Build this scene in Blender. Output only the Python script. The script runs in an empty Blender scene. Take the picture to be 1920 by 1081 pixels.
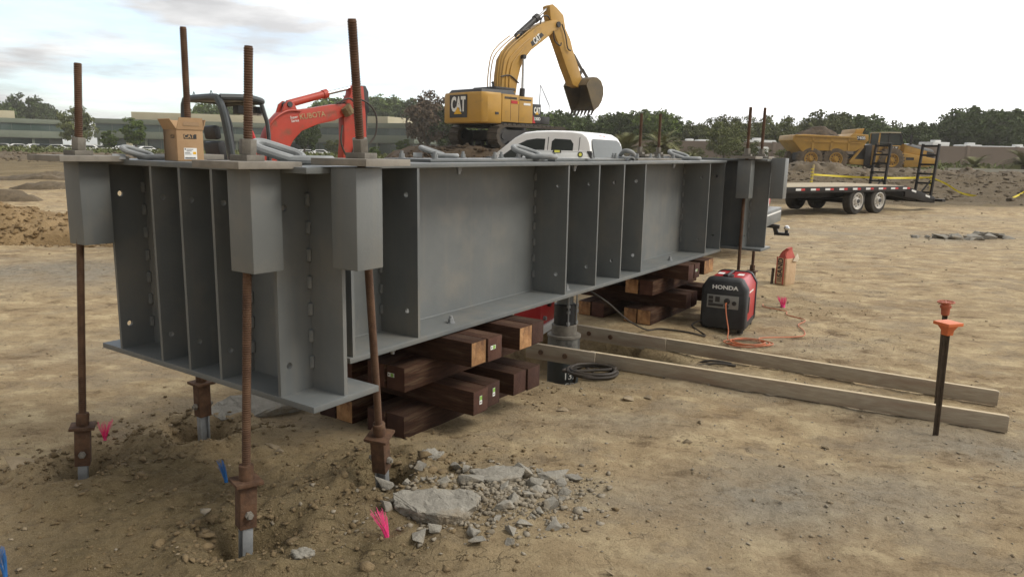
import bpy, bmesh, math, random
import numpy as np
from mathutils import Matrix, Vector, Euler

random.seed(7)
RNG = np.random.default_rng(11)
SC = bpy.context.scene
COL = SC.collection
PI = math.pi
R = math.radians

# ------------------------------------------------------------------ camera
EYE = Vector((0, 0, 1.7))
PITCH, ROLL = R(10.4), R(1.2)
cf = Vector((0, math.cos(PITCH), -math.sin(PITCH)))
cr0 = Vector((1, 0, 0)); cu0 = cr0.cross(cf)
cr = cr0 * math.cos(ROLL) + cu0 * math.sin(ROLL)
cu = cr.cross(cf)
cam_d = bpy.data.cameras.new('camera')
cam_d.sensor_width = 36; cam_d.lens = 26.0; cam_d.clip_start = 0.05; cam_d.clip_end = 3000
cam = bpy.data.objects.new('camera', cam_d); COL.objects.link(cam)
cam.matrix_world = Matrix(((cr.x, cu.x, -cf.x, EYE.x), (cr.y, cu.y, -cf.y, EYE.y), (cr.z, cu.z, -cf.z, EYE.z), (0, 0, 0, 1)))
SC.camera = cam

# ------------------------------------------------------------------ sky, sun, exposure
SUN_AZ, SUN_EL = R(108), R(48)          # azimuth from +Y towards +X
SUN_V = Vector((math.cos(SUN_EL) * math.sin(SUN_AZ), math.cos(SUN_EL) * math.cos(SUN_AZ), math.sin(SUN_EL)))
world = bpy.data.worlds.new('World'); SC.world = world; world.use_nodes = True
nt = world.node_tree; nt.nodes.clear()
def wn(t, **k):
    n = nt.nodes.new(t)
    for a, b in k.items(): setattr(n, a, b)
    return n
def mathn(tree, op, a, b=None, clamp=False):
    n = tree.nodes.new('ShaderNodeMath'); n.operation = op; n.use_clamp = clamp
    for i, v in enumerate((a, b)):
        if v is None: continue
        if isinstance(v, (int, float)): n.inputs[i].default_value = v
        else: tree.links.new(v, n.inputs[i])
    return n.outputs[0]
out = wn('ShaderNodeOutputWorld'); bg = wn('ShaderNodeBackground'); bg.inputs['Strength'].default_value = 0.1
sky = wn('ShaderNodeTexSky'); sky.sky_type = 'NISHITA'; sky.sun_disc = False
sky.sun_elevation = SUN_EL; sky.sun_rotation = SUN_AZ; sky.air_density = 1.0; sky.dust_density = 1.5; sky.ozone_density = 1.0
tc = wn('ShaderNodeTexCoord')
sx = wn('ShaderNodeSeparateXYZ'); nt.links.new(tc.outputs['Generated'], sx.inputs[0])
zz = mathn(nt, 'ADD', mathn(nt, 'MAXIMUM', sx.outputs[2], 0.0), 0.10)
px_ = mathn(nt, 'DIVIDE', sx.outputs[0], zz); py_ = mathn(nt, 'DIVIDE', sx.outputs[1], zz)
cb = wn('ShaderNodeCombineXYZ'); nt.links.new(px_, cb.inputs[0]); nt.links.new(py_, cb.inputs[1])
def wnoise(scale, detail, rough, off):
    mp = wn('ShaderNodeMapping'); mp.inputs['Location'].default_value = off
    nt.links.new(cb.outputs[0], mp.inputs[0])
    n = wn('ShaderNodeTexNoise'); n.inputs['Scale'].default_value = scale; n.inputs['Detail'].default_value = detail
    n.inputs['Roughness'].default_value = rough; nt.links.new(mp.outputs[0], n.inputs['Vector']); return n.outputs['Fac']
def wramp(src, stops):
    r = wn('ShaderNodeValToRGB'); e = r.color_ramp.elements
    while len(e) < len(stops): e.new(0.5)
    for i, (p, c) in enumerate(stops): e[i].position = p; e[i].color = (*c, 1) if len(c) == 3 else c
    nt.links.new(src, r.inputs[0]); return r.outputs[0]
n_big = wnoise(0.42, 5, 0.55, (3.1, 1.7, 0.0)); n_band = wnoise(0.7, 6, 0.6, (2.4, 1.3, 0.0))
# grey bellies and white tops of the cloud sheet
cl = wramp(n_band, [(0.40, (0.60, 0.60, 0.61)), (0.50, (0.80, 0.80, 0.80)), (0.60, (1.06, 1.055, 1.04))])
# cloud brightness shaped: peaks ahead right, off the sun, dimmer behind the camera
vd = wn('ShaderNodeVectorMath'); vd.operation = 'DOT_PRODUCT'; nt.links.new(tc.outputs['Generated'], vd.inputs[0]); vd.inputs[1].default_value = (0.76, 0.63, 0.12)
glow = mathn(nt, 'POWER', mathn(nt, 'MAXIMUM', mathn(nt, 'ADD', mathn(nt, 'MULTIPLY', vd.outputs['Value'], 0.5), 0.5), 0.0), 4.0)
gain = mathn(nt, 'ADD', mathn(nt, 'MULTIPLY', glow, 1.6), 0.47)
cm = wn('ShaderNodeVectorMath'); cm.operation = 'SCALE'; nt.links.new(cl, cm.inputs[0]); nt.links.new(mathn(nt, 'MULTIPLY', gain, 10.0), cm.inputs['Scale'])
# breaks in the sheet let pale blue through, away from the sun
vb = wn('ShaderNodeVectorMath'); vb.operation = 'DOT_PRODUCT'; nt.links.new(tc.outputs['Generated'], vb.inputs[0]); vb.inputs[1].default_value = (-0.55, 0.83, 0.10)
gap = mathn(nt, 'MULTIPLY', mathn(nt, 'SUBTRACT', vb.outputs['Value'], 0.82), 9.0, True)
ms = wn('ShaderNodeMapping'); ms.inputs['Scale'].default_value = (2.2, 2.2, 13.0); ms.inputs['Location'].default_value = (0.3, 0.0, 0.6); nt.links.new(tc.outputs['Generated'], ms.inputs[0])
n_st = wn('ShaderNodeTexNoise'); n_st.inputs['Scale'].default_value = 1.6; n_st.inputs['Detail'].default_value = 6; n_st.inputs['Roughness'].default_value = 0.55; nt.links.new(ms.outputs[0], n_st.inputs['Vector'])
gapn = wramp(n_st.outputs['Fac'], [(0.40, (0.0, 0.0, 0.0)), (0.56, (1, 1, 1))])
gapf = mathn(nt, 'MULTIPLY', mathn(nt, 'MULTIPLY', gap, gapn), 0.55)
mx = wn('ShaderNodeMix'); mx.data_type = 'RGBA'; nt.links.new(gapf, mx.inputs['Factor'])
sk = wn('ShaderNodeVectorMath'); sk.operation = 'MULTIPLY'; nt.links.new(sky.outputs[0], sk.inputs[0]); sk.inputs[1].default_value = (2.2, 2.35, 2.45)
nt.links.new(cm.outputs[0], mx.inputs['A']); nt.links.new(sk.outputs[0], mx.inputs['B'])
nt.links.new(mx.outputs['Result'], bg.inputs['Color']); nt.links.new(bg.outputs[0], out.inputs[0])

sun_d = bpy.data.lights.new('sun', 'SUN'); sun_d.energy = 1.5; sun_d.angle = R(20); sun_d.color = (1.0, 0.94, 0.84)
sun = bpy.data.objects.new('sun', sun_d); COL.objects.link(sun)
sun.rotation_euler = SUN_V.to_track_quat('Z', 'Y').to_euler(); sun.location = (20, 0, 30)

SC.view_settings.view_transform = 'Standard'; SC.view_settings.look = 'None'
SC.view_settings.exposure = 0.56; SC.view_settings.gamma = 1.0; SC.view_settings.use_curve_mapping = False
SC.render.engine = 'CYCLES'
SC.cycles.use_denoising = True
SC.cycles.max_bounces = 6; SC.cycles.diffuse_bounces = 3; SC.cycles.glossy_bounces = 3; SC.cycles.transparent_max_bounces = 6

# ------------------------------------------------------------------ materials
def mat(name, c1, c2=None, scale=4.0, rough=0.6, metal=0.0, bump=0.0, bscale=60.0, lo=0.35, hi=0.65, c3=None, s3=1.0, lo3=0.55, hi3=0.7, stretch=None, spec=0.4, bdist=0.01, rvar=0.0, detail=6, streak=None, samt=0.4, orand=0.0):
    m = bpy.data.materials.new(name); m.use_nodes = True; t = m.node_tree
    b = t.nodes['Principled BSDF']; b.inputs['Roughness'].default_value = rough; b.inputs['Metallic'].default_value = metal
    b.inputs['Specular IOR Level'].default_value = spec
    tcn = t.nodes.new('ShaderNodeTexCoord'); vec = tcn.outputs['Object']
    if stretch:
        mp = t.nodes.new('ShaderNodeMapping'); mp.inputs['Scale'].default_value = stretch; t.links.new(vec, mp.inputs[0]); vec = mp.outputs[0]
    def noise(sc, d=detail, r=0.6):
        n = t.nodes.new('ShaderNodeTexNoise'); n.inputs['Scale'].default_value = sc; n.inputs['Detail'].default_value = d
        n.inputs['Roughness'].default_value = r; t.links.new(vec, n.inputs['Vector']); return n.outputs['Fac']
    def ramp(src, a, b_):
        r = t.nodes.new('ShaderNodeMapRange'); r.inputs[1].default_value = a; r.inputs[2].default_value = b_; t.links.new(src, r.inputs[0]); return r.outputs[0]
    def mixc(f, A, B):
        x = t.nodes.new('ShaderNodeMix'); x.data_type = 'RGBA'; t.links.new(f, x.inputs['Factor'])
        for s, v in (('A', A), ('B', B)):
            if isinstance(v, tuple): x.inputs[s].default_value = (*v, 1)
            else: t.links.new(v, x.inputs[s])
        return x.outputs['Result']
    col = c1
    if c2: col = mixc(ramp(noise(scale), lo, hi), c1, c2)
    if c3: col = mixc(ramp(noise(s3), lo3, hi3), col, c3)
    if streak:
        sm = t.nodes.new('ShaderNodeMapping'); sm.inputs['Scale'].default_value = (16, 16, 0.9); t.links.new(tcn.outputs['Object'], sm.inputs[0])
        sn = t.nodes.new('ShaderNodeTexNoise'); sn.inputs['Scale'].default_value = 1.0; sn.inputs['Detail'].default_value = 7; t.links.new(sm.outputs[0], sn.inputs['Vector'])
        sf = t.nodes.new('ShaderNodeMath'); sf.operation = 'MULTIPLY'; sf.inputs[1].default_value = samt; t.links.new(ramp(sn.outputs['Fac'], 0.52, 0.74), sf.inputs[0]); col = mixc(sf.outputs[0], col, streak)
    if orand:
        oi = t.nodes.new('ShaderNodeObjectInfo'); hs = t.nodes.new('ShaderNodeHueSaturation'); mv = t.nodes.new('ShaderNodeMapRange'); mv.inputs[3].default_value = 1 - orand; mv.inputs[4].default_value = 1 + orand
        t.links.new(oi.outputs['Random'], mv.inputs[0]); t.links.new(mv.outputs[0], hs.inputs['Value']); t.links.new(col, hs.inputs['Color']); col = hs.outputs['Color']
    if isinstance(col, tuple): b.inputs['Base Color'].default_value = (*col, 1)
    else: t.links.new(col, b.inputs['Base Color'])
    if rvar:
        mr = t.nodes.new('ShaderNodeMapRange'); mr.inputs[3].default_value = rough - rvar; mr.inputs[4].default_value = rough + rvar
        t.links.new(noise(scale * 2.3), mr.inputs[0]); t.links.new(mr.outputs[0], b.inputs['Roughness'])
    if bump:
        bn = t.nodes.new('ShaderNodeBump'); bn.inputs['Strength'].default_value = bump; bn.inputs['Distance'].default_value = bdist
        t.links.new(noise(bscale, 8, 0.65), bn.inputs['Height']); t.links.new(bn.outputs[0], b.inputs['Normal'])
    return m

MT = {}
MT['paint'] = mat('grey_paint', (0.118, 0.127, 0.127), (0.152, 0.161, 0.158), 1.9, 0.5, 0, 0.12, 90, c3=(0.205, 0.192, 0.164), s3=2.6, lo3=0.50, hi3=0.82, streak=(0.225, 0.205, 0.17), samt=0.25, rvar=0.08)
MT['nut'] = mat('weathered_nut_steel', (0.135, 0.122, 0.102), (0.20, 0.182, 0.152), 18, 0.7, 0.2, 0.2, 90)
MT['plate'] = mat('dusty_plate', (0.165, 0.150, 0.126), (0.255, 0.232, 0.196), 7, 0.75, 0, 0.15, 80)
MT['galv'] = mat('galvanised_steel', (0.24, 0.25, 0.255), (0.33, 0.34, 0.345), 20, 0.5, 0.4, 0.05, 90)
MT['rust'] = mat('rusted_steel', (0.060, 0.032, 0.019), (0.125, 0.066, 0.036), 22, 0.85, 0.1, 0.35, 120, c3=(0.16, 0.10, 0.062), s3=9)
MT['rod'] = mat('rusted_bar', (0.070, 0.036, 0.021), (0.125, 0.070, 0.040), 14, 0.8, 0.15, 0.2, 160)
MT['link'] = mat('grey_link_paint', (0.20, 0.21, 0.21), (0.26, 0.27, 0.27), 15, 0.55, 0, 0.1, 90)
MT['wood'] = mat('creosote_timber', (0.031, 0.0135, 0.0075), (0.066, 0.030, 0.0165), 8, 0.8, 0, 0.7, 26, c3=(0.105, 0.066, 0.040), s3=3, stretch=(1, 9, 9), spec=0.25, orand=0.35)
MT['woodend'] = mat('fresh_cut_timber_end', (0.30, 0.150, 0.060), (0.44, 0.25, 0.115), 14, 0.85, 0, 0.8, 60, c3=(0.13, 0.062, 0.030), s3=9, lo3=0.48, hi3=0.72, orand=0.25)
MT['woodendd'] = mat('dark_timber_end', (0.052, 0.021, 0.014), (0.078, 0.034, 0.021), 16, 0.85, 0, 0.4, 60, orand=0.35)
MT['white'] = mat('white_paint', (0.78, 0.78, 0.76), (0.70, 0.70, 0.68), 3, 0.35)
MT['tagwhite'] = mat('tag_white', (0.75, 0.75, 0.72))
MT['taggreen'] = mat('tag_green', (0.22, 0.42, 0.08))
MT['black'] = mat('black_plastic', (0.018, 0.019, 0.020), (0.028, 0.029, 0.030), 9, 0.5, 0, 0.1, 120)
MT['rubber'] = mat('tyre_rubber', (0.030, 0.028, 0.025), (0.058, 0.050, 0.040), 5, 0.85, 0, 0.2, 60)
MT['mudtyre'] = mat('muddy_tyre', (0.10, 0.075, 0.05), (0.16, 0.12, 0.08), 2.2, 0.95, 0, 0.4, 14, c3=(0.05, 0.045, 0.04), s3=4)
MT['red'] = mat('red_paint', (0.42, 0.022, 0.028), (0.36, 0.020, 0.024), 4, 0.35)
MT['kred'] = mat('orange_red_paint', (0.44, 0.052, 0.028), (0.36, 0.044, 0.026), 2.5, 0.45, 0, 0.08, 40, c3=(0.20, 0.075, 0.042), s3=6, lo3=0.54, hi3=0.75)
MT['darkgrey'] = mat('charcoal_paint', (0.040, 0.047, 0.050), (0.055, 0.062, 0.064), 4, 0.45)
MT['yellow'] = mat('machine_yellow', (0.46, 0.262, 0.048), (0.39, 0.225, 0.046), 1.2, 0.45, 0, 0.05, 30, c3=(0.25, 0.16, 0.06), s3=2.4, lo3=0.58, hi3=0.8)
MT['ylogo'] = mat('logo_yellow', (0.72, 0.40, 0.02))
MT['mblack'] = mat('machine_black', (0.022, 0.021, 0.022), (0.04, 0.037, 0.034), 2, 0.5)
MT['track'] = mat('track_steel', (0.055, 0.046, 0.038), (0.10, 0.082, 0.062), 3, 0.8, 0.2, 0.3, 12)
MT['chrome'] = mat('chrome_rod', (0.55, 0.55, 0.54), None, rough=0.22, metal=1.0)
MT['glass'] = mat('dark_glass', (0.020, 0.026, 0.026), None, rough=0.08, spec=0.7)
MT['carglass'] = mat('truck_glass', (0.030, 0.036, 0.034), (0.045, 0.052, 0.048), 2, rough=0.35, spec=0.15)
MT['rearglass'] = mat('rear_glass', (0.042, 0.050, 0.046), (0.060, 0.068, 0.062), 2, rough=0.3, spec=0.18)
MT['cardboard'] = mat('cardboard', (0.34, 0.215, 0.115), (0.40, 0.26, 0.14), 9, 0.85, 0, 0.12, 50)
MT['cardin'] = mat('cardboard_inside', (0.28, 0.19, 0.11), (0.33, 0.22, 0.13), 9, 0.9)
MT['rubble'] = mat('rubble_chips', (0.19, 0.158, 0.112), (0.29, 0.255, 0.198), 6, 0.95, 0, 0.6, 50)
MT['bucket'] = mat('worn_bucket', (0.155, 0.112, 0.055), (0.105, 0.085, 0.055), 1.5, 0.7, 0, 0.2, 20, c3=(0.10, 0.08, 0.05), s3=2.5)
MT['concrete'] = mat('broken_concrete', (0.215, 0.198, 0.165), (0.315, 0.295, 0.25), 9, 0.9, 0, 0.9, 32, c3=(0.24, 0.185, 0.115), s3=5, lo3=0.52, hi3=0.7, bdist=0.02)
MT['stone'] = mat('loose_stone', (0.20, 0.155, 0.095), (0.30, 0.24, 0.16), 9, 0.95, 0, 0.6, 50)
MT['clod'] = mat('soil_clod', (0.155, 0.110, 0.056), (0.235, 0.172, 0.094), 7, 0.95, 0, 0.9, 45, bdist=0.02)
MT['board'] = mat('weathered_board', (0.30, 0.250, 0.182), (0.39, 0.335, 0.252), 9, 0.85, 0, 0.35, 30, stretch=(1, 8, 8), c3=(0.265, 0.190, 0.132), s3=2.2, lo3=0.46, hi3=0.70)
MT['boardtop'] = mat('pale_board_edge', (0.60, 0.50, 0.34), (0.48, 0.39, 0.26), 9, 0.85)
MT['hose'] = mat('black_hose', (0.030, 0.024, 0.019), (0.062, 0.050, 0.038), 8, 0.6)
MT['cord'] = mat('orange_cord', (0.52, 0.155, 0.062), (0.42, 0.14, 0.07), 9, 0.55)
MT['tancord'] = mat('dusty_cord', (0.40, 0.27, 0.16), None, rough=0.6)
MT['ocap'] = mat('orange_cap', (0.66, 0.165, 0.05), (0.58, 0.15, 0.055), 30, 0.55)
MT['ocapd'] = mat('dull_orange_cap', (0.44, 0.115, 0.05), (0.36, 0.10, 0.05), 30, 0.6)
MT['stake'] = mat('dark_stake_steel', (0.070, 0.052, 0.036), (0.105, 0.078, 0.054), 20, 0.8, 0.1)
MT['pink'] = mat('pink_bristle', (0.85, 0.055, 0.235), (0.75, 0.06, 0.23), 40, 0.6)
MT['blue'] = mat('blue_bristle', (0.025, 0.13, 0.36), (0.03, 0.16, 0.42), 40, 0.6)
MT['alu'] = mat('brushed_aluminium', (0.62, 0.63, 0.62), (0.70, 0.71, 0.70), 12, 0.4, 0.3)
MT['vial'] = mat('yellow_vial', (0.62, 0.60, 0.10), None, rough=0.2)
MT['bag'] = mat('paper_bag', (0.46, 0.32, 0.19), (0.52, 0.37, 0.23), 8, 0.85, 0, 0.5, 16, bdist=0.02)
MT['bagred'] = mat('bag_red_print', (0.40, 0.075, 0.05), (0.34, 0.065, 0.045), 8, 0.8, 0, 0.4, 16)
MT['bagplastic'] = mat('clear_plastic_film', (0.60, 0.52, 0.40), None, rough=0.3)
MT['deck'] = mat('trailer_deck_plank', (0.34, 0.28, 0.19), (0.44, 0.37, 0.26), 6, 0.85, 0, 0.2, 30, stretch=(0.6, 6, 6))
MT['tblack'] = mat('trailer_black_paint', (0.012, 0.011, 0.010), (0.024, 0.020, 0.018), 3, 0.55, spec=0.2)
MT['rim'] = mat('white_wheel_rim', (0.60, 0.58, 0.54), (0.48, 0.45, 0.40), 7, 0.5)
MT['reflred'] = mat('red_reflector', (0.45, 0.03, 0.03)); MT['reflwhite'] = mat('white_reflector', (0.68, 0.68, 0.66))
MT['tape'] = mat('yellow_tape', (0.75, 0.60, 0.03), None, rough=0.5)
MT['stakewood'] = mat('wooden_stake', (0.46, 0.36, 0.18), None, rough=0.8)
MT['leafA'] = mat('leaf_dark_green', (0.040, 0.064, 0.016), (0.085, 0.115, 0.030), 1.1, 0.75, spec=0.2, orand=0.25)
MT['leafB'] = mat('leaf_olive', (0.080, 0.096, 0.030), (0.140, 0.152, 0.052), 1.0, 0.75, spec=0.2, orand=0.25)
MT['leafC'] = mat('leaf_bright_green', (0.070, 0.112, 0.020), (0.125, 0.168, 0.036), 1.3, 0.75, spec=0.2, orand=0.25)
MT['leafD'] = mat('leaf_brown_plum', (0.085, 0.058, 0.040), (0.135, 0.098, 0.062), 1.2, 0.8, spec=0.2)
MT['leafP'] = mat('palm_frond', (0.125, 0.130, 0.050), (0.20, 0.195, 0.085), 2, 0.7, spec=0.2)
MT['bark'] = mat('bark', (0.075, 0.058, 0.042), (0.12, 0.095, 0.07), 6, 0.9, 0, 0.5, 20)
MT['band'] = mat('green_grey_cladding', (0.125, 0.145, 0.108), (0.155, 0.172, 0.130), 0.15, 0.6)
MT['cream'] = mat('cream_stucco', (0.42, 0.37, 0.25), (0.46, 0.41, 0.29), 0.3, 0.8)
MT['bglass'] = mat('office_glass', (0.035, 0.058, 0.050), (0.070, 0.105, 0.090), 0.12, 0.12, spec=0.6)
MT['mull'] = mat('mullion', (0.10, 0.11, 0.10))
MT['soundwall'] = mat('brown_block_wall', (0.19, 0.145, 0.115), (0.225, 0.175, 0.14), 0.25, 0.9, 0, 0.2, 3)
MT['rvwhite'] = mat('vehicle_white', (0.72, 0.72, 0.70), (0.64, 0.64, 0.62), 0.6, 0.5)
MT['carsilver'] = mat('car_silver', (0.36, 0.37, 0.38), None, rough=0.35, metal=0.3)
MT['cardark'] = mat('car_dark', (0.035, 0.045, 0.06), None, rough=0.3)
MT['darksoil'] = mat('dark_soil', (0.052, 0.037, 0.024), (0.095, 0.066, 0.040), 1.5, 0.95, 0, 0.9, 5, bdist=0.08)
MT['heap'] = mat('brown_soil_heap', (0.100, 0.076, 0.049), (0.165, 0.128, 0.083), 0.9, 0.95, 0, 0.9, 5, bdist=0.06, c3=(0.09, 0.068, 0.044), s3=2.5)
MT['berm'] = mat('tan_soil_heap', (0.19, 0.125, 0.058), (0.29, 0.20, 0.10), 1.3, 0.95, 0, 0.9, 9, bdist=0.05)
MT['kerb'] = mat('pale_kerb', (0.36, 0.34, 0.28), (0.42, 0.40, 0.34), 0.6, 0.9)

# ------------------------------------------------------------------ mesh builder
class MB:
    def __init__(s, M=None): s.v = []; s.f = []; s.mi = []; s.M = M or Matrix(); s.cur = 0
    def at(s, M): s.M = M; return s
    def pts(s, P):
        b = len(s.v); s.v += [tuple(s.M @ Vector(p)) for p in P]; return b
    def face(s, *i): s.f.append(tuple(i)); s.mi.append(s.cur)
    def hexa(s, P):   # bottom 4 (ccw from above), top 4
        b = s.pts(P)
        for q in ((3, 2, 1, 0), (4, 5, 6, 7), (0, 1, 5, 4), (1, 2, 6, 5), (2, 3, 7, 6), (3, 0, 4, 7)): s.face(*[b + k for k in q])
        return s
    def bx(s, x0, x1, y0, y1, z0, z1):
        return s.hexa([(x0, y0, z0), (x1, y0, z0), (x1, y1, z0), (x0, y1, z0), (x0, y0, z1), (x1, y0, z1), (x1, y1, z1), (x0, y1, z1)])
    def bar(s, p, q, w, h, up=(0, 0, 1)):   # rectangular bar between two points
        p, q = Vector(p), Vector(q); d = (q - p).normalized(); u = Vector(up)
        if abs(d.dot(u)) > 0.98: u = Vector((0, 1, 0))
        a = d.cross(u).normalized() * (w / 2); b = a.cross(d).normalized() * (h / 2)
        return s.hexa([p - a - b, q - a - b, q + a - b, p + a - b, p - a + b, q - a + b, q + a + b, p + a + b])
    def cyl(s, p, q, r0, r1=None, n=16, caps=True):
        p, q = Vector(p), Vector(q); r1 = r0 if r1 is None else r1; d = (q - p).normalized()
        u = Vector((0, 0, 1)) if abs(d.z) < 0.95 else Vector((1, 0, 0)); a = d.cross(u).normalized(); b = d.cross(a)
        i = s.pts([p + (a * math.cos(t) + b * math.sin(t)) * r0 for t in [2 * PI * k / n for k in range(n)]])
        j = s.pts([q + (a * math.cos(t) + b * math.sin(t)) * r1 for t in [2 * PI * k / n for k in range(n)]])
        for k in range(n): s.face(i + k, i + (k + 1) % n, j + (k + 1) % n, j + k)
        if caps: s.face(*[i + k for k in range(n - 1, -1, -1)]); s.face(*[j + k for k in range(n)])
        return s
    def tube(s, P, r, n=8, closed=False, flat=None):
        P = [Vector(p) for p in P]; m = len(P); rings = []; a = None
        for k in range(m):
            if closed: d = P[(k + 1) % m] - P[k - 1]
            else: d = P[min(k + 1, m - 1)] - P[max(k - 1, 0)]
            d.normalize()
            if a is None: a = d.cross(Vector((0, 0, 1)) if abs(d.z) < 0.9 else Vector((1, 0, 0))).normalized()
            else: a = (a - d * a.dot(d)).normalized()
            b = d.cross(a); rr = r[k] if isinstance(r, (list, tuple)) else r
            rings.append(s.pts([P[k] + (a * math.cos(2 * PI * t / n) + b * math.sin(2 * PI * t / n)) * rr for t in range(n)]))
        for k in range(m if closed else m - 1):
            i, j = rings[k], rings[(k + 1) % m]
            for t in range(n): s.face(i + t, i + (t + 1) % n, j + (t + 1) % n, j + t)
        if not closed: s.face(*[rings[0] + t for t in range(n - 1, -1, -1)]); s.face(*[rings[-1] + t for t in range(n)])
        return s
    def prism(s, poly, axis, a, b, inset=0):
        n = len(poly)
        def P(u, v, w): return {'y': (u, w, v), 'x': (w, u, v), 'z': (u, v, w)}[axis]
        i = s.pts([P(u, v, a) for u, v in poly]); j = s.pts([P(u, v, b) for u, v in poly])
        for k in range(n): s.face(i + k, i + (k + 1) % n, j + (k + 1) % n, j + k)
        s.face(*[i + k for k in range(n - 1, -1, -1)]); s.face(*[j + k for k in range(n)])
        return s
    def lathe(s, prof, n=20, c=(0, 0, 0)):
        c = Vector(c); rings = []
        for r, z in prof: rings.append(s.pts([c + Vector((r * math.cos(2 * PI * k / n), r * math.sin(2 * PI * k / n), z)) for k in range(n)]))
        for i, j in zip(rings, rings[1:]):
            for k in range(n): s.face(i + k, i + (k + 1) % n, j + (k + 1) % n, j + k)
        s.face(*[rings[0] + k for k in range(n - 1, -1, -1)]); s.face(*[rings[-1] + k for k in range(n)])
        return s
    def build(s, name, m, parent=None, bevel=0, sharp=35, seg=2, loc=None):
        me = bpy.data.meshes.new(name); me.from_pydata(s.v, [], s.f)
        ms = m if isinstance(m, (list, tuple)) else [m]
        for k in ms: me.materials.append(MT[k] if isinstance(k, str) else k)
        if any(s.mi): me.polygons.foreach_set('material_index', s.mi)
        bm = bmesh.new(); bm.from_mesh(me); bmesh.ops.recalc_face_normals(bm, faces=bm.faces)
        if bevel:
            bmesh.ops.remove_doubles(bm, verts=bm.verts, dist=1e-5)
            ed = [e for e in bm.edges if len(e.link_faces) == 2 and e.calc_face_angle(0) > R(38)]
            bmesh.ops.bevel(bm, geom=ed, offset=bevel, segments=seg, affect='EDGES', profile=0.6, clamp_overlap=True)
        bm.to_mesh(me); bm.free()
        me.polygons.foreach_set('use_smooth', [True] * len(me.polygons)); me.set_sharp_from_angle(angle=R(sharp))
        o = bpy.data.objects.new(name, me); COL.objects.link(o)
        if parent: o.parent = parent
        if loc: o.location = loc
        return o

def tag(o, label, cat, group=None, kind=None):
    if label: o['label'] = label
    if cat: o['category'] = cat
    if group: o['group'] = group
    if kind: o['kind'] = kind
    return o
def thing(name, label, cat, loc=(0, 0, 0), rotz=0, group=None, tilt=0):
    o = bpy.data.objects.new(name, None); COL.objects.link(o); o.empty_display_size = 0.2
    o.location = loc; o.rotation_euler = (0, tilt, rotz); return tag(o, label, cat, group)
def copy_tree(o, parent=None):
    c = o.copy(); COL.objects.link(c); c.parent = parent
    for ch in list(o.children): copy_tree(ch, c)
    return c
def share(o, parent, loc=None, rot=None, scale=None):
    c = o.copy(); COL.objects.link(c); c.parent = parent
    if loc is not None: c.location = loc
    if rot is not None: c.rotation_euler = rot
    if scale is not None: c.scale = scale
    return c
def structure(o): o['kind'] = 'structure'; return o
_txt = {}
def text(s, size, m, parent, loc, rot, name='lettering', sx=1.0, ext=0.002, bold=0.0, shear=0.0, align='CENTER'):
    key = (s, size, ext, bold, shear, align)
    if key not in _txt:
        cu_ = bpy.data.curves.new('t', 'FONT'); cu_.body = s; cu_.size = size; cu_.extrude = ext; cu_.offset = bold; cu_.shear = shear
        cu_.align_x = align; cu_.align_y = 'CENTER'; cu_.resolution_u = 3
        t = bpy.data.objects.new('t', cu_); COL.objects.link(t); bpy.context.view_layer.update()
        me = bpy.data.meshes.new_from_object(t.evaluated_get(bpy.context.evaluated_depsgraph_get()))
        bpy.data.objects.remove(t); _txt[key] = me
    me = _txt[key].copy(); me.materials.clear(); me.materials.append(MT[m])
    o = bpy.data.objects.new(name, me); COL.objects.link(o); o.parent = parent; o.location = loc; o.rotation_euler = rot; o.scale = (sx, 1, 1)
    return o
def pyloft(mb, rings):
    """skin a list of equal-length rings"""
    idx = [mb.pts(r) for r in rings]; n = len(rings[0])
    for i, j in zip(idx, idx[1:]):
        for k in range(n): mb.face(i + k, i + (k + 1) % n, j + (k + 1) % n, j + k)
    mb.face(*[idx[0] + k for k in range(n - 1, -1, -1)]); mb.face(*[idx[-1] + k for k in range(n)])
    return mb

# the girder's own frame: g along it away from the viewer, m to its left
TH = R(55.74); CT, ST = math.cos(TH), math.sin(TH)
def GW(g, m, z=0.0): return (g * CT - m * ST, g * ST + m * CT, z)
def GI(x, y): return (x * CT + y * ST, -x * ST + y * CT)
# ------------------------------------------------------------------ ground
_tab = np.random.default_rng(5).random((256, 256))
def vnoise(x, y):
    xi = np.floor(x).astype(int); yi = np.floor(y).astype(int); fx = x - xi; fy = y - yi
    fx = fx * fx * (3 - 2 * fx); fy = fy * fy * (3 - 2 * fy)
    a = _tab[xi % 256, yi % 256]; b = _tab[(xi + 1) % 256, yi % 256]; c = _tab[xi % 256, (yi + 1) % 256]; d = _tab[(xi + 1) % 256, (yi + 1) % 256]
    return (a * (1 - fx) + b * fx) * (1 - fy) + (c * (1 - fx) + d * fx) * fy
def fbm(x, y, o=4, g=0.5):
    s = 0; a = 1; t = 0
    for k in range(o):
        s = s + a * (vnoise(x * 2 ** k + 17.3 * k, y * 2 ** k + 9.1 * k) - 0.5); t += a; a *= g
    return s / t * 2
def sstep(a, b, x):
    t = np.clip((x - a) / (b - a), 0, 1); return t * t * (3 - 2 * t)
def blob(x, y, cx, cy, rx, ry=None, ang=0):
    ry = ry or rx; c, s = math.cos(ang), math.sin(ang); u = (x - cx) * c + (y - cy) * s; v = -(x - cx) * s + (y - cy) * c
    return np.exp(-((u / rx) ** 2 + (v / ry) ** 2))
FEET = {'a': (1.745, 3.89), 'b': (1.80, 2.60), 'c': (2.56, 2.516), 'd': (2.45, 3.89)}
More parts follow.
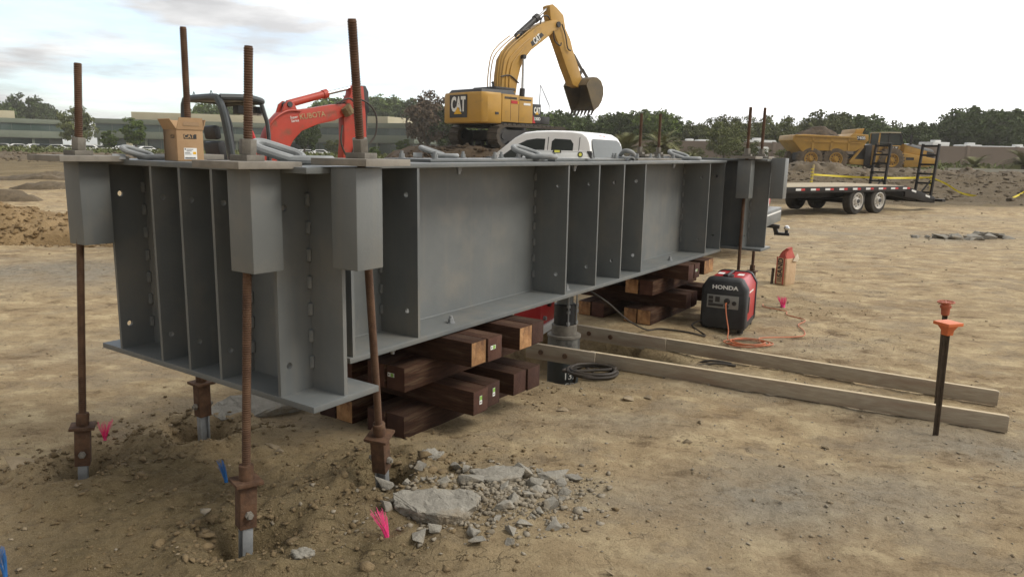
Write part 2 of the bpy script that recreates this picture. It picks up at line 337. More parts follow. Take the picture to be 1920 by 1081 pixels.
def height(x, y):
    x = np.asarray(x, float); y = np.asarray(y, float)
    g = x * CT + y * ST; m = -x * ST + y * CT
    d = np.hypot(x, y)
    calm = 1 - 0.9 * sstep(2.7, 3.0, g) * (1 - sstep(8.2, 8.5, g)) * sstep(2.2, 2.5, m) * (1 - sstep(3.95, 4.3, m))
    fine = 1 - sstep(9, 22, d)
    z = calm * (fbm(x * 0.35, y * 0.35, 3) * 0.055 + fbm(x * 1.7 + 3, y * 1.7, 3) * 0.018 * (0.4 + 0.6 * fine) + fbm(x * 7, y * 7, 3) * 0.011 * fine + np.maximum(fbm(x * 19 + 5, y * 19, 2) - 0.15, 0) * 0.022 * fine)
    # loosened soil where the anchors were dug
    loose = np.clip(blob(x, y, -1.5, 3.55, 1.0, 0.8) + blob(x, y, -0.75, 3.0, 0.6, 0.5) + blob(x, y, -0.6, 3.65, 0.45, 0.35), 0, 1)
    z += loose * (np.maximum(fbm(x * 11 + 1, y * 11, 3), -0.2) * 0.045 + np.maximum(fbm(x * 26 + 8, y * 26, 2) - 0.05, 0) * 0.035 + 0.012)
    for k, (fg, fm) in FEET.items():
        r = np.hypot(g - fg, m - fm) * (1 + 0.35 * fbm(g * 4 + fg, m * 4, 2))
        z += -0.20 * np.exp(-(r / 0.135) ** 4) + 0.055 * np.exp(-((r - 0.27) / 0.10) ** 2) * (0.6 + 0.8 * np.abs(fbm(x * 9, y * 9, 2)))
    # pit round the test pile
    pg = sstep(4.60, 4.80, g + 0.05 * fbm(x * 5, y * 5, 2)) * (1 - sstep(5.95, 6.15, g)) * sstep(2.62, 2.8, m + 0.06 * fbm(x * 5, y * 5, 2)) * (1 - sstep(3.7, 3.95, m))
    pg2 = sstep(5.24, 5.34, g) * (1 - sstep(5.86, 5.98, g)) * sstep(2.1, 2.5, m + 0.08 * fbm(x * 5, y * 5, 2)) * (1 - sstep(3.7, 3.95, m))
    z += -0.42 * np.maximum(pg, 0.75 * pg2)
    z += 0.028 * sstep(6.3, 6.8, g) * (1 - sstep(8.2, 8.6, g)) * sstep(2.2, 2.6, m) * (1 - sstep(4.0, 4.4, m))
    # rubble bed
    z += 0.03 * blob(x, y, -0.05, 3.42, 0.42, 0.28)
    # far field
    z += sstep(30, 47, y - 0.12 * (x - 20)) * 0.85 * sstep(5, 13, x)
    z += sstep(28, 60, y) * (0.35 + 0.3 * fbm(x * 0.08, y * 0.08, 3)) * (1 - sstep(-20, 0, x)) * (1 - sstep(95, 140, y))
    z += sstep(12, 24, d) * (1 - sstep(70, 120, d)) * (fbm(x * 0.22 + 9, y * 0.22, 4) * 0.11 + np.maximum(fbm(x * 0.9, y * 1.6, 3), 0) * 0.10)
    rough_r = sstep(27, 33, y - 0.12 * (x - 20)) * sstep(6, 12, x) * (1 - sstep(60, 75, y))
    z += rough_r * (fbm(x * 0.6, y * 0.6, 4) * 0.22 + np.maximum(fbm(x * 1.9, y * 1.9, 2), 0) * 0.14)
    z += (1 - sstep(-9, -4, x)) * sstep(9.2, 10.0, y) * (1 - sstep(11.2, 12, y)) * np.maximum(fbm(x * 3, y * 3, 3), 0) * 0.10
    return z
def axis(parts):
    a = []
    for lo, hi, st in parts: a += list(np.arange(lo, hi, st))
    return np.array(a + [parts[-1][1]])
def grow(a, b, n): return list(np.geomspace(a, b, n))
xs = np.concatenate([-np.array(grow(60, 700, 22))[::-1], axis([(-59, -16, 1.0), (-16, -3.2, 0.13), (-3.2, 3.9, 0.032), (3.9, 14, 0.11), (14, 40, 0.4), (40, 60, 1.0)]), np.array(grow(62, 700, 22))])
ys = np.concatenate([[-300, -120, -50, -20, -8, -3, -1, 0.5, 1.4], axis([(1.9, 7.2, 0.030), (7.2, 15, 0.075), (15, 30, 0.2), (30, 60, 0.45), (60, 110, 1.4)]), np.array(grow(113, 1400, 26))])
X, Y = np.meshgrid(xs, ys); Z = height(X, Y)
nx, ny = len(xs), len(ys)
me = bpy.data.meshes.new('ground')
co = np.stack([X, Y, Z], -1).reshape(-1, 3)
ii = (np.arange(ny - 1)[:, None] * nx + np.arange(nx - 1)[None]).reshape(-1)
quads = np.stack([ii, ii + 1, ii + nx + 1, ii + nx], -1)
me.vertices.add(len(co)); me.vertices.foreach_set('co', co.reshape(-1))
me.loops.add(quads.size); me.loops.foreach_set('vertex_index', quads.reshape(-1).astype(np.int32))
me.polygons.add(len(quads)); me.polygons.foreach_set('loop_start', (np.arange(len(quads)) * 4).astype(np.int32))
me.polygons.foreach_set('use_smooth', np.ones(len(quads), bool)); me.update(calc_edges=True)
# kinds of soil: red = grey crushed stone, green = dark turned earth, blue = weeds
zone = np.zeros((len(co), 4), np.float32); zone[:, 3] = 1
x_, y_ = co[:, 0], co[:, 1]
nz = 0.55 + 0.9 * np.clip(fbm(x_ * 1.1, y_ * 1.1, 4) + 0.15, -0.5, 0.6)
gr = (blob(x_, y_, 1.6, 3.5, 1.0, 0.42, 0.2) * 1.15 + blob(x_, y_, 2.9, 4.25, 0.7, 0.3, -0.3) * 1.0 + blob(x_, y_, 2.75, 6.7, 0.6, 0.45) * 0.9
      + blob(x_, y_, 1.9, 5.3, 1.6, 0.35, -0.5) * 0.85 + blob(x_, y_, 5.5, 17.5, 3.5, 3.0) * 0.7 + blob(x_, y_, 10.0, 17.0, 2.6, 1.2) * 0.9 + blob(x_, y_, 12, 22.5, 4, 1.2) * 0.5
      + blob(x_, y_, -6.6, 9.6, 3.0, 1.0) * 1.25 + blob(x_, y_, -0.05, 3.4, 0.5, 0.32) * 1.1 + blob(x_, y_, 1.2, 2.6, 0.7, 0.25) * 0.8 + blob(x_, y_, -2.8, 6.0, 1.2, 0.5) * 0.5 + blob(x_, y_, 0.7, 4.5, 0.6, 0.25) * 0.6 + blob(x_, y_, -0.9, 4.5, 0.7, 0.3) * 0.5)
zone[:, 0] = np.clip(gr * nz, 0, 1)
dk = (blob(x_, y_, *GW(5.5, 2.95)[:2], 0.75, 0.5, TH) * 1.3 + blob(x_, y_, -1.5, 3.35, 1.15, 0.85) * 1.0 + blob(x_, y_, -0.8, 2.75, 0.9, 0.5) * 0.8 + blob(x_, y_, -0.6, 3.75, 0.5, 0.35) * 0.8 + blob(x_, y_, 0.3, 5.8, 1.2, 0.9, 0.5) * 0.55
      + sstep(27, 32, y_ - 0.12 * (x_ - 20)) * sstep(5, 10, x_) * 1.7 + 0.95 * sstep(20, 40, y_) * (1 - sstep(-12, -4, x_)) + blob(x_, y_, 3.0, 8.6, 0.8, 0.5) * 0.4)
zone[:, 1] = np.clip(dk * (0.65 + 0.5 * nz), 0, 1) + 0.8 * sstep(27, 32, y_ - 0.12 * (x_ - 20)) * sstep(5, 10, x_) + 0.45 * sstep(30, 50, y_) * (1 - sstep(-12, -4, x_)) * np.clip(nz, 0, 1)
gs = sstep(78, 100, y_ + 6 * fbm(x_ * .1, y_ * .1, 2)) * (1 - sstep(-5, 3, x_)) + sstep(56, 62, y_) * sstep(5, 12, x_)
zone[:, 2] = np.clip(gs, 0, 1)
at = me.attributes.new('zone', 'FLOAT_COLOR', 'POINT'); at.data.foreach_set('color', zone.reshape(-1))

gm = bpy.data.materials.new('dry_soil'); gm.use_nodes = True; t = gm.node_tree; b = t.nodes['Principled BSDF']
b.inputs['Roughness'].default_value = 0.95; b.inputs['Specular IOR Level'].default_value = 0.15
tcg = t.nodes.new('ShaderNodeTexCoord')
def gnoise(sc, d=8, r=0.6, st=None, kind='noise'):
    v = tcg.outputs['Object']
    if st: mp = t.nodes.new('ShaderNodeMapping'); mp.inputs['Scale'].default_value = st; mp.inputs['Rotation'].default_value = (0, 0, 0.35); t.links.new(v, mp.inputs[0]); v = mp.outputs[0]
    n = t.nodes.new('ShaderNodeTexNoise'); n.inputs['Scale'].default_value = sc; n.inputs['Detail'].default_value = d; n.inputs['Roughness'].default_value = r
    t.links.new(v, n.inputs['Vector']); return n.outputs['Fac']
def gmap(src, a, b_, lo=0.0, hi=1.0):
    r = t.nodes.new('ShaderNodeMapRange'); r.inputs[1].default_value = a; r.inputs[2].default_value = b_; r.inputs[3].default_value = lo; r.inputs[4].default_value = hi
    t.links.new(src, r.inputs[0]); return r.outputs[0]
def gmix(f, A, B):
    x = t.nodes.new('ShaderNodeMix'); x.data_type = 'RGBA'; t.links.new(f, x.inputs['Factor'])
    for s, v in (('A', A), ('B', B)):
        if isinstance(v, tuple): x.inputs[s].default_value = (*v, 1)
        else: t.links.new(v, x.inputs[s])
    return x.outputs['Result']
za = t.nodes.new('ShaderNodeAttribute'); za.attribute_name = 'zone'
zs = t.nodes.new('ShaderNodeSeparateColor'); t.links.new(za.outputs['Color'], zs.inputs[0])
n1 = gnoise(0.55, 6, 0.62, (1, 1.7, 1)); n2 = gnoise(2.6, 9, 0.68, (1, 1.5, 1)); n3 = gnoise(16, 7, 0.7); n4 = gnoise(75, 6, 0.75); n6 = gnoise(230, 3, 0.7)
c = gmix(gmap(n1, 0.36, 0.64), (0.325, 0.234, 0.132), (0.465, 0.355, 0.208))
c = gmix(gmap(n2, 0.50, 0.61), c, (0.540, 0.425, 0.255))
c = gmix(gmap(n2, 0.45, 0.35), c, (0.195, 0.133, 0.072))
n5 = gnoise(1.3, 9, 0.7, (1, 1.3, 1))
c = gmix(mathn(t, 'MULTIPLY', gmap(n5, 0.50, 0.60), 0.60), c, (0.285, 0.232, 0.162))
zr = mathn(t, 'MULTIPLY', zs.outputs[0], gmap(n2, 0.30, 0.52, 0.35, 1.0), True)
c = gmix(zr, c, gmix(gmap(n3, 0.35, 0.65), (0.235, 0.202, 0.152), (0.345, 0.305, 0.236)))
zg = mathn(t, 'MULTIPLY', zs.outputs[1], gmap(n2, 0.30, 0.60, 0.62, 1.0), True)
c = gmix(zg, c, gmix(gmap(n3, 0.35, 0.68), (0.125, 0.093, 0.046), (0.215, 0.165, 0.088)))
c = gmix(mathn(t, 'SUBTRACT', zs.outputs[1], 1.0, True), c, gmix(gmap(n2, 0.35, 0.65), (0.062, 0.046, 0.029), (0.135, 0.102, 0.064)))
zb_ = mathn(t, 'MULTIPLY', zs.outputs[2], gmap(gnoise(0.35, 8, 0.7), 0.38, 0.55), True)
c = gmix(zb_, c, gmix(gmap(n2, 0.35, 0.65), (0.075, 0.085, 0.025), (0.155, 0.150, 0.06)))
c = gmix(mathn(t, 'MULTIPLY', gmap(n3, 0.46, 0.28), 0.50), c, (0.105, 0.078, 0.046))
c = gmix(mathn(t, 'MULTIPLY', gmap(n4, 0.60, 0.74), 0.45), c, (0.50, 0.41, 0.28))
c = gmix(mathn(t, 'MULTIPLY', gmap(n4, 0.40, 0.28), 0.50), c, (0.095, 0.070, 0.043))
c = gmix(mathn(t, 'MULTIPLY', gmap(n6, 0.56, 0.66), 0.35), c, (0.52, 0.43, 0.30))
c = gmix(mathn(t, 'MULTIPLY', gmap(n6, 0.44, 0.34), 0.45), c, (0.09, 0.066, 0.04))
# drying cracks in the crust
vo = t.nodes.new('ShaderNodeTexVoronoi'); vo.feature = 'DISTANCE_TO_EDGE'; vo.inputs['Scale'].default_value = 2.1
wv = t.nodes.new('ShaderNodeVectorMath'); wv.operation = 'ADD'; nn = t.nodes.new('ShaderNodeTexNoise'); nn.inputs['Scale'].default_value = 3.0; nn.inputs['Detail'].default_value = 6
t.links.new(tcg.outputs['Object'], nn.inputs['Vector']); t.links.new(tcg.outputs['Object'], wv.inputs[0]); t.links.new(nn.outputs['Color'], wv.inputs[1]); t.links.new(wv.outputs[0], vo.inputs['Vector'])
ck = mathn(t, 'MULTIPLY', gmap(vo.outputs['Distance'], 0.010, 0.002), gmap(n1, 0.50, 0.62), True)
c = gmix(mathn(t, 'MULTIPLY', ck, 0.6), c, (0.07, 0.05, 0.03))
t.links.new(c, b.inputs['Base Color'])
hsum = mathn(t, 'ADD', mathn(t, 'MULTIPLY', n3, 0.8), mathn(t, 'ADD', mathn(t, 'MULTIPLY', n4, 0.45), mathn(t, 'ADD', mathn(t, 'MULTIPLY', n2, 1.5), mathn(t, 'MULTIPLY', ck, -0.4))))
bn = t.nodes.new('ShaderNodeBump'); bn.inputs['Strength'].default_value = 1.0; bn.inputs['Distance'].default_value = 0.035
t.links.new(hsum, bn.inputs['Height']); t.links.new(bn.outputs[0], b.inputs['Normal'])
me.materials.append(gm)
ground = bpy.data.objects.new('ground', me); COL.objects.link(ground); structure(ground)
def gz(x, y): return float(height(np.array([x]), np.array([y]))[0])

def mound(name, cx, cy, rx, ry, h, m, seed, res=0.18, rough=0.25, ang=0.0, flat=0.0):
    n1_, n2_ = max(12, int(2 * rx / res)), max(12, int(2 * ry / res))
    u = np.linspace(-1, 1, n1_); v = np.linspace(-1, 1, n2_); U, V = np.meshgrid(u, v)
    rr = np.hypot(U, V) + 0.22 * fbm(U * 2 + seed, V * 2 + seed, 3)
    prof = np.clip(1 - rr, 0, 1)
    prof = sstep(0, 1, prof / max(1e-3, 1 - flat)) if flat else np.clip(prof * 1.25, 0, 1) ** 0.85
    lx, ly = U * rx, V * ry
    wx = cx + lx * math.cos(ang) - ly * math.sin(ang); wy = cy + lx * math.sin(ang) + ly * math.cos(ang)
    zz_ = h * prof * (1 + 0 * U) + (fbm(wx * 1.3 + seed, wy * 1.3, 4) * rough + np.maximum(fbm(wx * 4.5, wy * 4.5 + seed, 3), 0) * rough * 0.55) * np.clip(prof * 4, 0, 1)
    zz_ = zz_ + height(wx, wy) - 0.25 * np.clip((rr - 0.86) / 0.14, 0, 1)
    P = np.stack([wx - cx, wy - cy, zz_], -1).reshape(-1, 3)
    i = (np.arange(n2_ - 1)[:, None] * n1_ + np.arange(n1_ - 1)[None]).reshape(-1)
    F = np.stack([i, i + 1, i + n1_ + 1, i + n1_], -1)
    mm = bpy.data.meshes.new(name); mm.from_pydata(P.tolist(), [], F.tolist()); mm.materials.append(MT[m])
    mm.polygons.foreach_set('use_smooth', [True] * len(mm.polygons))
    o = bpy.data.objects.new(name, mm); COL.objects.link(o); o.location = (cx, cy, 0); return structure(o)
mound('soil_berm', -9.3, 13.3, 3.6, 1.15, 0.50, 'berm', 3.0, 0.06, 0.22, 0.05)
mound('soil_mound', -0.6, 36.6, 7.6, 5.6, 1.82, 'darksoil', 6.0, 0.16, 0.20, flat=0.46)
mound('soil_heap', 18.2, 46.5, 4.0, 2.4, 0.50, 'heap', 8.0, 0.15, 0.35)
mound('soil_heap', 23.6, 47.5, 4.5, 2.2, 0.22, 'heap', 12.0, 0.15, 0.30)
mound('soil_heap', 31.5, 46.0, 5.0, 2.0, 0.20, 'heap', 15.0, 0.15, 0.28)
mound('soil_heap', 12.4, 43.0, 3.0, 1.6, 0.50, 'heap', 19.0, 0.12, 0.30)
mound('rock_bank', -38.0, 62.0, 24.0, 7.0, 0.35, 'heap', 23.0, 0.45, 0.35)
for hx, hy, hw in ((-14.5, 21.0, 1.2), (-21, 34, 3.0), (-17.5, 28, 1.6)):
    mound('soil_heap', hx, hy, hw, hw * 0.4, 0.28, 'heap', hx, 0.08, 0.15)

# ---- loose stones and clods: nobody could count them
def stones(name, pos, size, m, seed, flat=0.62):
    rg = np.random.default_rng(seed)
    bm = bmesh.new(); bmesh.ops.create_icosphere(bm, subdivisions=1, radius=1.0)
    base = np.array([v.co[:] for v in bm.verts]); tri = np.array([[v.index for v in f.verts] for f in bm.faces]); bm.free()
    n = len(pos); nv = len(base)
    V = base[None] * (1 + 0.42 * rg.standard_normal((n, nv, 1)).clip(-1.4, 1.4)) * rg.uniform(0.65, 1.35, (n, 1, 3)) * np.array([1, 1, flat])
    a = rg.uniform(0, 2 * PI, n); ca, sa = np.cos(a)[:, None], np.sin(a)[:, None]
    V = np.stack([V[..., 0] * ca - V[..., 1] * sa, V[..., 0] * sa + V[..., 1] * ca, V[..., 2]], -1) * size[:, None, None] + pos[:, None]
    F = tri[None] + (np.arange(n) * nv)[:, None, None]
    mm = bpy.data.meshes.new(name); V = V.reshape(-1, 3); F = F.reshape(-1, 3)
    mm.vertices.add(len(V)); mm.vertices.foreach_set('co', V.reshape(-1)); mm.loops.add(F.size); mm.loops.foreach_set('vertex_index', F.reshape(-1).astype(np.int32))
    mm.polygons.add(len(F)); mm.polygons.foreach_set('loop_start', (np.arange(len(F)) * 3).astype(np.int32)); mm.update(calc_edges=True)
    mm.materials.append(MT[m]); o = bpy.data.objects.new(name, mm); COL.objects.link(o); return o
def scatter(blobs, seed, smin, smax, pw=2.2):
    rg = np.random.default_rng(seed); P = []; S = []
    for cx, cy, rx, ry, n in blobs:
        p = np.stack([rg.normal(cx, rx, n), rg.normal(cy, ry, n)], -1); P.append(p); S.append(smin + (smax - smin) * rg.random(n) ** pw)
    P = np.concatenate(P); S = np.concatenate(S); k = P[:, 1] > 1.6; P, S = P[k], S[k]
    z = height(P[:, 0], P[:, 1]); return np.concatenate([P, (z + S * 0.22)[:, None]], 1), S
FW = {k: GW(*v) for k, v in FEET.items()}
bl = []
for k in FW: bl += [(FW[k][0], FW[k][1], 0.22, 0.19, 420), (FW[k][0], FW[k][1], 0.42, 0.32, 500)]
p, s = scatter(bl + [(-1.5, 3.3, 0.75, 0.5, 1300), (-0.7, 2.8, 0.6, 0.4, 500), (-0.25, 3.75, 0.35, 0.22, 500), (0.25, 5.3, 0.35, 0.3, 260), (3.2, 8.3, 0.45, 0.35, 300)], 21, 0.0022, 0.014, 4.0)
p2, s2 = scatter([(FW[k][0], FW[k][1] + 0.03, 0.24, 0.17, 60) for k in FW], 22, 0.010, 0.032, 2.6)
p = np.concatenate([p, p2]); s = np.concatenate([s, s2])
tag(stones('soil_clods', p, s, 'clod', 1), 'loose brown soil crumbs strewn round the anchor holes', 'soil', kind='stuff')
p, s = scatter([(-0.05, 3.42, 0.21, 0.14, 1500), (0.10, 3.5, 0.17, 0.12, 500), (-0.2, 3.2, 0.3, 0.15, 300)], 34, 0.003, 0.018, 2.6)
tag(stones('rubble_chips', p, s, 'rubble', 6), 'crushed grey and brown chips between the larger concrete pieces', 'rubble', kind='stuff')
p, s = scatter([(1.5, 3.5, 0.8, 0.35, 520), (2.8, 4.3, 0.6, 0.3, 200), (2.8, 6.7, 0.5, 0.35, 260), (1.7, 5.2, 0.9, 0.4, 420), (1.0, 3.2, 1.4, 0.8, 380), (-2.6, 6.0, 1.4, 0.8, 300), (3.0, 9.0, 2.5, 2.0, 420), (10, 17, 1.5, 0.7, 320), (-6.5, 9.6, 1.6, 0.6, 500)], 33, 0.0018, 0.0095, 3.8)
tag(stones('gravel', p, s, 'rubble', 2), 'small grey stone chips scattered over the dry ground', 'gravel', kind='stuff')
rg = np.random.default_rng(77); n = 2600
yy = 2.2 + 26 * rg.random(n) ** 1.7; xx = (rg.random(n) * 2 - 1) * (0.78 * yy + 0.5); ss = (0.002 + 0.013 * rg.random(n) ** 5) * (0.7 + yy / 14)
p = np.stack([xx, yy, height(xx, yy) + ss * 0.2], -1)
tag(stones('pebbles', p, ss, 'stone', 3), 'tan pebbles lying about the bare building site', 'pebbles', kind='stuff')
# clods on the heaps
dg = bpy.context.evaluated_depsgraph_get
def drop(pts):
    """rest points on whatever mounds lie below them"""
    d = dg(); res = []
    for x, y in pts:
        ok, l, nn_, i_, ob, mm_ = SC.ray_cast(d, Vector((x, y, 30)), Vector((0, 0, -1))); res.append(l.z if ok else 0.0)
    return np.array(res)
def clods_on(name, boxes, m, seed, smin, smax, label, pw=2.4):
    bpy.context.view_layer.update(); rg = np.random.default_rng(seed); P = []; S = []
    for x0, x1, y0, y1, n in boxes:
        q = np.stack([rg.uniform(x0, x1, n), rg.uniform(y0, y1, n)], -1); P.append(q); S.append(smin + (smax - smin) * rg.random(n) ** pw)
    P = np.concatenate(P); S = np.concatenate(S); z = drop(P)
    tag(stones(name, np.concatenate([P, (z + S * 0.15)[:, None]], 1), S, m, seed), label, 'soil', kind='stuff')
clods_on('berm_clods', [(-12.5, -6.2, 12.2, 14.0, 2200)], 'berm', 41, 0.008, 0.055, 'tan soil lumps on the low berm at left')
clods_on('mound_clods', [(-6.5, 5.5, 32.0, 35, 700)], 'darksoil', 43, 0.03, 0.18, 'dark earth lumps on the mound under the big excavator')
clods_on('heap_clods', [(10, 34, 40, 50, 1100), (20, 45, 30, 42, 800), (10, 20, 31, 41, 300)], 'heap', 45, 0.03, 0.16, 'brown soil lumps over the rough bank behind the trailer')
clods_on('bank_rocks', [(-55, -20, 54, 63, 900)], 'heap', 47, 0.05, 0.26, 'rough rocks along the far bank at left')
# ------------------------------------------------------------------ the steel load frame
def holed_plate(mb, W_, H_, t_, holes, P):
    """plate W x H x t with round holes; P(u, v, w) places it (w = thickness)"""
    def quad(pts):
        for w, rev in ((0, False), (t_, True)):
            i = mb.pts([P(u, v, w) for u, v in pts]); q = list(range(i, i + len(pts)))
            mb.face(*(q[::-1] if rev else q))
    v0 = 0
    for cx, cy, r in sorted(holes, key=lambda h: h[1]):
        a = r * 1.7
        quad([(0, v0), (W_, v0), (W_, cy - a), (0, cy - a)])
        quad([(0, cy - a), (cx - a, cy - a), (cx - a, cy + a), (0, cy + a)]); quad([(cx + a, cy - a), (W_, cy - a), (W_, cy + a), (cx + a, cy + a)])
        n = 16; C_, S_ = [], []
        for k in range(n):
            th = 2 * PI * (k + 0.5) / n; c_, s_ = math.cos(th), math.sin(th); m_ = max(abs(c_), abs(s_))
            C_.append((cx + c_ * r, cy + s_ * r)); S_.append((cx + c_ / m_ * a, cy + s_ / m_ * a))
        for k in range(n):
            j = (k + 1) % n; quad([C_[k], S_[k], S_[j], C_[j]])
            if k % 4 == 1: pass
            i = mb.pts([P(*C_[k], 0), P(*C_[j], 0), P(*C_[j], t_), P(*C_[k], t_)]); mb.face(i, i + 1, i + 2, i + 3)
        for sx_, sy_ in ((1, 1), (-1, 1), (-1, -1), (1, -1)):      # corner slivers
            th = math.atan2(sy_, sx_); k = round((th % (2 * PI)) / (2 * PI) * n - 0.5)
            quad([(cx + sx_ * a, cy + sy_ * a), S_[int(math.floor((th % (2 * PI)) / (2 * PI) * n - 0.5)) % n], S_[int(math.ceil((th % (2 * PI)) / (2 * PI) * n - 0.5)) % n]])
        v0 = cy + a
    quad([(0, v0), (W_, v0), (W_, H_), (0, H_)])
    for A, B in (((0, 0), (W_, 0)), ((W_, 0), (W_, H_)), ((W_, H_), (0, H_)), ((0, H_), (0, 0))):
        i = mb.pts([P(*A, 0), P(*B, 0), P(*B, t_), P(*A, t_)]); mb.face(i, i + 1, i + 2, i + 3)
    return mb
_bead = None
def weld_row(parent, g, m, z0, z1, n, ax):
    global _bead
    L = (z1 - z0) / n
    for k in range(n):
        zc = z0 + (k + 0.5) * L
        if _bead is None:
            b_ = MB(); b_.tube([(0, 0, -0.030), (0, 0, -0.026), (0, 0, 0.026), (0, 0, 0.030)], [0.006, 0.0135, 0.0135, 0.006], 8); _bead = b_.build('weld_bead', 'paint', parent, loc=(g, m, zc))
        else: share(_bead, parent, (g, m, zc))
def bolt(parent, p, r=0.016, up=1, name='bolt', m='galv'):
    b_ = MB(); x, y, z = p
    b_.cyl((x, y, z), (x, y, z + up * 0.006), r * 1.7, n=14); b_.cyl((x, y, z + up * 0.006), (x, y, z + up * 0.028), r * 1.25, n=6); b_.cyl((x, y, z + up * 0.028), (x, y, z + up * 0.046), r * 0.72, n=10)
    return b_.build(name, m, parent)

# ---- main girder
G0, M0, Z0 = 2.6, 3.09, 0.600
gt = thing('steel_girder', 'long grey plate girder with web stiffeners resting on two timber stacks', 'girder', GW(G0, M0, Z0), TH, tilt=-0.006)
LT = Matrix.Translation((-G0, -M0, -Z0))
GE = 8.33
MB(LT).bx(2.60, GE, 2.78, 3.40, 0.600, 0.630).build('bottom_flange', 'paint', gt, 0.003)
MB(LT).bx(2.62, GE, 2.78, 3.40, 1.602, 1.627).build('top_flange', 'paint', gt, 0.003)
MB(LT).bx(2.60, GE, 3.080, 3.100, 0.630, 1.602).build('web', 'paint', gt)
MB(LT).tube([(2.60, 3.077, 0.633), (GE, 3.077, 0.633)], 0.007, 8).build('weld_seam', 'paint', gt)
for g in (2.625, 3.135, 4.804, 5.288, 5.735, 6.162, 7.81, 8.28):
    b_ = MB(LT); holed_plate(b_, 0.295, 0.972, 0.019, [(0.085, 0.15, 0.016), (0.085, 0.82, 0.016)], lambda u, v, w, g=g: (g + w, 2.785 + u, 0.630 + v))
    st_ = b_.build('stiffener', 'paint', gt)
    weld_row(st_, g - 0.003 - G0, 3.074 - M0, 0.70 - Z0, 1.57 - Z0, 7, 0)
    b_ = MB(LT); holed_plate(b_, 0.295, 0.972, 0.019, [(0.21, 0.15, 0.016), (0.21, 0.82, 0.016)], lambda u, v, w, g=g: (g + w, 3.10 + u, 0.630 + v)); b_.build('stiffener', 'paint', gt)
for g, m, up, z in ((3.55, 2.88, 1, 0.630), (4.98, 2.87, 1, 0.630), (7.05, 2.87, 1, 0.630), (3.6, 2.86, -1, 1.602), (5.02, 2.86, -1, 1.602), (6.98, 2.86, -1, 1.602), (4.55, 2.9, -1, 0.600), (3.0, 2.86, -1, 0.600)):
    bolt(gt, (g - G0, m - M0, z - Z0), up=up)

# ---- cross beams
def cross_beam(name, label, g0, zb, zt, m0, m1, tilt, side_boxes, end_box):
    gc, mc = g0 + 0.19, (m0 + m1) / 2
    t_ = thing(name, label, 'steel beam', GW(gc, mc, zb), TH, 'cross beams at the girder ends')
    L_ = Matrix.Translation((-gc, -mc, -zb))
    MB(L_).bx(g0, g0 + 0.385, m0, m1, zb, zb + 0.028).build('bottom_flange', 'paint', t_, 0.003)
    poly = [(g0, m0 + 0.004), (g0 + 0.385, m0 + 0.004), (g0 + 0.385, m1), (g0, m1)]
    MB(L_).prism(poly, 'z', zt - 0.026, zt).build('top_flange', 'paint', t_, 0.003)
    MB(L_).bx(g0 + 0.183, g0 + 0.203, m0 + 0.012, m1 - 0.012, zb + 0.028, zt - 0.026).build('web', 'paint', t_)
    H_ = zt - zb - 0.054
    for m in (m1 - 0.20, m1 - 0.59, m1 - 0.83, m1 - 1.08, m0 + 0.215):
        for s_, u0 in ((0, g0 + 0.004), (1, g0 + 0.203)):
            b_ = MB(L_); holed_plate(b_, 0.179, H_, 0.018, [(0.05 if not s_ else 0.13, 0.13, 0.015), (0.05 if not s_ else 0.13, H_ - 0.15, 0.015)], lambda u, v, w, m=m, u0=u0: (u0 + u, m + w, zb + 0.028 + v))
            st_ = b_.build('stiffener', 'paint', t_)
            if s_ == 0: weld_row(st_, g0 + 0.176 - gc, m - 0.004 - mc, 0.09, H_ - 0.03, 7, 1)
    def tubebox(gc_, mc_, z0, z1, w=0.148):
        b_ = MB(L_); h = w / 2; q = h - 0.009
        o_ = [(-h, -h), (h, -h), (h, h), (-h, h)]; i_ = [(-q, -q), (q, -q), (q, q), (-q, q)]
        ring = lambda P, z: [(gc_ + a, mc_ + c_, z) for a, c_ in P]
        k = [b_.pts(ring(o_, z0)), b_.pts(ring(o_, z1)), b_.pts(ring(i_, z1)), b_.pts(ring(i_, z0))]
        for A, B in ((0, 1), (1, 2), (2, 3), (3, 0)):
            for e in range(4): b_.face(k[A] + e, k[A] + (e + 1) % 4, k[B] + (e + 1) % 4, k[B] + e)
        b_.build('rod_sleeve', 'paint', t_, 0.004)
    for gc_, mc_, za, zb_ in side_boxes: tubebox(gc_, mc_, za, zb_)
    if end_box: tubebox(*end_box)
    return t_
nb = cross_beam('cross_beam', 'near grey cross beam with hanging square sleeves, cardboard box standing on it', 1.99, 0.600, 1.625, 2.352, 4.07, 0,
                [(1.908, 2.577, 1.197, 1.614), (1.885, 3.875, 1.203, 1.612), (2.455, 3.875, 1.2, 1.612)], (2.178, 2.270, 1.210, 1.628))
fb = cross_beam('cross_beam', 'far grey cross beam at the end of the girder nearest the pickup', 8.45, 0.655, 1.685, 2.365, 4.07, 0,
                [(8.370, 2.575, 1.25, 1.674), (8.370, 3.875, 1.25, 1.674), (8.915, 3.875, 1.25, 1.674), (8.915, 2.575, 1.25, 1.674)], (8.66, 2.285, 1.25, 1.70))

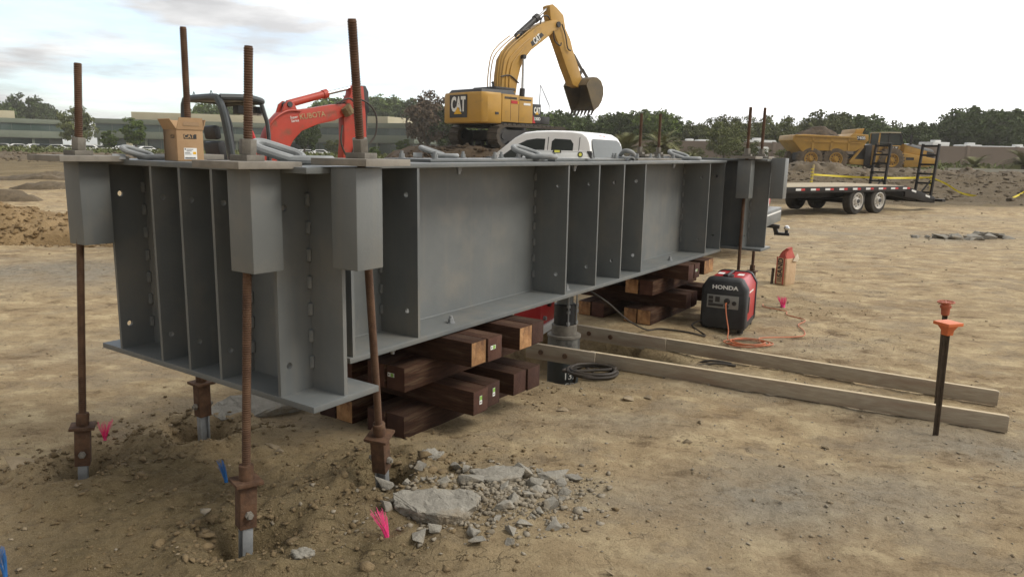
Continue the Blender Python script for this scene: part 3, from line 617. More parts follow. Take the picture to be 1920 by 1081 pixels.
# ---- threaded anchor rods
def anchor(label, top, foot, zplate, plate=0.30, prot=0.0, turn=0.0, thick=0.028, sleeve=True, lowz=0.30):
    """a rod from the ground through its beam sleeve, nuts and bearing plate on top, coupling sleeve below"""
    T, F = Vector(GW(*top)), Vector(GW(*foot)); D = T - F; Ln = D.length; dn = D.normalized()
    t_ = thing('anchor_rod', label, 'anchor rod', F, 0, 'threaded anchor rods of the load frame')
    q = dn.to_track_quat('Z', 'Y'); Q = Matrix.Rotation(TH, 4, 'Z')
    MA = q.to_matrix().to_4x4() @ Matrix.Rotation(TH + turn, 4, 'Z')
    k0 = lowz / dn.z if sleeve else 0.02
    # thread
    pr = []; p_ = 0.0098; r_ = 0.0188; s_ = k0 - 0.04
    while s_ < Ln - p_: pr += [(r_ * 0.84, s_), (r_, s_ + p_ * 0.3), (r_, s_ + p_ * 0.6), (r_ * 0.84, s_ + p_ * 0.88)]; s_ += p_
    pr += [(r_ * 0.86, Ln)]
    MB(MA).lathe(pr, 12).build('threaded_bar', 'rod', t_, sharp=50)
    kp = (zplate - F.z) / dn.z
    # plate is level and square to the beams
    c_ = dn * kp; h = plate / 2
    PM = Matrix.Translation(c_) @ Matrix.Rotation(TH + prot, 4, 'Z')
    MB(PM).bx(-h, h, -h, h, 0, thick).build('bearing_plate', 'plate', t_, 0.002)
    MB(PM @ Matrix.Rotation(0.12, 4, 'Z')).bx(-0.047, 0.047, -0.047, 0.047, thick, thick + 0.024).build('washer_plate', 'nut', t_, 0.002)
    NM = Matrix.Translation(c_ + dn * (thick + 0.024)) @ MA
    MB(NM).cyl((0, 0, 0), (0, 0, 0.062), 0.034, n=6).build('nut', 'nut', t_, 0.003)
    if sleeve:
        MB(MA).bx(-0.036, 0.036, -0.036, 0.036, k0 - 0.215, k0 - 0.018).build('coupling_box', 'rust', t_, 0.004)
        MB(MA).bx(-0.058, 0.058, -0.058, 0.058, k0 - 0.018, k0 - 0.003).build('coupling_plate', 'rust', t_, 0.002)
        MB(MA).cyl((0, 0, k0 - 0.003), (0, 0, k0 + 0.062), 0.031, n=12).build('coupling_nut', 'rust', t_, 0.003)
        MB(MA).cyl((0, -0.062, k0 - 0.15), (0, 0.062, k0 - 0.15), 0.0105, n=10).cyl((0, -0.052, k0 - 0.15), (0, -0.037, k0 - 0.15), 0.018, n=6).cyl((0, 0.037, k0 - 0.15), (0, 0.052, k0 - 0.15), 0.018, n=6).build('cross_pin', 'plate', t_)
        b_ = MB(MA); lo = -0.25
        for a in (-1, 1): b_.bx(-0.022, 0.022, a * 0.024 - 0.005, a * 0.024 + 0.005, lo, k0 - 0.17)
        b_.bx(-0.004, 0.004, -0.019, 0.019, lo, k0 - 0.175); b_.build('anchor_bar', 'galv', t_, 0.001)
    return t_
anchor('rusty threaded rod at the left end of the near cross beam', (1.885, 3.875, 2.085), (1.745, 3.89, -0.07), 1.615, 0.33, 0.0, 0.15, lowz=0.335)
anchor('rusty threaded rod nearest the camera, beside the cardboard box, blue marker at foot', (1.908, 2.577, 2.09), (1.80, 2.60, -0.07), 1.617, 0.30, 0.0, 0.5, lowz=0.375)
anchor('leaning rusty threaded rod at the right end of the near cross beam', (2.115, 2.215, 2.195), (2.56, 2.516, 0.0), 1.634, 0.29, 0.1, 0.35, lowz=0.325)
anchor('tallest rusty threaded rod standing behind the cardboard box', (2.455, 3.875, 2.335), (2.45, 3.89, -0.03), 1.627, 0.26, 0.0, 0.2, lowz=0.36)
anchor('threaded rod on the far cross beam directly behind the generator', (8.37, 2.575, 2.245), (8.37, 2.575, 0.0), 1.686, 0.27, lowz=0.34)
anchor('rightmost tall threaded rod behind the far cross beam', (8.965, 2.59, 2.275), (8.965, 2.59, 0.0), 1.688, 0.24, lowz=0.36)
anchor('thin rod right of the pickup, left one of two behind the girder', (8.37, 3.875, 2.19), (8.37, 3.875, 0.0), 1.686, 0.27, lowz=0.34)
anchor('thin rod right of the pickup, right one of two behind the girder', (8.93, 3.875, 2.215), (8.93, 3.875, 0.0), 1.688, 0.24, lowz=0.34)

# ---- things lying on the girder
def ring_path(a, b, n=28):   # stadium: straight length a, end radius b
    P = []
    for k in range(n):
        th = 2 * PI * k / n; x, y = math.cos(th), math.sin(th)
        P.append((x * b + (a / 2 if x > 0 else -a / 2) * min(1, abs(x) * 6), y * b, 0))
    return P
def chain(label, g, m, z, rot, lean=0.45, sc=1.0, lug=True):
    t_ = thing('chain_link', label, 'chain', GW(g, m, z), TH + rot, 'grey lifting links on top of the frame')
    r_ = 0.017 * sc
    MB(Matrix.Translation((0, 0, r_))).tube(ring_path(0.09 * sc, 0.042 * sc), r_, 10, True).build('flat_link', 'link', t_)
    MB(Matrix.Translation((-0.095 * sc, 0, 0.045 * sc)) @ Matrix.Rotation(0.30, 4, 'Y') @ Matrix.Rotation(lean, 4, 'X')).tube(ring_path(0.09 * sc, 0.042 * sc), r_, 10, True).build('leaning_link', 'link', t_)
    if lug:
        b_ = MB(Matrix.Translation((-0.20 * sc, 0, 0))); P = [(math.cos(a) * 0.034 * sc, math.sin(a) * 0.034 * sc) for a in np.linspace(0, PI, 10)] + [(math.cos(a) * 0.022 * sc, math.sin(a) * 0.022 * sc) for a in np.linspace(PI, 0, 10)]
        b_.prism(P, 'x', -0.03, 0.03).build('strap', 'link', t_, 0.002)
    return t_
chain('grey chain links beside the rod nearest the camera', 2.30, 2.72, 1.626, -0.70, 0.30, 1.25, False)
chain('grey chain link and strap left of the cardboard box', 2.12, 3.66, 1.626, -0.5, 0.3, 0.8)
top = lambda g: 1.628 + 0.006 * (g - 2.6)
plates = [('long flat grey plate lying on the near half of the girder', 3.40, 4.72, 2.92, 3.30, 0.016), ('flat grey plate on the girder under the spirit level', 4.72, 6.0, 2.88, 3.34, 0.018), ('flat grey plate on the girder near the far rods', 6.35, 7.4, 2.95, 3.30, 0.016)]
PZ = {}
for i, (lb, a, c_, d_, e_, th) in enumerate(plates):
    if i == 1: a = 4.76
    zc = top((a + c_) / 2) + 0.002
    t_ = thing('cover_plate', lb, 'steel plate', GW((a + c_) / 2, (d_ + e_) / 2, zc), TH, 'cover plates on the girder', tilt=-0.006)
    MB().bx(-(c_ - a) / 2, (c_ - a) / 2, -(e_ - d_) / 2, (e_ - d_) / 2, 0, th).build('plate', 'plate' if i == 2 else 'paint', t_, 0.002)
    for u in (-0.42, 0.05, 0.40):
        for v in (-0.36, 0.36): bolt(t_, (u * (c_ - a), v * (e_ - d_), th), 0.014, m='link')
    PZ[i] = zc + th
chain('grey chain links on the girder left of the big excavator', 3.85, 3.18, PZ[0] + 0.001, -0.85, 0.12, 0.9)
chain('grey chain links on the girder in front of the pickup windscreen', 4.60, 2.90, PZ[0] + 0.001, -0.95, 0.30, 1.15, False)
chain('grey chain links on the girder below the pickup rear window', 6.10, 2.98, top(6.1) + 0.002, -2.4 + PI, 0.35, 1.1)
chain('grey chain links on the girder beside the two thin rods', 7.62, 2.95, top(7.62), -1.1, 0.35, 1.2)
# spirit level standing on edge
lv = thing('spirit_level', 'long silver spirit level with yellow vials standing on the girder', 'spirit level', GW(5.02, 3.03, PZ[1]), TH - 0.62, None)
MB().bx(-0.30, 0.30, -0.012, 0.012, 0.0, 0.058).bx(-0.30, 0.30, -0.016, 0.016, 0.0, 0.006).bx(-0.30, 0.30, -0.016, 0.016, 0.052, 0.058).build('rail', 'alu', lv, 0.001)
for u in (-0.20, 0.20):
    MB().cyl((u, -0.0135, 0.03), (u, 0.0135, 0.03), 0.023, n=20).build('vial_ring', 'black', lv); MB().cyl((u, -0.0150, 0.03), (u, 0.0150, 0.03), 0.0135, n=16).build('vial', 'vial', lv)
MB().bx(-0.035, 0.035, -0.0165, 0.0165, 0.040, 0.0595).build('vial_window', 'black', lv); MB().bx(-0.022, 0.022, -0.0175, 0.0175, 0.044, 0.0605).build('vial', 'vial', lv)
for s_ in (-1, 1): MB().prism([(s_ * 0.30, 0), (s_ * 0.30, 0.058), (s_ * 0.255, 0.058), (s_ * 0.29, 0)], 'y', -0.0165, 0.0165).build('end_cap', 'black', lv)

# cardboard box
cbx = thing('cardboard_box', 'open brown cardboard box with printed logo and shipping label', 'box', GW(2.15, 3.445, 1.627), TH - 0.10)
w_, d_, h_ = 0.098, 0.066, 0.150       # half sizes
b_ = MB()
b_.bx(-d_, d_, -w_ * .7, -w_ * .7 + 0.004, 0, h_).bx(-d_, d_, w_ * .7 - 0.004, w_ * .7, 0, h_).bx(-d_, -d_ + 0.004, -w_ * .7 + .004, w_ * .7 - .004, 0, h_).bx(d_ - 0.004, d_, -w_ * .7 + .004, w_ * .7 - .004, 0, h_).bx(-d_ + .004, d_ - .004, -w_ * .7 + .004, w_ * .7 - .004, 0, 0.004)
b_.build('carton', 'cardboard', cbx, 0.0012)
W7 = w_ * .7
def flap(a, c_, out_, lift, skew=0.0):
    a, c_, o_ = Vector(a), Vector(c_), Vector(out_); n_ = Vector((0, 0, lift)); e = (c_ - a) * 0.06
    P = [a, c_, c_ + o_ + n_ - e + (c_ - a) * skew, a + o_ + n_ + e + (c_ - a) * skew]; nn_ = (P[1] - P[0]).cross(P[3] - P[0]).normalized() * 0.0035
    MB().hexa([P[0], P[1], P[1] + nn_, P[0] + nn_, P[3], P[2], P[2] + nn_, P[3] + nn_]).build('flap', 'cardin' if abs(out_[0]) > 9 else 'cardboard', cbx)
flap((-d_, -W7, h_), (-d_, W7, h_), (-0.025, 0, 0), 0.048, 0.05); flap((d_, -W7, h_), (d_, W7, h_), (0.02, 0, 0), 0.05)
flap((-d_, -W7, h_), (d_, -W7, h_), (0, -0.006, 0), 0.056, 0.03); flap((-d_, W7, h_), (d_, W7, h_), (0, 0.03, 0), 0.045)
# print on the two faces that show: -x face (towards viewer left) and -y face (right)
RX = (PI / 2, 0, 0); RXm = (PI / 2, 0, -PI / 2)
MB().bx(-0.032, 0.032, -W7 - 0.0012, -W7 - 0.0002, 0.106, 0.128).build('logo_panel', 'mblack', cbx); text('CAT', 0.026, 'cardboard', cbx, (-0.006, -W7 - 0.0018, 0.117), RX, ext=0.0004, bold=0.0006, name='logo_lettering')
MB().bx(-0.034, 0.030, -W7 - 0.0012, -W7 - 0.0002, 0.008, 0.062).build('shipping_label', 'tagwhite', cbx)
lb = MB()
for k in range(16): lb.bx(-0.030 + k * 0.0033, -0.030 + k * 0.0033 + 0.0016 + 0.0008 * (k % 2), -W7 - 0.0019, -W7 - 0.0013, 0.010, 0.018)
for k, (u0, u1) in enumerate(((-0.022, 0.012), (-0.022, 0.004), (-0.030, -0.004), (-0.030, 0.002))): lb.bx(u0, u1, -W7 - 0.0019, -W7 - 0.0013, 0.054 - k * 0.0075, 0.0565 - k * 0.0075)
lb.bx(-0.031, -0.025, -W7 - 0.0019, -W7 - 0.0013, 0.053, 0.059)
lb.build('label_print', 'mblack', cbx); MB().bx(0.010, 0.026, -W7 - 0.0019, -W7 - 0.0013, 0.032, 0.044).build('label_sticker', 'ylogo', cbx)
MB(Matrix.Translation((0, -W7 - 0.0012, 0))).bx(-0.035, 0.045, -0.0062, -0.0052, h_ + 0.018, h_ + 0.046).build('flap_label', 'cardin', cbx)
MB().bx(-d_ - 0.0012, -d_ - 0.0002, -0.045, -0.008, 0.108, 0.126).build('logo_panel', 'mblack', cbx); text('CAT', 0.02, 'cardboard', cbx, (-d_ - 0.0018, -0.026, 0.117), RXm, ext=0.0004, bold=0.0005, name='logo_lettering')

# ---- timber stacks
def timber(label, g0, g1, m0, m1, z0, ends, tagpos=None, grp='timbers of the near stack'):
    """square sawn timber; ends = materials of its two ends"""
    along = (g1 - g0) > (m1 - m0); L_ = (g1 - g0) if along else (m1 - m0); gc, mc = (g0 + g1) / 2, (m0 + m1) / 2
    jit = random.uniform(-0.006, 0.006)
    t_ = thing('timber', label, 'timber', GW(gc, mc, z0), TH + (0 if along else PI / 2) + jit, grp)
    h = (m1 - m0 if along else g1 - g0) / 2 - 0.0015; b_ = MB(); l2 = L_ / 2 + random.uniform(-0.012, 0.012)
    w1, w2 = random.uniform(0, 0.003), random.uniform(0, 0.003)
    i = b_.pts([(-l2, -h, 0.0005), (l2, -h + w1, 0.0005), (l2, h, 0.0005), (-l2, h - w2, 0.0005), (-l2, -h, 0.1485), (l2, -h + w1, 0.1485), (l2, h, 0.1485), (-l2, h - w2, 0.1485)])
    for q in ((3, 2, 1, 0), (4, 5, 6, 7), (0, 1, 5, 4), (2, 3, 7, 6)): b_.face(*[i + k for k in q])
    b_.cur = 1; b_.face(i + 1, i + 2, i + 6, i + 5); b_.cur = 2; b_.face(i + 3, i, i + 4, i + 7)
    b_.build('timber_block', ['wood', ends[1], ends[0]], t_, 0.004)
    if tagpos:
        e, u, v, vert = tagpos; s_ = 1 if e else -1; x = s_ * (l2 + 0.0012)
        a, c_ = (0.012, 0.026) if vert else (0.026, 0.012)
        MB().bx(min(x, x - s_ * .0009), max(x, x - s_ * .0009), u - a, u + a, v - c_, v + c_).build('timber_tag', 'tagwhite', t_)
        x2 = x + s_ * .0009
        if vert: MB().bx(min(x, x2), max(x, x2), u - a * .9, u + a * .9, v, v + c_ * .95).build('tag_print', 'taggreen', t_); MB().bx(min(x, x2), max(x, x2), u - .005, u + .005, v - c_ * .7, v - c_ * .35).build('tag_print', 'mblack', t_)
        else: MB().bx(min(x, x2), max(x, x2), u + 0.002 * -s_ - (a * .9 if s_ < 0 else 0), u + 0.002 * -s_ + (a * .9 if s_ > 0 else 0), v - c_ * .9, v + c_ * .9).build('tag_print', 'taggreen', t_); MB().bx(min(x, x2), max(x, x2), u + s_ * -0.016 - .004, u + s_ * -0.016 + .004, v - .005, v + .005).build('tag_print', 'mblack', t_)
    return t_
T = 0.149
def stack(which, ga, gb, ml, mr, across, endl, endr, lay, tags, grp, zb=0.0):
    """lengthwise pairs at ml and mr (right edge of each pair), crosswise pairs starting at the g's in across"""
    nm = ('bottom', 'second', 'third', 'top')
    for k in range(4):
        if k % 2 == 0:
            for side, mm in (('left', ml), ('right', mr)):
                for j, one in ((0, 'right'), (1, 'left')):
                    timber(f'lengthwise timber in the {nm[k]} layer of the {which} stack, {side} pair, {one} one', ga, gb, mm + j * 0.152, mm + j * 0.152 + T, zb + k * T, lay.get((k, side, one), ('woodendd', 'woodendd')), tags.get((k, side, one)), grp)
        else:
            for side, gg in zip(('near', 'far'), across[k // 2]):
                for j, one in ((0, 'front'), (1, 'back')):
                    timber(f'crosswise timber in the {nm[k]} layer of the {which} stack, {side} pair, {one} one', gg + j * 0.152, gg + j * 0.152 + T, endr, endl, zb + k * T, lay.get((k, side, one), ('woodendd', 'woodendd')), tags.get((k, side, one)), grp)
F_, K_ = 'woodend', 'woodendd'
# crosswise timbers: local -x end is the right-hand one that faces the viewer; lengthwise: local -x end is the near one
stack('near', 3.09, 4.32, 3.30, 2.855, ((3.350, 3.805), (3.345, 3.845)), 3.78, 2.555,
      {(0, 'left', 'right'): (F_, K_), (3, 'near', 'front'): (F_, K_), (3, 'far', 'front'): (F_, K_), (1, 'far', 'front'): (K_, K_)},
      {(1, 'near', 'front'): (0, 0.0, 0.082, True), (1, 'near', 'back'): (0, -0.01, 0.085, True), (3, 'near', 'back'): (0, 0.02, 0.085, False), (2, 'right', 'right'): (0, 0.035, 0.09, False), (0, 'left', 'left'): (0, 0.02, 0.08, True)}, 'timbers of the near stack')
stack('far', 6.76, 7.98, 3.445, 2.915, ((7.06, 7.58), (7.04, 7.50)), 3.90, 2.665,
      {(0, 'left', 'right'): (K_, K_), (0, 'left', 'left'): (F_, K_), (0, 'right', 'right'): (F_, K_), (0, 'right', 'left'): (F_, K_), (2, 'right', 'left'): (F_, K_), (2, 'left', 'left'): (F_, K_), (3, 'far', 'back'): (F_, K_), (3, 'far', 'front'): (F_, K_)},
      {(3, 'near', 'back'): (0, 0.02, 0.08, False)}, 'timbers of the far stack', 0.028)
# ------------------------------------------------------------------ pile, jack and reference beams
PG, PM_ = 5.48, 3.17
pl = thing('test_pile', 'grey steel pipe pile with collar and chalk marks in a pit under the girder', 'pile', GW(PG, PM_, 0.0), TH)
MB().cyl((0, 0, -0.62), (0, 0, 0.125), 0.138, n=32).build('pipe', 'darkgrey', pl)
MB().cyl((0, 0, -0.07), (0, 0, 0.122), 0.141, n=32).build('bare_pipe_top', mat('scuffed_pipe', (0.15, 0.145, 0.128), (0.06, 0.058, 0.052), 9, 0.7, 0, 0.2, 40, lo=.45, hi=.6), pl)
MB().cyl((0, 0, 0.125), (0, 0, 0.150), 0.148, n=32).build('cap_plate', 'nut', pl, 0.003)
text('132', 0.085, 'tagwhite', pl, (-0.079, -0.119, -0.20), (PI / 2, 0, -0.60), name='chalk_number', ext=0.002)
text('CD', 0.070, 'tagwhite', pl, (-0.079, -0.119, -0.285), (PI / 2, 0, -0.60), name='chalk_number', ext=0.002)
jk = thing('hydraulic_jack', 'black and grey hydraulic jack column between the pile and the girder', 'jack', GW(PG, PM_, 0.150), TH)
b_ = MB(); b_.lathe([(0.108, 0), (0.111, 0.004), (0.111, 0.085), (0.106, 0.09)], 28); b_.build('base_ring', 'nut', jk)
MB().lathe([(0.088, 0.09), (0.094, 0.095), (0.094, 0.265), (0.088, 0.272)], 28).build('cylinder', 'black', jk)
MB().lathe([(0.072, 0.272), (0.072, 0.44), (0.092, 0.442), (0.092, 0.463)], 24).build('ram', 'paint', jk)
for s_, a in ((1, -2.3), (1, -1.2)):
    x, y = 0.103 * math.cos(a), 0.103 * math.sin(a)
    MB().cyl((x, y, 0.0), (x, y, 0.44), 0.007, n=8).build('side_rod', 'galv', jk)
    for z in (0.10, 0.20, 0.25): MB().cyl((x, y, z), (x, y, z + 0.022), 0.019, n=6).build('rod_clamp', 'galv', jk)
# red hydraulic pump beyond the jack
rp = thing('hydraulic_pump', 'bright red pump box on the ground beyond the pile', 'pump', GW(5.98, 3.80, 0.0), TH + 0.2)
MB().bx(-0.20, 0.20, -0.14, 0.14, 0.08, 0.37).build('tank', 'red', rp, 0.02); MB().bx(-0.22, 0.22, -0.16, 0.16, 0.0, 0.08).build('base', 'white', rp, 0.01)
MB().cyl((0, -0.14, 0.27), (0, -0.165, 0.27), 0.03, n=14).build('gauge', 'black', rp); MB().cyl((-0.12, -0.14, 0.15), (-0.12, -0.17, 0.15), 0.02, n=10).build('valve', 'galv', rp)
# reference beams: each a long board with a thicker packing piece at the pile end
def refbeam(label, p, q, h, split, disks):
    P, Q = Vector(GW(*p)), Vector(GW(*q)); d = (Q - P); L_ = d.length; an = math.atan2(d.y, d.x); zt = 0.0
    t_ = thing('reference_board', label, 'board', P, an, 'reference boards straddling the pile')
    slope = math.atan2(d.z, Vector((d.x, d.y)).length); M_ = Matrix.Rotation(-slope, 4, 'Y')
    b_ = MB(M_); b_.cur = 0; b_.bx(split + 0.002, L_, -0.018, 0.018, 0, h); b_.build('plank', 'board', t_, 0.002)
    MB(M_).bx(split - 0.05, L_ - 0.01, -0.016, 0.016, h + 0.0005, h + 0.004).build('top_edge', 'boardtop', t_)  # paler strip laid along the top edge of the board
    MB(M_).bx(0, split, -0.034, 0.004, -0.018, h + 0.006).build('packing_board', 'board', t_, 0.003)
    for u in disks: MB(M_).cyl((u, -0.044, h * 0.45), (u, -0.034, h * 0.45), 0.022, n=16).build('bolt_head', 'rust', t_, 0.003)
    return t_
refbeam('near long weathered board running from the pile to the orange-capped stakes', (5.13, 3.32, 0.010), (5.575, -0.10, -0.012), 0.108, 0.62, (0.14, 0.36))
refbeam('far long weathered board running from behind the pile, parallel to the near one', (6.02, 3.40, 0.0), (6.175, -0.03, -0.012), 0.105, 0.95, (0.20, 0.42))
# stakes with safety caps
def stk(label, g, m, h, lean, cap):
    x, y, _ = GW(g, m); t_ = thing('steel_stake', label, 'stake', (x, y, gz(x, y)), 0.3, 'capped steel stakes')
    ex, ey = lean; tp = Vector((ex, ey, h))
    b_ = MB(); dn = tp.normalized(); q = dn.to_track_quat('Z', 'Y').to_matrix().to_4x4(); Ln = tp.length
    b_.at(q); b_.bx(-0.012, 0.012, 0.008, 0.012, -0.1, Ln); b_.bx(-0.012, -0.008, -0.012, 0.008, -0.1, Ln); b_.build('angle_bar', 'stake', t_)
    C_ = Matrix.Translation(tp) @ q
    if cap == 'square':
        b_ = MB(C_ @ Matrix.Translation((0, 0, -0.075)))
        sq = lambda r, z: [(-r, -r, z), (r, -r, z), (r, r, z), (-r, r, z)]
        pyloft(b_, [sq(0.023, 0), sq(0.025, 0.028), sq(0.033, 0.045), sq(0.042, 0.062), sq(0.058, 0.063), sq(0.058, 0.082), sq(0.057, 0.083)]); b_.build('safety_cap', 'ocap', t_, 0.002)
    else:
        b_ = MB(C_ @ Matrix.Translation((0, 0, -0.085))); b_.lathe([(0.022, 0), (0.026, 0.005), (0.028, 0.05), (0.036, 0.052), (0.036, 0.068), (0.030, 0.075), (0.030, 0.086)], 18); b_.build('safety_cap', 'ocapd', t_)
        b_ = MB(C_); P = [(0.052 * math.cos(a), 0.052 * math.sin(a), 0.008) for a in np.linspace(0, 2 * PI, 24, endpoint=False)]; b_.tube(P, 0.005, 6, True)
        for k in range(4): a = PI * k / 4; b_.bar((-0.052 * math.cos(a), -0.052 * math.sin(a), 0.006), (0.052 * math.cos(a), 0.052 * math.sin(a), 0.006), 0.008, 0.008)
        b_.build('cap_crown', 'ocapd', t_)
stk('steel stake with bright orange square cap at the near board', 5.25, 0.275, 0.735, (-0.015, 0.0), 'square')
stk('steel stake with dull red round cap behind the orange one', 5.89, 0.325, 0.755, (-0.035, 0.0), 'round')
b_ = MB()

# ------------------------------------------------------------------ generator
ga = math.atan2(0.89, 0.45)
gn = thing('portable_generator', 'red and black portable generator on the ground in front of far timber stack', 'generator', (2.275, 7.03, gz(2.3, 7.2) + 0.006), ga)
# local: x runs back along its side, y to its left; near right corner of the front face is the origin, front faces -x
W2, L2 = 0.445, 0.655
def body_ring(x, ins, z0=0.035, z1=0.545, top=0.075):
    y0, y1 = 0 + ins, W2 - ins
    return [(x, y0 + .03, z0), (x, y0, z0 + 0.03), (x, y0, z1 - 0.10), (x, y0 + 0.055, z1 - 0.012), (x, y0 + 0.09, z1), (x, y1 - 0.09, z1), (x, y1 - 0.055, z1 - 0.012), (x, y1, z1 - 0.10), (x, y1, z0 + 0.03), (x, y1 - .03, z0)]
b_ = MB(); pyloft(b_, [body_ring(0.0, 0.028, 0.05, 0.515), body_ring(0.018, 0.008, 0.038, 0.535), body_ring(0.05, 0.0), body_ring(0.12, 0.0)]); b_.build('front_cover', 'black', gn, 0.006)
b_ = MB(); pyloft(b_, [body_ring(0.121, 0.010, 0.05, 0.538), body_ring(L2 - 0.09, 0.010, 0.05, 0.538)]); b_.build('side_cover', 'red', gn, 0.004)
b_ = MB(); pyloft(b_, [body_ring(L2 - 0.089, 0.0), body_ring(L2 - 0.02, 0.004), body_ring(L2, 0.03, 0.06, 0.51)]); b_.build('rear_cover', 'black', gn, 0.006)
MB().bx(0.14, L2 - 0.11, 0.004, 0.0095, 0.06, 0.105).build('sill_trim', 'black', gn); MB().bx(0.11, L2 - .09, 0.02, W2 - 0.02, 0.025, 0.052).build('base_tray', 'black', gn)
b_ = MB(); b_.bx(0.125, 0.155, -0.004, 0.009, 0.20, 0.36); b_.build('side_vent', 'mblack', gn, 0.004); MB().bx(0.150, 0.156, -0.006, 0.0, 0.21, 0.35).build('vent_rim', 'galv', gn)
for x in (0.07, 0.56):
    for y in (0.05, W2 - 0.05): MB().cyl((x, y, 0.0), (x, y, 0.04), 0.028, n=12).build('foot', 'rubber', gn)
RF = (PI / 2, 0, -PI / 2)
text('HONDA', 0.053, 'tagwhite', gn, (-0.003, W2 / 2 - 0.01, 0.452), (R(90), 0, -PI / 2), name='maker_lettering', sx=1.25, ext=0.003, bold=0.0016)
MB().bx(-0.003, 0.02, 0.075, W2 - 0.065, 0.245, 0.375).build('control_panel', mat('panel_grey', (0.20, 0.20, 0.185), (0.24, 0.24, 0.22), 8, 0.5), gn, 0.003)
for (y0, y1, z0, z1) in ((0.32, 0.365, 0.33, 0.362), (0.32, 0.365, 0.293, 0.322), (0.255, 0.30, 0.305, 0.36), (0.22, 0.365, 0.262, 0.285), (0.20, 0.365, 0.286, 0.289)): MB().bx(-0.007, -0.003, y0, y1, z0, z1).build('panel_switch', 'mblack', gn, 0.001)
for (y, z, r_) in ((0.185, 0.32, 0.030), (0.115, 0.305, 0.022), (0.185, 0.268, 0.020)): MB().cyl((-0.010, y, z), (-0.002, y, z), r_, n=18).build('socket', 'mblack', gn, 0.002)
for z in (0.385, 0.21, 0.175, 0.14, 0.105): MB().bx(-0.001 + (0.004 if z < .3 else 0), 0.02, 0.04, W2 - 0.04, z, z + 0.014).build('cover_rib', 'black', gn, 0.004)
MB().bx(0.012, 0.05, 0.07, W2 - 0.07, 0.06, 0.085).build('cover_rib', 'black', gn, 0.005)
b_ = MB(); b_.lathe([(0.055, 0), (0.055, 0.014), (0.045, 0.02), (0.02, 0.022)], 20, (0.20, W2 / 2, 0.538)); b_.build('fuel_cap', 'black', gn)
MB().tube([(0.13, W2 / 2, 0.545), (0.16, W2 / 2, 0.56), (0.42, W2 / 2, 0.56), (0.46, W2 / 2, 0.545)], 0.014, 8).build('carry_handle', 'black', gn)
for y in (0.10, W2 - 0.15): MB().bx(0.30, 0.42, y, y + 0.06, 0.5385, 0.540).build('warning_label', 'tagwhite', gn)
MB().bx(0.20, 0.42, 0.0085, 0.0099, 0.385, 0.40).build('warning_label', 'tagwhite', gn)

# orange extension cord: socket, coil on the ground, tail past the generator
gM = Matrix.Translation(gn.location) @ Matrix.Rotation(ga, 4, 'Z')
P0 = gM @ Vector((-0.012, 0.185, 0.30))
cc = Vector(GW(6.83, 1.965)); cc.z = gz(cc.x, cc.y)
def smooth_path(P, n=8):
    P = [Vector(p) for p in P]; out_ = []
    for i in range(len(P) - 1):
        a, b2, c2, d2 = P[max(i - 1, 0)], P[i], P[i + 1], P[min(i + 2, len(P) - 1)]
        for k in range(n):
            u = k / n; out_.append(0.5 * ((2 * b2) + (c2 - a) * u + (2 * a - 5 * b2 + 4 * c2 - d2) * u * u + (3 * b2 - a - 3 * c2 + d2) * u ** 3))
    return out_ + [P[-1]]
pts = [P0, P0 + gM.to_3x3() @ Vector((-0.045, 0, 0.0)), P0 + gM.to_3x3() @ Vector((-0.085, -0.02, -0.10)), P0 + gM.to_3x3() @ Vector((-0.14, -0.06, -0.23)), cc + Vector((-0.15, 0.12, 0.03))]
rg = random.Random(4)
for k in range(44):
    a = 2.2 + k * 2 * PI / 9.2; rr = 0.150 + 0.036 * math.sin(k * 0.83) + rg.uniform(-0.02, 0.02)
    pts.append(cc + Vector((rr * 1.12 * math.cos(a) + 0.03 * math.sin(k * .37), rr * 0.86 * math.sin(a), 0.012 + 0.0012 * k * 0.7)))
e_ = pts[-1]
tail = [(2.83, 7.05), (2.95, 7.25), (2.98, 7.5), (3.15, 7.75), (3.05, 8.0), (3.10, 8.2), (2.95, 8.45), (2.98, 8.6)]
ppts = pts + [e_ + Vector((0.06, 0.10, 0.0))] + [Vector((x, y, gz(x, y) + 0.012)) for x, y in tail]
oc = MB().tube(smooth_path(ppts, 5), 0.0056, 6).build('extension_cord', 'cord'); oc.location = (0, 0, 0)
tag(oc, 'coiled orange extension cord plugged into the generator', 'cord')
# dark power cable from the jack to the generator
c0 = Vector(GW(5.62, 3.05, 0.55)); c1 = gM @ Vector((0.02, W2 - 0.02, 0.10))
cab = [c0, Vector(GW(5.85, 2.95, 0.40)), Vector(GW(6.2, 2.90, 0.18)), Vector(GW(6.55, 2.86, 0.03))]
for g, m in ((6.66, 2.78), (6.70, 2.62), (6.72, 2.48), (6.80, 2.36)): x, y, _ = GW(g, m); cab.append(Vector((x, y, gz(x, y) + 0.012)))
cab += [c1 + Vector((-0.10, -0.03, -0.05)), c1]
tag(MB().tube(smooth_path(cab, 6), 0.0085, 6).build('power_cable', 'hose'), 'dark cable hanging from the girder and lying across to the generator', 'cable')
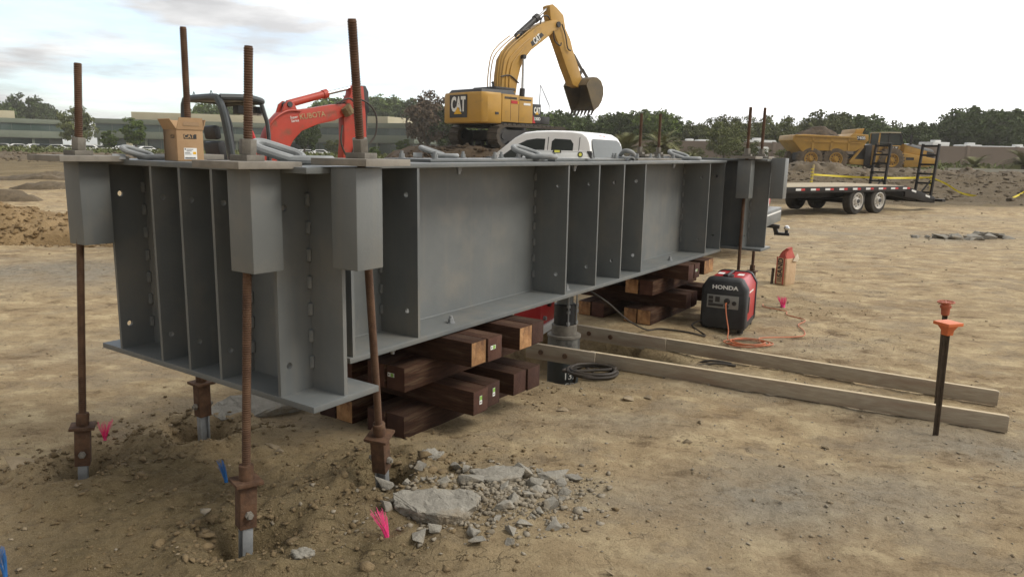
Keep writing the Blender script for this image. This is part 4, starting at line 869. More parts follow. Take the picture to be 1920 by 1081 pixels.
# black hydraulic hoses
def coil(cx, cy, r0, turns, rad, seed, sq=0.9):
    rg = random.Random(seed); P = []
    for k in range(int(turns * 14)):
        a = k * 2 * PI / 14; tt = k / 14; rr = r0 * (1 + 0.05 * math.sin(tt * 2.1)) + rg.uniform(-0.006, 0.006)
        x, y = cx + rr * math.cos(a) + 0.012 * math.sin(tt * 3), cy + rr * sq * math.sin(a)
        P.append(Vector((x, y, gz(cx, cy) + rad + 0.004 + (tt % 3) * rad * 0.9)))
    return P
x, y, _ = GW(4.995, 2.62); P = coil(x, y, 0.185, 3.6, 0.0115, 3)
P += [Vector((x + 0.17, y + 0.05, 0.03)), Vector((x + 0.15, y + 0.16, 0.03))] + [Vector(GW(5.28, 2.72, 0.01)), Vector(GW(5.38, 2.95, -0.10)), Vector(GW(5.42, 3.02, -0.25))]
tag(MB().tube(smooth_path(P, 4), 0.0125, 8).build('hydraulic_hose', 'hose'), 'black hose coiled on the ground beside the near board', 'hose')
def hose(label, pts, r_=0.011):
    Q = [Vector((*GW(g, m)[:2], gz(*GW(g, m)[:2]) + r_ + dz)) for g, m, dz in pts]
    tag(MB().tube(smooth_path(Q, 7), r_, 8).build('hydraulic_hose', 'hose'), label, 'hose', 'hoses between the boards')
hose('dark hose looping on the ground between the two boards, upper strand', [(5.62, 3.02, 0.25), (5.66, 2.75, 0.06), (5.75, 2.5, 0.01), (5.86, 2.3, 0.0), (5.95, 2.05, 0.0), (6.02, 1.85, 0.0)])
hose('dark hose looping on the ground between the two boards, lower strand', [(5.45, 2.98, 0.22), (5.44, 2.75, 0.1), (5.52, 2.52, 0.02), (5.72, 2.25, 0.0), (5.90, 2.0, 0.0), (5.98, 1.8, 0.0)])
hose('dark hose arcing over the ground beyond the far board', [(6.30, 2.25, 0.0), (6.42, 2.1, 0.0), (6.47, 1.9, 0.0), (6.42, 1.7, 0.0), (6.30, 1.58, 0.0), (6.22, 1.50, 0.0)])

# ------------------------------------------------------------------ sand bag
bgx, bgy = 3.74, 10.02
bag = thing('sand_bag', 'open paper sand bag with red top standing beyond the generator', 'sand bag', (bgx, bgy, gz(bgx, bgy)), R(42))
def rr_ring(z, w, d, dx=0, dy=0, r=0.25, tw=0.0, wob=0.0):
    P = []
    for k in range(20):
        a = 2 * PI * k / 20; c_, s_ = math.cos(a), math.sin(a); e = 0.24
        x = math.copysign(abs(c_) ** e, c_) * w; y = math.copysign(abs(s_) ** e, s_) * d
        j = 1 + wob * math.sin(k * 2.7 + z * 31)
        P.append(((x * j) * math.cos(tw) - y * j * math.sin(tw) + dx, x * j * math.sin(tw) + y * j * math.cos(tw) + dy, z))
    return P
b_ = MB(); pyloft(b_, [rr_ring(0, .135, .075), rr_ring(.03, .145, .085), rr_ring(.18, .142, .083, wob=.02), rr_ring(.30, .138, .08, .004, wob=.03), rr_ring(.365, .128, .068, .008, wob=.04)]); b_.build('paper_sack', 'bag', bag)
b_ = MB(); pyloft(b_, [rr_ring(.360, .126, .066, .008, wob=.04), rr_ring(.41, .118, .045, .015, .008, wob=.06), rr_ring(.455, .120, .028, .035, .014, tw=.12, wob=.09), rr_ring(.50, .105, .02, .05, .0, tw=.3, wob=.14)]); b_.build('sack_mouth', 'bagred', bag)
# printed red stripes on the narrow left side and near edge of the front
b_ = MB(); b_.bx(-0.152, -0.1455, -0.052, 0.052, 0.03, 0.375); b_.build('side_print', 'bag', bag)
for y in (-0.056, 0.044): MB().bx(-0.155, -0.1445, y, y + 0.014, 0.02, 0.39).build('red_stripe', 'bagred', bag)
l_ = text('SAND', 0.098, 'mblack', bag, (-0.1535, -0.002, 0.245), (PI / 2, -PI / 2 * 0, -PI / 2), name='sack_lettering', ext=0.0008, bold=0.002)
l_.rotation_euler = Matrix(((0, 0, -1), (0, 1, 0), (1, 0, 0))).to_euler()
for z in (0.06, 0.085, 0.11, 0.14): MB().bx(-0.1532, -0.152, -0.030, 0.030 - (0.02 if z > .1 else 0), z, z + 0.010).build('small_print', 'mblack', bag)
MB().prism([(0.00, .33), (0.11, .43), (0.17, .35), (0.12, .315)], 'y', -0.098, -0.088).build('plastic_liner', 'bagplastic', bag, 0.004)
bd = MB().bx(-0.155, -0.125, -0.012, 0.012, 0, 0.22).build('wood_block', 'stake'); bd.location = (bgx - 0.045, bgy + 0.03, gz(bgx, bgy)); bd.rotation_euler = (0, 0.03, 0.3)
tag(bd, 'short dark stick standing against the sand bag', 'stick')

# ------------------------------------------------------------------ whisker markers
def whisker(label, x, y, m, n, h, spread, lean, seed, base=0.010):
    rg = random.Random(seed); t_ = thing('survey_marker', label, 'marker', (x, y, gz(x, y)), 0, 'bristle survey markers')
    b_ = MB()
    for k in range(n):
        a = rg.uniform(0, 2 * PI); s_ = spread * math.sqrt(rg.random()); hh = h * rg.uniform(0.7, 1.05)
        bx_, by_ = math.cos(a) * base * 0.6, math.sin(a) * base * 0.6
        tip = (lean[0] * hh + math.cos(a) * s_, lean[1] * hh + math.sin(a) * s_, hh)
        mid = (bx_ + (tip[0] - bx_) * 0.4, by_ + (tip[1] - by_) * 0.4, hh * 0.52)
        b_.tube([(bx_, by_, 0.0), mid, tip], [0.0014, 0.0012, 0.0008], 4)
    b_.build('bristles', m, t_); MB().cyl((0, 0, -0.02), (lean[0] * .02, lean[1] * .02, 0.03), base, base * .8, n=10).build('bristle_base', m, t_)
whisker('pink bristle marker beside the leftmost rod', -2.37, 4.10, 'pink', 36, 0.115, 0.045, (0.12, 0), 1)
whisker('pink bristle marker squashed beside the generator cord tail', 3.16, 8.45, 'pink', 80, 0.12, 0.06, (-0.15, 0), 2, 0.03)
whisker('pink bristle marker in front of the broken concrete slab', -0.525, 3.0, 'pink', 34, 0.122, 0.036, (-0.38, 0.1), 3, 0.012)
whisker('blue bristle marker left of the nearest rod', -1.44, 3.54, 'blue', 34, 0.125, 0.022, (-0.22, 0), 4)
whisker('blue bristle marker at the bottom left corner', -2.005, 2.70, 'blue', 34, 0.13, 0.02, (-0.12, 0), 5)
# paint dust left on the soil round the bent pink one
# ------------------------------------------------------------------ broken concrete
def hull(name, pts, m, bev=0.0, sub=0, amp=0.0, seed=0):
    bm = bmesh.new()
    for p in pts: bm.verts.new(p)
    r = bmesh.ops.convex_hull(bm, input=bm.verts); bmesh.ops.delete(bm, geom=[v for v in bm.verts if not v.link_faces], context='VERTS')
    if bev: bmesh.ops.bevel(bm, geom=list(bm.edges), offset=bev, segments=1, affect='EDGES', clamp_overlap=True)
    if sub:
        bmesh.ops.triangulate(bm, faces=bm.faces); bmesh.ops.subdivide_edges(bm, edges=bm.edges, cuts=sub, use_grid_fill=True)
        rg = np.random.default_rng(seed)
        c = np.array([v.co[:] for v in bm.verts]); k = fbm(c[:, 0] * 22 + seed, c[:, 1] * 22 + c[:, 2] * 25, 3) + 0.7 * fbm(c[:, 0] * 75 + seed, c[:, 1] * 75 + c[:, 2] * 70, 2)
        for v, a in zip(bm.verts, k): v.co += v.normal * float(a) * amp
    me_ = bpy.data.meshes.new(name); bm.to_mesh(me_); bm.free(); me_.materials.append(MT[m])
    me_.polygons.foreach_set('use_smooth', [True] * len(me_.polygons)); me_.set_sharp_from_angle(angle=R(24))
    o = bpy.data.objects.new(name, me_); COL.objects.link(o); return o
def slab(label, outline, th, x, y, rz, tilt, seed, name='concrete_slab'):
    rg = random.Random(seed); P = []
    for u, v in outline: P += [(u, v, th * rg.uniform(0.85, 1.1)), (u * 0.93 + rg.uniform(-.006, .006), v * 0.92, 0)]
    o = hull(name, P, 'concrete', 0.004, 6, 0.011, seed); o.location = (x, y, gz(x, y) - 0.010); o.rotation_euler = (tilt[0], tilt[1], rz); return tag(o, label, 'concrete')
slab('large flat broken concrete slab lying near the leaning rod', [(-.235, .06), (-.20, -.035), (-.09, -.085), (.02, -.12), (.10, -.115), (.17, -.02), (.195, .07), (.10, .105), (-.05, .10), (-.15, .10)], 0.062, -0.315, 3.22, 0.0, (0.12, 0.0), 2)
slab('second broken concrete slab, behind the large flat one', [(-.14, .05), (-.10, -.04), (.0, -.075), (.11, -.05), (.15, .03), (.05, .07)], 0.05, -0.05, 3.58, 0.2, (0.15, -0.03), 5)
slab('broken concrete slab half buried behind the hidden rod coupling', [(-.34, .05), (-.25, -.10), (-.05, -.12), (.25, -.04), (.36, .08), (.10, .16), (-.2, .15)], 0.085, -1.60, 4.58, 0.35, (0.30, -0.10), 7)
slab('pale flat stone on the rim of the nearest anchor hole', [(-.05, .02), (-.03, -.03), (.03, -.035), (.055, .0), (.02, .035)], 0.03, -0.83, 2.78, 0.3, (0.1, 0), 9, 'flat_stone')
slab('tan flat stone on the rim of the leaning rod hole', [(-.07, .03), (-.05, -.04), (.05, -.045), (.075, .0), (.03, .05)], 0.06, -0.42, 3.80, 0.5, (0.0, 0.1), 12, 'flat_stone')
rgc = random.Random(9)
spots = [(0.27, 3.57), (0.20, 3.60), (0.29, 3.46), (0.26, 3.38), (0.12, 3.50), (0.05, 3.42), (-0.02, 3.45), (-0.10, 3.52), (-0.17, 3.5), (-0.33, 3.44), (-0.40, 3.42), (-0.50, 3.40), (-0.60, 3.36), (-0.33, 3.03), (-0.38, 2.97), (-0.16, 3.02), (-0.12, 2.95), (0.02, 3.06), (0.06, 3.12), (0.12, 3.2), (0.15, 3.27), (-0.02, 3.26), (0.03, 3.33), (0.10, 3.40), (-0.10, 3.62), (0.17, 3.70), (0.08, 3.68), (0.33, 3.62), (-0.22, 3.66), (-0.28, 3.72), (0.02, 2.98), (0.20, 3.10), (-0.55, 3.2), (-0.44, 3.55), (0.36, 3.3), (-0.05, 3.16), (0.16, 3.45), (0.22, 3.32)]
for i, (x, y) in enumerate(spots):
    sz = rgc.uniform(0.024, 0.056) * (1.25 if i < 14 else 1.0); P = [(rgc.gauss(0, 1) * sz * 0.62, rgc.gauss(0, 1) * sz * 0.5, rgc.gauss(0, 1) * sz * 0.34) for _ in range(13)]
    o = hull('concrete_chunk', P, 'concrete', 0.002, 1, 0.003, i); o.location = (x, y, gz(x, y) + sz * 0.20); o.rotation_euler = (0, 0, rgc.uniform(0, 6))
    tag(o, 'small grey broken concrete chunk in the rubble patch beside the large slab', 'concrete', 'concrete chunks of the rubble patch')
for i in range(24):
    x, y = 10.1 + rgc.gauss(0, 0.75), 16.9 + rgc.gauss(0, 0.33)
    sz = rgc.uniform(0.07, 0.20); P = [(rgc.gauss(0, 1) * sz * .65, rgc.gauss(0, 1) * sz * .5, rgc.gauss(0, 1) * sz * .34) for _ in range(14)]
    o = hull('concrete_chunk', P, 'concrete', 0.004, 1, 0.01, i + 50); o.location = (x, y, gz(x, y) + sz * 0.10); o.rotation_euler = (0, 0, rgc.uniform(0, 6))
    tag(o, 'grey concrete piece of the broken patch to the right of the trailer wheels', 'concrete', 'concrete pieces right of the trailer')
for i, (x, y, s_) in enumerate([(1.06, 4.16, .034), (0.62, 4.35, .022), (1.22, 4.52, .024), (0.83, 5.0, .045), (0.99, 5.05, .03), (1.93, 4.25, .026), (0.36, 4.75, .03), (0.35, 3.1, .026), (0.42, 2.75, .03), (1.0, 3.75, .018), (2.05, 3.35, .02), (1.82, 3.3, .018), (-2.55, 3.62, .07), (-1.95, 4.25, .05), (-1.28, 3.9, .03), (-1.35, 3.95, .034)]):
    P = [(rgc.gauss(0, 1) * s_ * .6, rgc.gauss(0, 1) * s_ * .5, rgc.gauss(0, 1) * s_ * .32) for _ in range(12)]
    o = hull('field_stone', P, 'stone', 0.002, 1, 0.003, i + 90); o.location = (x, y, gz(x, y) + s_ * 0.28)
    tag(o, 'single loose tan stone lying on the open dirt', 'stone', 'loose stones on the open dirt')
# ------------------------------------------------------------------ red mini excavator
def tracks_poly(L_, h, n=10):
    r_ = h / 2; P = []
    for k in range(n + 1): a = -PI / 2 + PI * k / n; P.append((L_ / 2 - r_ + r_ * math.cos(a), r_ + r_ * math.sin(a)))
    for k in range(n + 1): a = PI / 2 + PI * k / n; P.append((-L_ / 2 + r_ + r_ * math.cos(a), r_ + r_ * math.sin(a)))
    return P
def track_unit(t_, y, w, L_, h, m_belt, m_in, pads):
    P = tracks_poly(L_, h); Q = [(x * 0.93, h / 2 + (z - h / 2) * 0.80) for x, z in P]
    b_ = MB(); n = len(P)
    k = [b_.pts([(x, yy, z) for x, z in S]) for S, yy in ((P, y - w / 2), (P, y + w / 2), (Q, y + w / 2), (Q, y - w / 2))]
    for A, B in ((0, 1), (1, 2), (2, 3), (3, 0)):
        for e in range(n): b_.face(k[A] + e, k[A] + (e + 1) % n, k[B] + (e + 1) % n, k[B] + e)
    tr = b_.build('track', m_belt, t_)
    # pads
    per = []; Ltot = 0
    for e in range(n): a, c_ = Vector((*P[e], 0)), Vector((*P[(e + 1) % n], 0)); per.append((a, c_, (c_ - a).length)); Ltot += (c_ - a).length
    pb = MB(); pb.bx(-0.5, 0.5, -0.5, 0.5, -0.5, 0.5); proto = None
    for q in range(pads):
        s_ = Ltot * q / pads
        for a, c_, l in per:
            if s_ <= l: break
            s_ -= l
        p = a + (c_ - a) * (s_ / l); d = (c_ - a).normalized(); ang = math.atan2(d.y, d.x)
        sc = (Ltot / pads * 0.78, w * 1.04, 0.05 * h / 0.9 + 0.02)
        if proto is None: proto = pb.build('track_pad', m_belt, tr); proto.location = (p.x, y, p.y); proto.rotation_euler = (0, -ang, 0); proto.scale = sc
        else: share(proto, tr, (p.x, y, p.y), (0, -ang, 0), sc)
    MB().bx(-L_ * .38, L_ * .38, y - w * .32, y + w * .32, h * .28, h * .78).build('track_frame', m_in, t_)
    for x, r_ in ((-L_ / 2 + h * .5, h * .36), (L_ / 2 - h * .5, h * .36)):
        MB().cyl((x, y - w * .36, h / 2), (x, y + w * .36, h / 2), r_, n=24).cyl((x, y - w * .42, h / 2), (x, y + w * .42, h / 2), r_ * .45, n=16).build('idler_wheel', m_in, t_)
    for q in range(5):
        x = -L_ * .30 + q * L_ * .15; MB().cyl((x, y - w * .35, h * .20), (x, y + w * .35, h * .20), h * .12, n=14).build('track_roller', m_in, t_)
def outline(b_, poly, y0, y1): return b_.prism(poly, 'y', y0, y1)

KA = R(48)
kx = thing('mini_excavator', 'orange-red mini excavator with grey canopy frame behind the near cross beam', 'excavator', (-3.6, 12.5, 0.0), KA)
HX = -1.05
uc = MB(Matrix.Translation((HX, 0, 0))).bx(-0.5, 0.5, -0.5, 0.5, 0.15, 0.45).cyl((0, 0, 0.45), (0, 0, 0.58), 0.42, n=24).build('undercarriage', 'darkgrey', kx, 0.02)
for y in (-0.62, 0.62):
    P = [(x + HX, z) for x, z in tracks_poly(2.1, 0.52)]
    tr = MB().prism(P, 'y', y - 0.19, y + 0.19).build('track', 'rubber', kx, 0.01)
    for x in (-0.8, -0.4, 0, 0.4, 0.8): MB().cyl((HX + x, y - 0.20, 0.2 if abs(x) < .7 else .26), (HX + x, y + 0.20, 0.2 if abs(x) < .7 else .26), 0.09 if abs(x) < .7 else .2, n=16).build('track_roller', 'darkgrey', tr)
b_ = MB(); b_.prism([(HX - 1.0, -0.35), (HX - 0.85, -0.62), (HX + 0.75, -0.72), (HX + 0.85, -0.4), (HX + 0.85, 0.4), (HX + 0.75, 0.72), (HX - 0.85, 0.62), (HX - 1.0, 0.35)], 'z', 0.58, 0.86); b_.build('deck', 'darkgrey', kx, 0.02)
b_ = MB(); b_.prism([(HX - 1.02, -0.3), (HX - 0.9, -0.62), (HX - 0.45, -0.7), (HX - 0.35, -0.5), (HX - 0.35, 0.5), (HX - 0.45, 0.7), (HX - 0.9, 0.62), (HX - 1.02, 0.3)], 'z', 0.86, 1.42); b_.build('engine_hood', 'kred', kx, 0.06)
# seat
b_ = MB(Matrix.Translation((-1.34, -0.02, 0))); b_.bx(-0.10, 0.40, -0.24, 0.24, 1.30, 1.44); b_.build('seat_cushion', 'black', kx, 0.05)
sb = MB(Matrix.Translation((-1.40, -0.02, 1.42)) @ Matrix.Rotation(-0.16, 4, 'Y')); sb.bx(-0.07, 0.06, -0.24, 0.24, 0.0, 0.36); sb.build('seat_back', 'black', kx, 0.05)
hb = MB(Matrix.Translation((-1.46, -0.02, 1.80)) @ Matrix.Rotation(-0.16, 4, 'Y')); hb.bx(-0.055, 0.05, -0.19, 0.19, 0.0, 0.21); hb.build('head_rest', 'black', kx, 0.05)
# canopy frame
zt = 2.40
hoop = [(-1.62, 0.60, 0.86), (-1.62, 0.60, 1.6), (-1.60, 0.60, zt - 0.16), (-1.60, 0.55, zt - 0.04), (-1.60, 0.44, zt), (-1.60, -0.38, zt), (-1.60, -0.52, zt - 0.05), (-1.59, -0.60, zt - 0.18), (-1.54, -0.62, 1.9), (-1.48, -0.62, 1.4), (-1.46, -0.62, 0.86)]
MB().tube(smooth_path(hoop, 4), 0.055, 10).build('canopy_post', 'darkgrey', kx)
b_ = MB(); b_.tube(smooth_path([(-1.58, -0.52, zt + 0.0), (-1.2, -0.60, zt + 0.01), (-0.98, -0.58, zt - 0.02), (-0.93, -0.50, zt - 0.03)], 5), 0.05, 10); b_.build('roof_rail', 'darkgrey', kx)
MB().tube(smooth_path([(-1.58, 0.50, zt), (-1.2, 0.58, zt + 0.01), (-0.98, 0.56, zt - 0.02), (-0.93, 0.50, zt - 0.03)], 5), 0.05, 10).build('roof_rail', 'darkgrey', kx)
MB().tube([(-0.94, -0.54, zt - 0.03), (-0.94, 0.54, zt - 0.03)], 0.045, 10).build('roof_rail', 'darkgrey', kx)
MB().bx(-1.58, -0.95, -0.52, 0.52, zt - 0.02, zt + 0.025).build('roof_panel', 'darkgrey', kx, 0.01)
MB().tube(smooth_path([(-0.97, -0.56, zt - 0.03), (-0.92, -0.57, 2.2), (-0.86, -0.57, 1.9), (-0.86, -0.57, 0.86)], 4), 0.032, 8).build('front_post', 'darkgrey', kx)
MB().tube(smooth_path([(-0.97, 0.56, zt - 0.03), (-0.92, 0.57, 2.2), (-0.86, 0.57, 1.9), (-0.86, 0.57, 0.86)], 4), 0.032, 8).build('front_post', 'darkgrey', kx)
for y in (-0.3, 0.25): MB().tube([(-1.6, y - .04, zt + .05), (-1.6, y, zt + .10), (-1.6, y + .04, zt + .05)], 0.007, 5).build('lifting_eye', 'darkgrey', kx)
MB().bx(-1.30, -1.16, -0.50, -0.34, 2.18, 2.30).build('work_light', 'black', kx, 0.01); MB().bx(-1.155, -1.15, -0.49, -0.35, 2.19, 2.29).build('light_lens', 'reflwhite', kx)
MB().bx(-1.0, -0.9, -0.50, -0.38, 2.20, 2.30).build('work_light', 'black', kx, 0.01)
MB().tube(smooth_path([(-1.2, -0.6, 2.0), (-1.12, -0.62, 1.75), (-1.15, -0.61, 1.5)], 4), 0.035, 7).build('seat_belt', 'reflred', kx)
for y in (-0.32, 0.28): MB().tube(smooth_path([(-0.75, y, 0.86), (-0.76, y, 1.35), (-0.70, y + .03, 1.72)], 4), 0.02, 6).build('control_lever', 'black', kx); MB().cyl((-0.70, y + .03, 1.70), (-0.68, y + .03, 1.80), 0.028, n=10).build('lever_grip', 'black', kx)
# boom, dipper, cylinders
boom = [(-0.62, 0.85), (-0.70, 1.45), (-0.67, 1.77), (-0.59, 1.96), (-0.48, 2.13), (-0.36, 2.25), (-0.22, 2.31), (0.08, 2.33), (0.44, 2.40), (0.71, 2.45), (0.89, 2.46), (0.96, 2.38), (0.91, 2.28), (0.65, 2.17), (0.33, 2.10), (0.02, 1.98), (-0.14, 1.83), (-0.29, 1.59), (-0.36, 1.35), (-0.38, 0.85)]
MB().prism(boom, 'y', -0.10, 0.10).build('boom', 'kred', kx, 0.012)
MB().prism([(-0.60, 1.90), (-0.46, 2.10), (-0.30, 2.22), (0.2, 2.25), (0.9, 2.39), (0.9, 2.36), (0.2, 2.21), (-0.28, 2.18), (-0.42, 2.07), (-0.55, 1.88)], 'y', -0.104, -0.098).build('boom_rib', 'kred', kx)
for y in (-0.085, 0.085): MB().prism([(-0.36, 2.20), (-0.29, 2.39), (-0.21, 2.45), (-0.12, 2.43), (-0.06, 2.30)], 'y', y - 0.02, y + 0.02).build('cylinder_bracket', 'kred', kx, 0.006)
MB().cyl((-0.20, -0.125, 2.39), (-0.20, 0.125, 2.39), 0.045, n=14).build('boom_pin', 'darkgrey', kx)
MB().cyl((-0.17, 0, 2.40), (0.55, 0, 2.61), 0.062, n=16).cyl((0.50, 0, 2.595), (0.58, 0, 2.62), 0.075, n=16).build('dipper_cylinder', 'kred', kx); MB().cyl((0.56, 0, 2.613), (1.05, 0, 2.745), 0.032, n=12).build('cylinder_rod', 'chrome', kx)
stick = [(1.04, 2.76), (1.16, 2.81), (1.28, 2.78), (1.30, 2.58), (1.32, 2.31), (1.33, 1.89), (1.28, 1.40), (1.22, 0.75), (1.08, 0.72), (0.82, 1.51), (0.86, 1.86), (0.86, 2.28), (0.93, 2.51), (1.01, 2.63)]
MB().prism(stick, 'y', -0.085, 0.085).build('dipper_arm', 'kred', kx, 0.012)
MB().cyl((0.93, -0.13, 2.36), (0.93, 0.13, 2.36), 0.06, n=14).build('boom_pin', 'darkgrey', kx)
MB().prism([(1.24, 2.80), (1.34, 2.80), (1.40, 2.70), (1.41, 2.35), (1.30, 2.25), (1.28, 2.5)], 'y', -0.07, 0.07).build('bucket_cylinder_guard', 'mblack', kx, 0.01)
MB().cyl((1.36, 0, 2.3), (1.33, 0, 1.6), 0.05, n=12).build('bucket_cylinder', 'mblack', kx); MB().cyl((1.33, 0, 1.6), (1.32, 0, 0.95), 0.025, n=10).build('cylinder_rod', 'chrome', kx)
for k, (P) in enumerate(([(0.7, -0.12, 2.46), (0.95, -0.16, 2.55), (1.12, -0.16, 2.30), (1.16, -0.14, 1.95)], [(0.8, 0.02, 2.46), (1.2, -0.12, 2.55), (1.5, -0.12, 2.35), (1.52, -0.11, 2.0), (1.38, -0.10, 1.8)], [(0.80, -0.12, 2.1), (0.74, -0.16, 1.8), (0.9, -0.14, 1.55), (1.05, -0.12, 1.75)], [(-0.66, -0.11, 1.7), (-0.58, -0.13, 2.05), (-0.30, -0.13, 2.27), (0.0, -0.12, 2.30)])):
    MB().tube(smooth_path(P, 6), 0.016, 6).build('hydraulic_line', 'hose' if k != 3 else 'kred', kx)
MB().cyl((0.86, -0.12, 2.42), (0.95, -0.12, 2.30), 0.10, n=10).build('grease_patch', 'clod', kx)
text('KUBOTA', 0.125, 'cardboard', kx, (0.22, -0.106, 2.235), (PI / 2, R(-9), 0), name='maker_lettering', ext=0.002, bold=0.002)
text('Super', 0.06, 'tagwhite', kx, (-0.13, -0.106, 2.19), (PI / 2, R(-9), 0), name='model_lettering', ext=0.002); text('Series', 0.06, 'tagwhite', kx, (-0.11, -0.106, 2.135), (PI / 2, R(-9), 0), name='model_lettering', ext=0.002)
MB(Matrix.Translation((-0.52, -0.1035, 1.66)) @ Matrix.Rotation(0.5, 4, 'Y')).bx(-0.075, 0.075, -0.002, 0.002, -0.07, 0.07).build('warning_label', 'tagwhite', kx)
MB().prism([(1.08, 0.72), (1.25, 0.75), (1.32, 0.5), (1.1, 0.25), (0.75, 0.2), (0.62, 0.35), (0.9, 0.45)], 'y', -0.25, 0.25).build('bucket', 'mblack', kx, 0.02)

# ------------------------------------------------------------------ large yellow excavator on the mound
EA = R(45); EX, EY, EZ = -0.27, 37.0, 1.93
ex = thing('excavator', 'large yellow excavator with raised bucket on a dark soil mound', 'excavator', (EX, EY, EZ), EA)
for y in (-1.35, 1.35): track_unit(ex, y, 0.62, 4.9, 1.02, 'track', 'mblack', 38)
MB().bx(-1.5, 1.5, -1.05, 1.05, 0.35, 0.80).cyl((0, 0, 0.8), (0, 0, 1.04), 0.75, n=28).build('undercarriage', 'mblack', ex, 0.03)
MB().bx(-2.6, 0.45, -1.38, 1.38, 1.02, 1.16).build('turntable_frame', 'mblack', ex, 0.02)
# counterweight: rounded plan, rear face towards lower left of the picture
cwp = [(-2.0, -1.48), (-2.85, -1.46), (-3.08, -1.28), (-3.20, -0.6), (-3.22, 0.0), (-3.20, 0.6), (-3.08, 1.28), (-2.85, 1.46), (-2.0, 1.48)]
b_ = MB(); rings = []
for z, s_ in ((1.05, 0.97), (1.12, 1.0), (1.9, 1.0), (2.30, 0.995), (2.42, 0.97)): rings.append([(-2.0 + (x + 2.0) * s_, y * s_, z) for x, y in cwp])
pyloft(b_, rings); b_.build('counterweight', 'yellow', ex, 0.03)
b_ = MB(); b_.bx(-1.99, -0.92, -1.50, -0.35, 1.14, 2.38); b_.build('engine_door', 'yellow', ex, 0.02)
b_ = MB(); b_.bx(-0.91, 0.02, -1.50, -0.45, 1.14, 2.34); b_.build('tank_door', 'yellow', ex, 0.02)
MB().bx(-1.99, 0.0, -0.34, 1.40, 1.14, 2.36).build('left_house', 'yellow', ex, 0.02)
for x in (-0.915, -1.45): MB().bx(x - 0.008, x + 0.008, -1.506, -1.499, 1.2, 2.3).build('panel_gap', 'mblack', ex)
MB().bx(-0.86, -0.10, -1.508, -1.500, 2.15, 2.22).build('panel_vent', 'mblack', ex); MB().bx(-1.85, -1.05, -1.508, -1.500, 2.17, 2.27).build('panel_vent', 'track', ex)
b_ = MB(); pyloft(b_, [[(-2.95, -1.15, 2.42), (-0.75, -1.15, 2.37), (-0.75, 1.15, 2.37), (-2.95, 1.15, 2.42)], [(-2.85, -1.05, 2.58), (-0.85, -1.05, 2.62), (-0.85, 1.05, 2.62), (-2.85, 1.05, 2.58)]]); b_.build('engine_hood', 'mblack', ex, 0.03)
MB().bx(-1.9, -0.6, -0.95, 0.6, 2.60, 2.74).build('engine_hood', 'mblack', ex, 0.04)
MB().tube([(-1.35, -0.2, 2.7), (-1.35, -0.2, 2.92), (-1.42, -0.2, 3.0)], 0.06, 10).build('exhaust', 'mblack', ex)
MB().bx(0.03, 0.62, -1.48, -0.75, 1.14, 2.05).build('tool_box', 'mblack', ex, 0.03); MB().bx(0.63, 1.25, -1.48, -0.85, 1.14, 1.50).build('step_box', 'mblack', ex, 0.03)
MB().bx(-0.9, 1.3, -1.55, -1.40, 1.02, 1.10).build('side_rail', 'mblack', ex)
MB().tube([(0.55, -1.42, 2.05), (0.60, -1.42, 2.95), (1.25, -1.42, 2.05), (1.25, -1.42, 1.2)], 0.02, 6).build('hand_rail', 'darkgrey', ex)
b_ = MB(); b_.bx(0.03, 1.35, 0.45, 1.42, 1.14, 2.60); b_.build('cab', 'yellow', ex, 0.06); MB().bx(0.25, 1.358, 0.55, 1.428, 1.75, 2.48).build('cab_window', 'carglass', ex, 0.03)
# logo on the rear corner of the counterweight and on the tool box
def catlogo(parent, M_, s, panel=True):
    if panel: MB(M_).bx(-0.62 * s, 0.62 * s, -0.002, 0.002, -0.52 * s, 0.52 * s).build('logo_panel', 'mblack', parent)
    e = (M_ @ Matrix.Translation((0, -0.006, 0.06 * s)) @ Matrix.Rotation(PI / 2, 4, 'X'))
    o = text('CAT', 0.86 * s, 'tagwhite', parent, e.to_translation(), e.to_euler(), name='logo_lettering', sx=0.62, ext=0.003, bold=0.035 * s); o.scale = (0.60, 1.05, 1)
    MB(M_).prism([(-0.30 * s, -0.36 * s), (0.26 * s, -0.36 * s), (-0.02 * s, -0.02 * s)], 'y', -0.018, -0.011).build('logo_triangle', 'ylogo', parent)
# rear face runs along y; outward normal -x
catlogo(ex, Matrix.Translation((-3.225, 0.12, 1.80)) @ Matrix.Rotation(-PI / 2, 4, 'Z'), 0.98)
catlogo(ex, Matrix.Translation((0.33, -1.487, 1.72)), 0.42, False)
text('330D', 0.20, 'tagwhite', ex, (0.36, -1.487, 1.36), (PI / 2, 0, 0), name='model_lettering', ext=0.003, bold=0.004)
MB().prism([(0.04, 1.16), (0.24, 1.16), (0.04, 1.55)], 'y', -1.490, -1.484).build('red_stripe', 'reflred', ex)
MB().bx(-1.42, -1.02, -1.512, -1.502, 1.98, 2.12).build('warning_label', 'reflred', ex); MB().bx(-0.98, -0.93, -1.512, -1.502, 1.98, 2.10).build('warning_label', 'ylogo', ex); MB().bx(-0.60, -0.15, -1.512, -1.502, 1.95, 2.05).build('warning_label', 'tagwhite', ex)
MB().bx(-2.4, -2.2, -1.50, -1.46, 1.45, 1.56).build('marker_light', 'mblack', ex)
Zb = lambda P: [(x, z - EZ) for x, z in P]
bm_ = Zb([(-0.70, 3.65), (-0.93, 4.38), (-0.85, 5.32), (-0.73, 6.02), (-0.42, 6.46), (0.21, 6.95), (0.93, 7.43), (1.59, 7.86), (2.32, 8.16), (2.91, 8.26), (3.15, 8.14), (3.08, 7.90), (2.65, 7.64), (1.89, 7.14), (1.07, 6.62), (0.64, 6.20), (0.36, 5.72), (0.19, 5.16), (0.02, 4.27), (0.0, 3.65)])
MB().prism(bm_, 'y', -0.30, 0.30).build('boom', 'yellow', ex, 0.03)
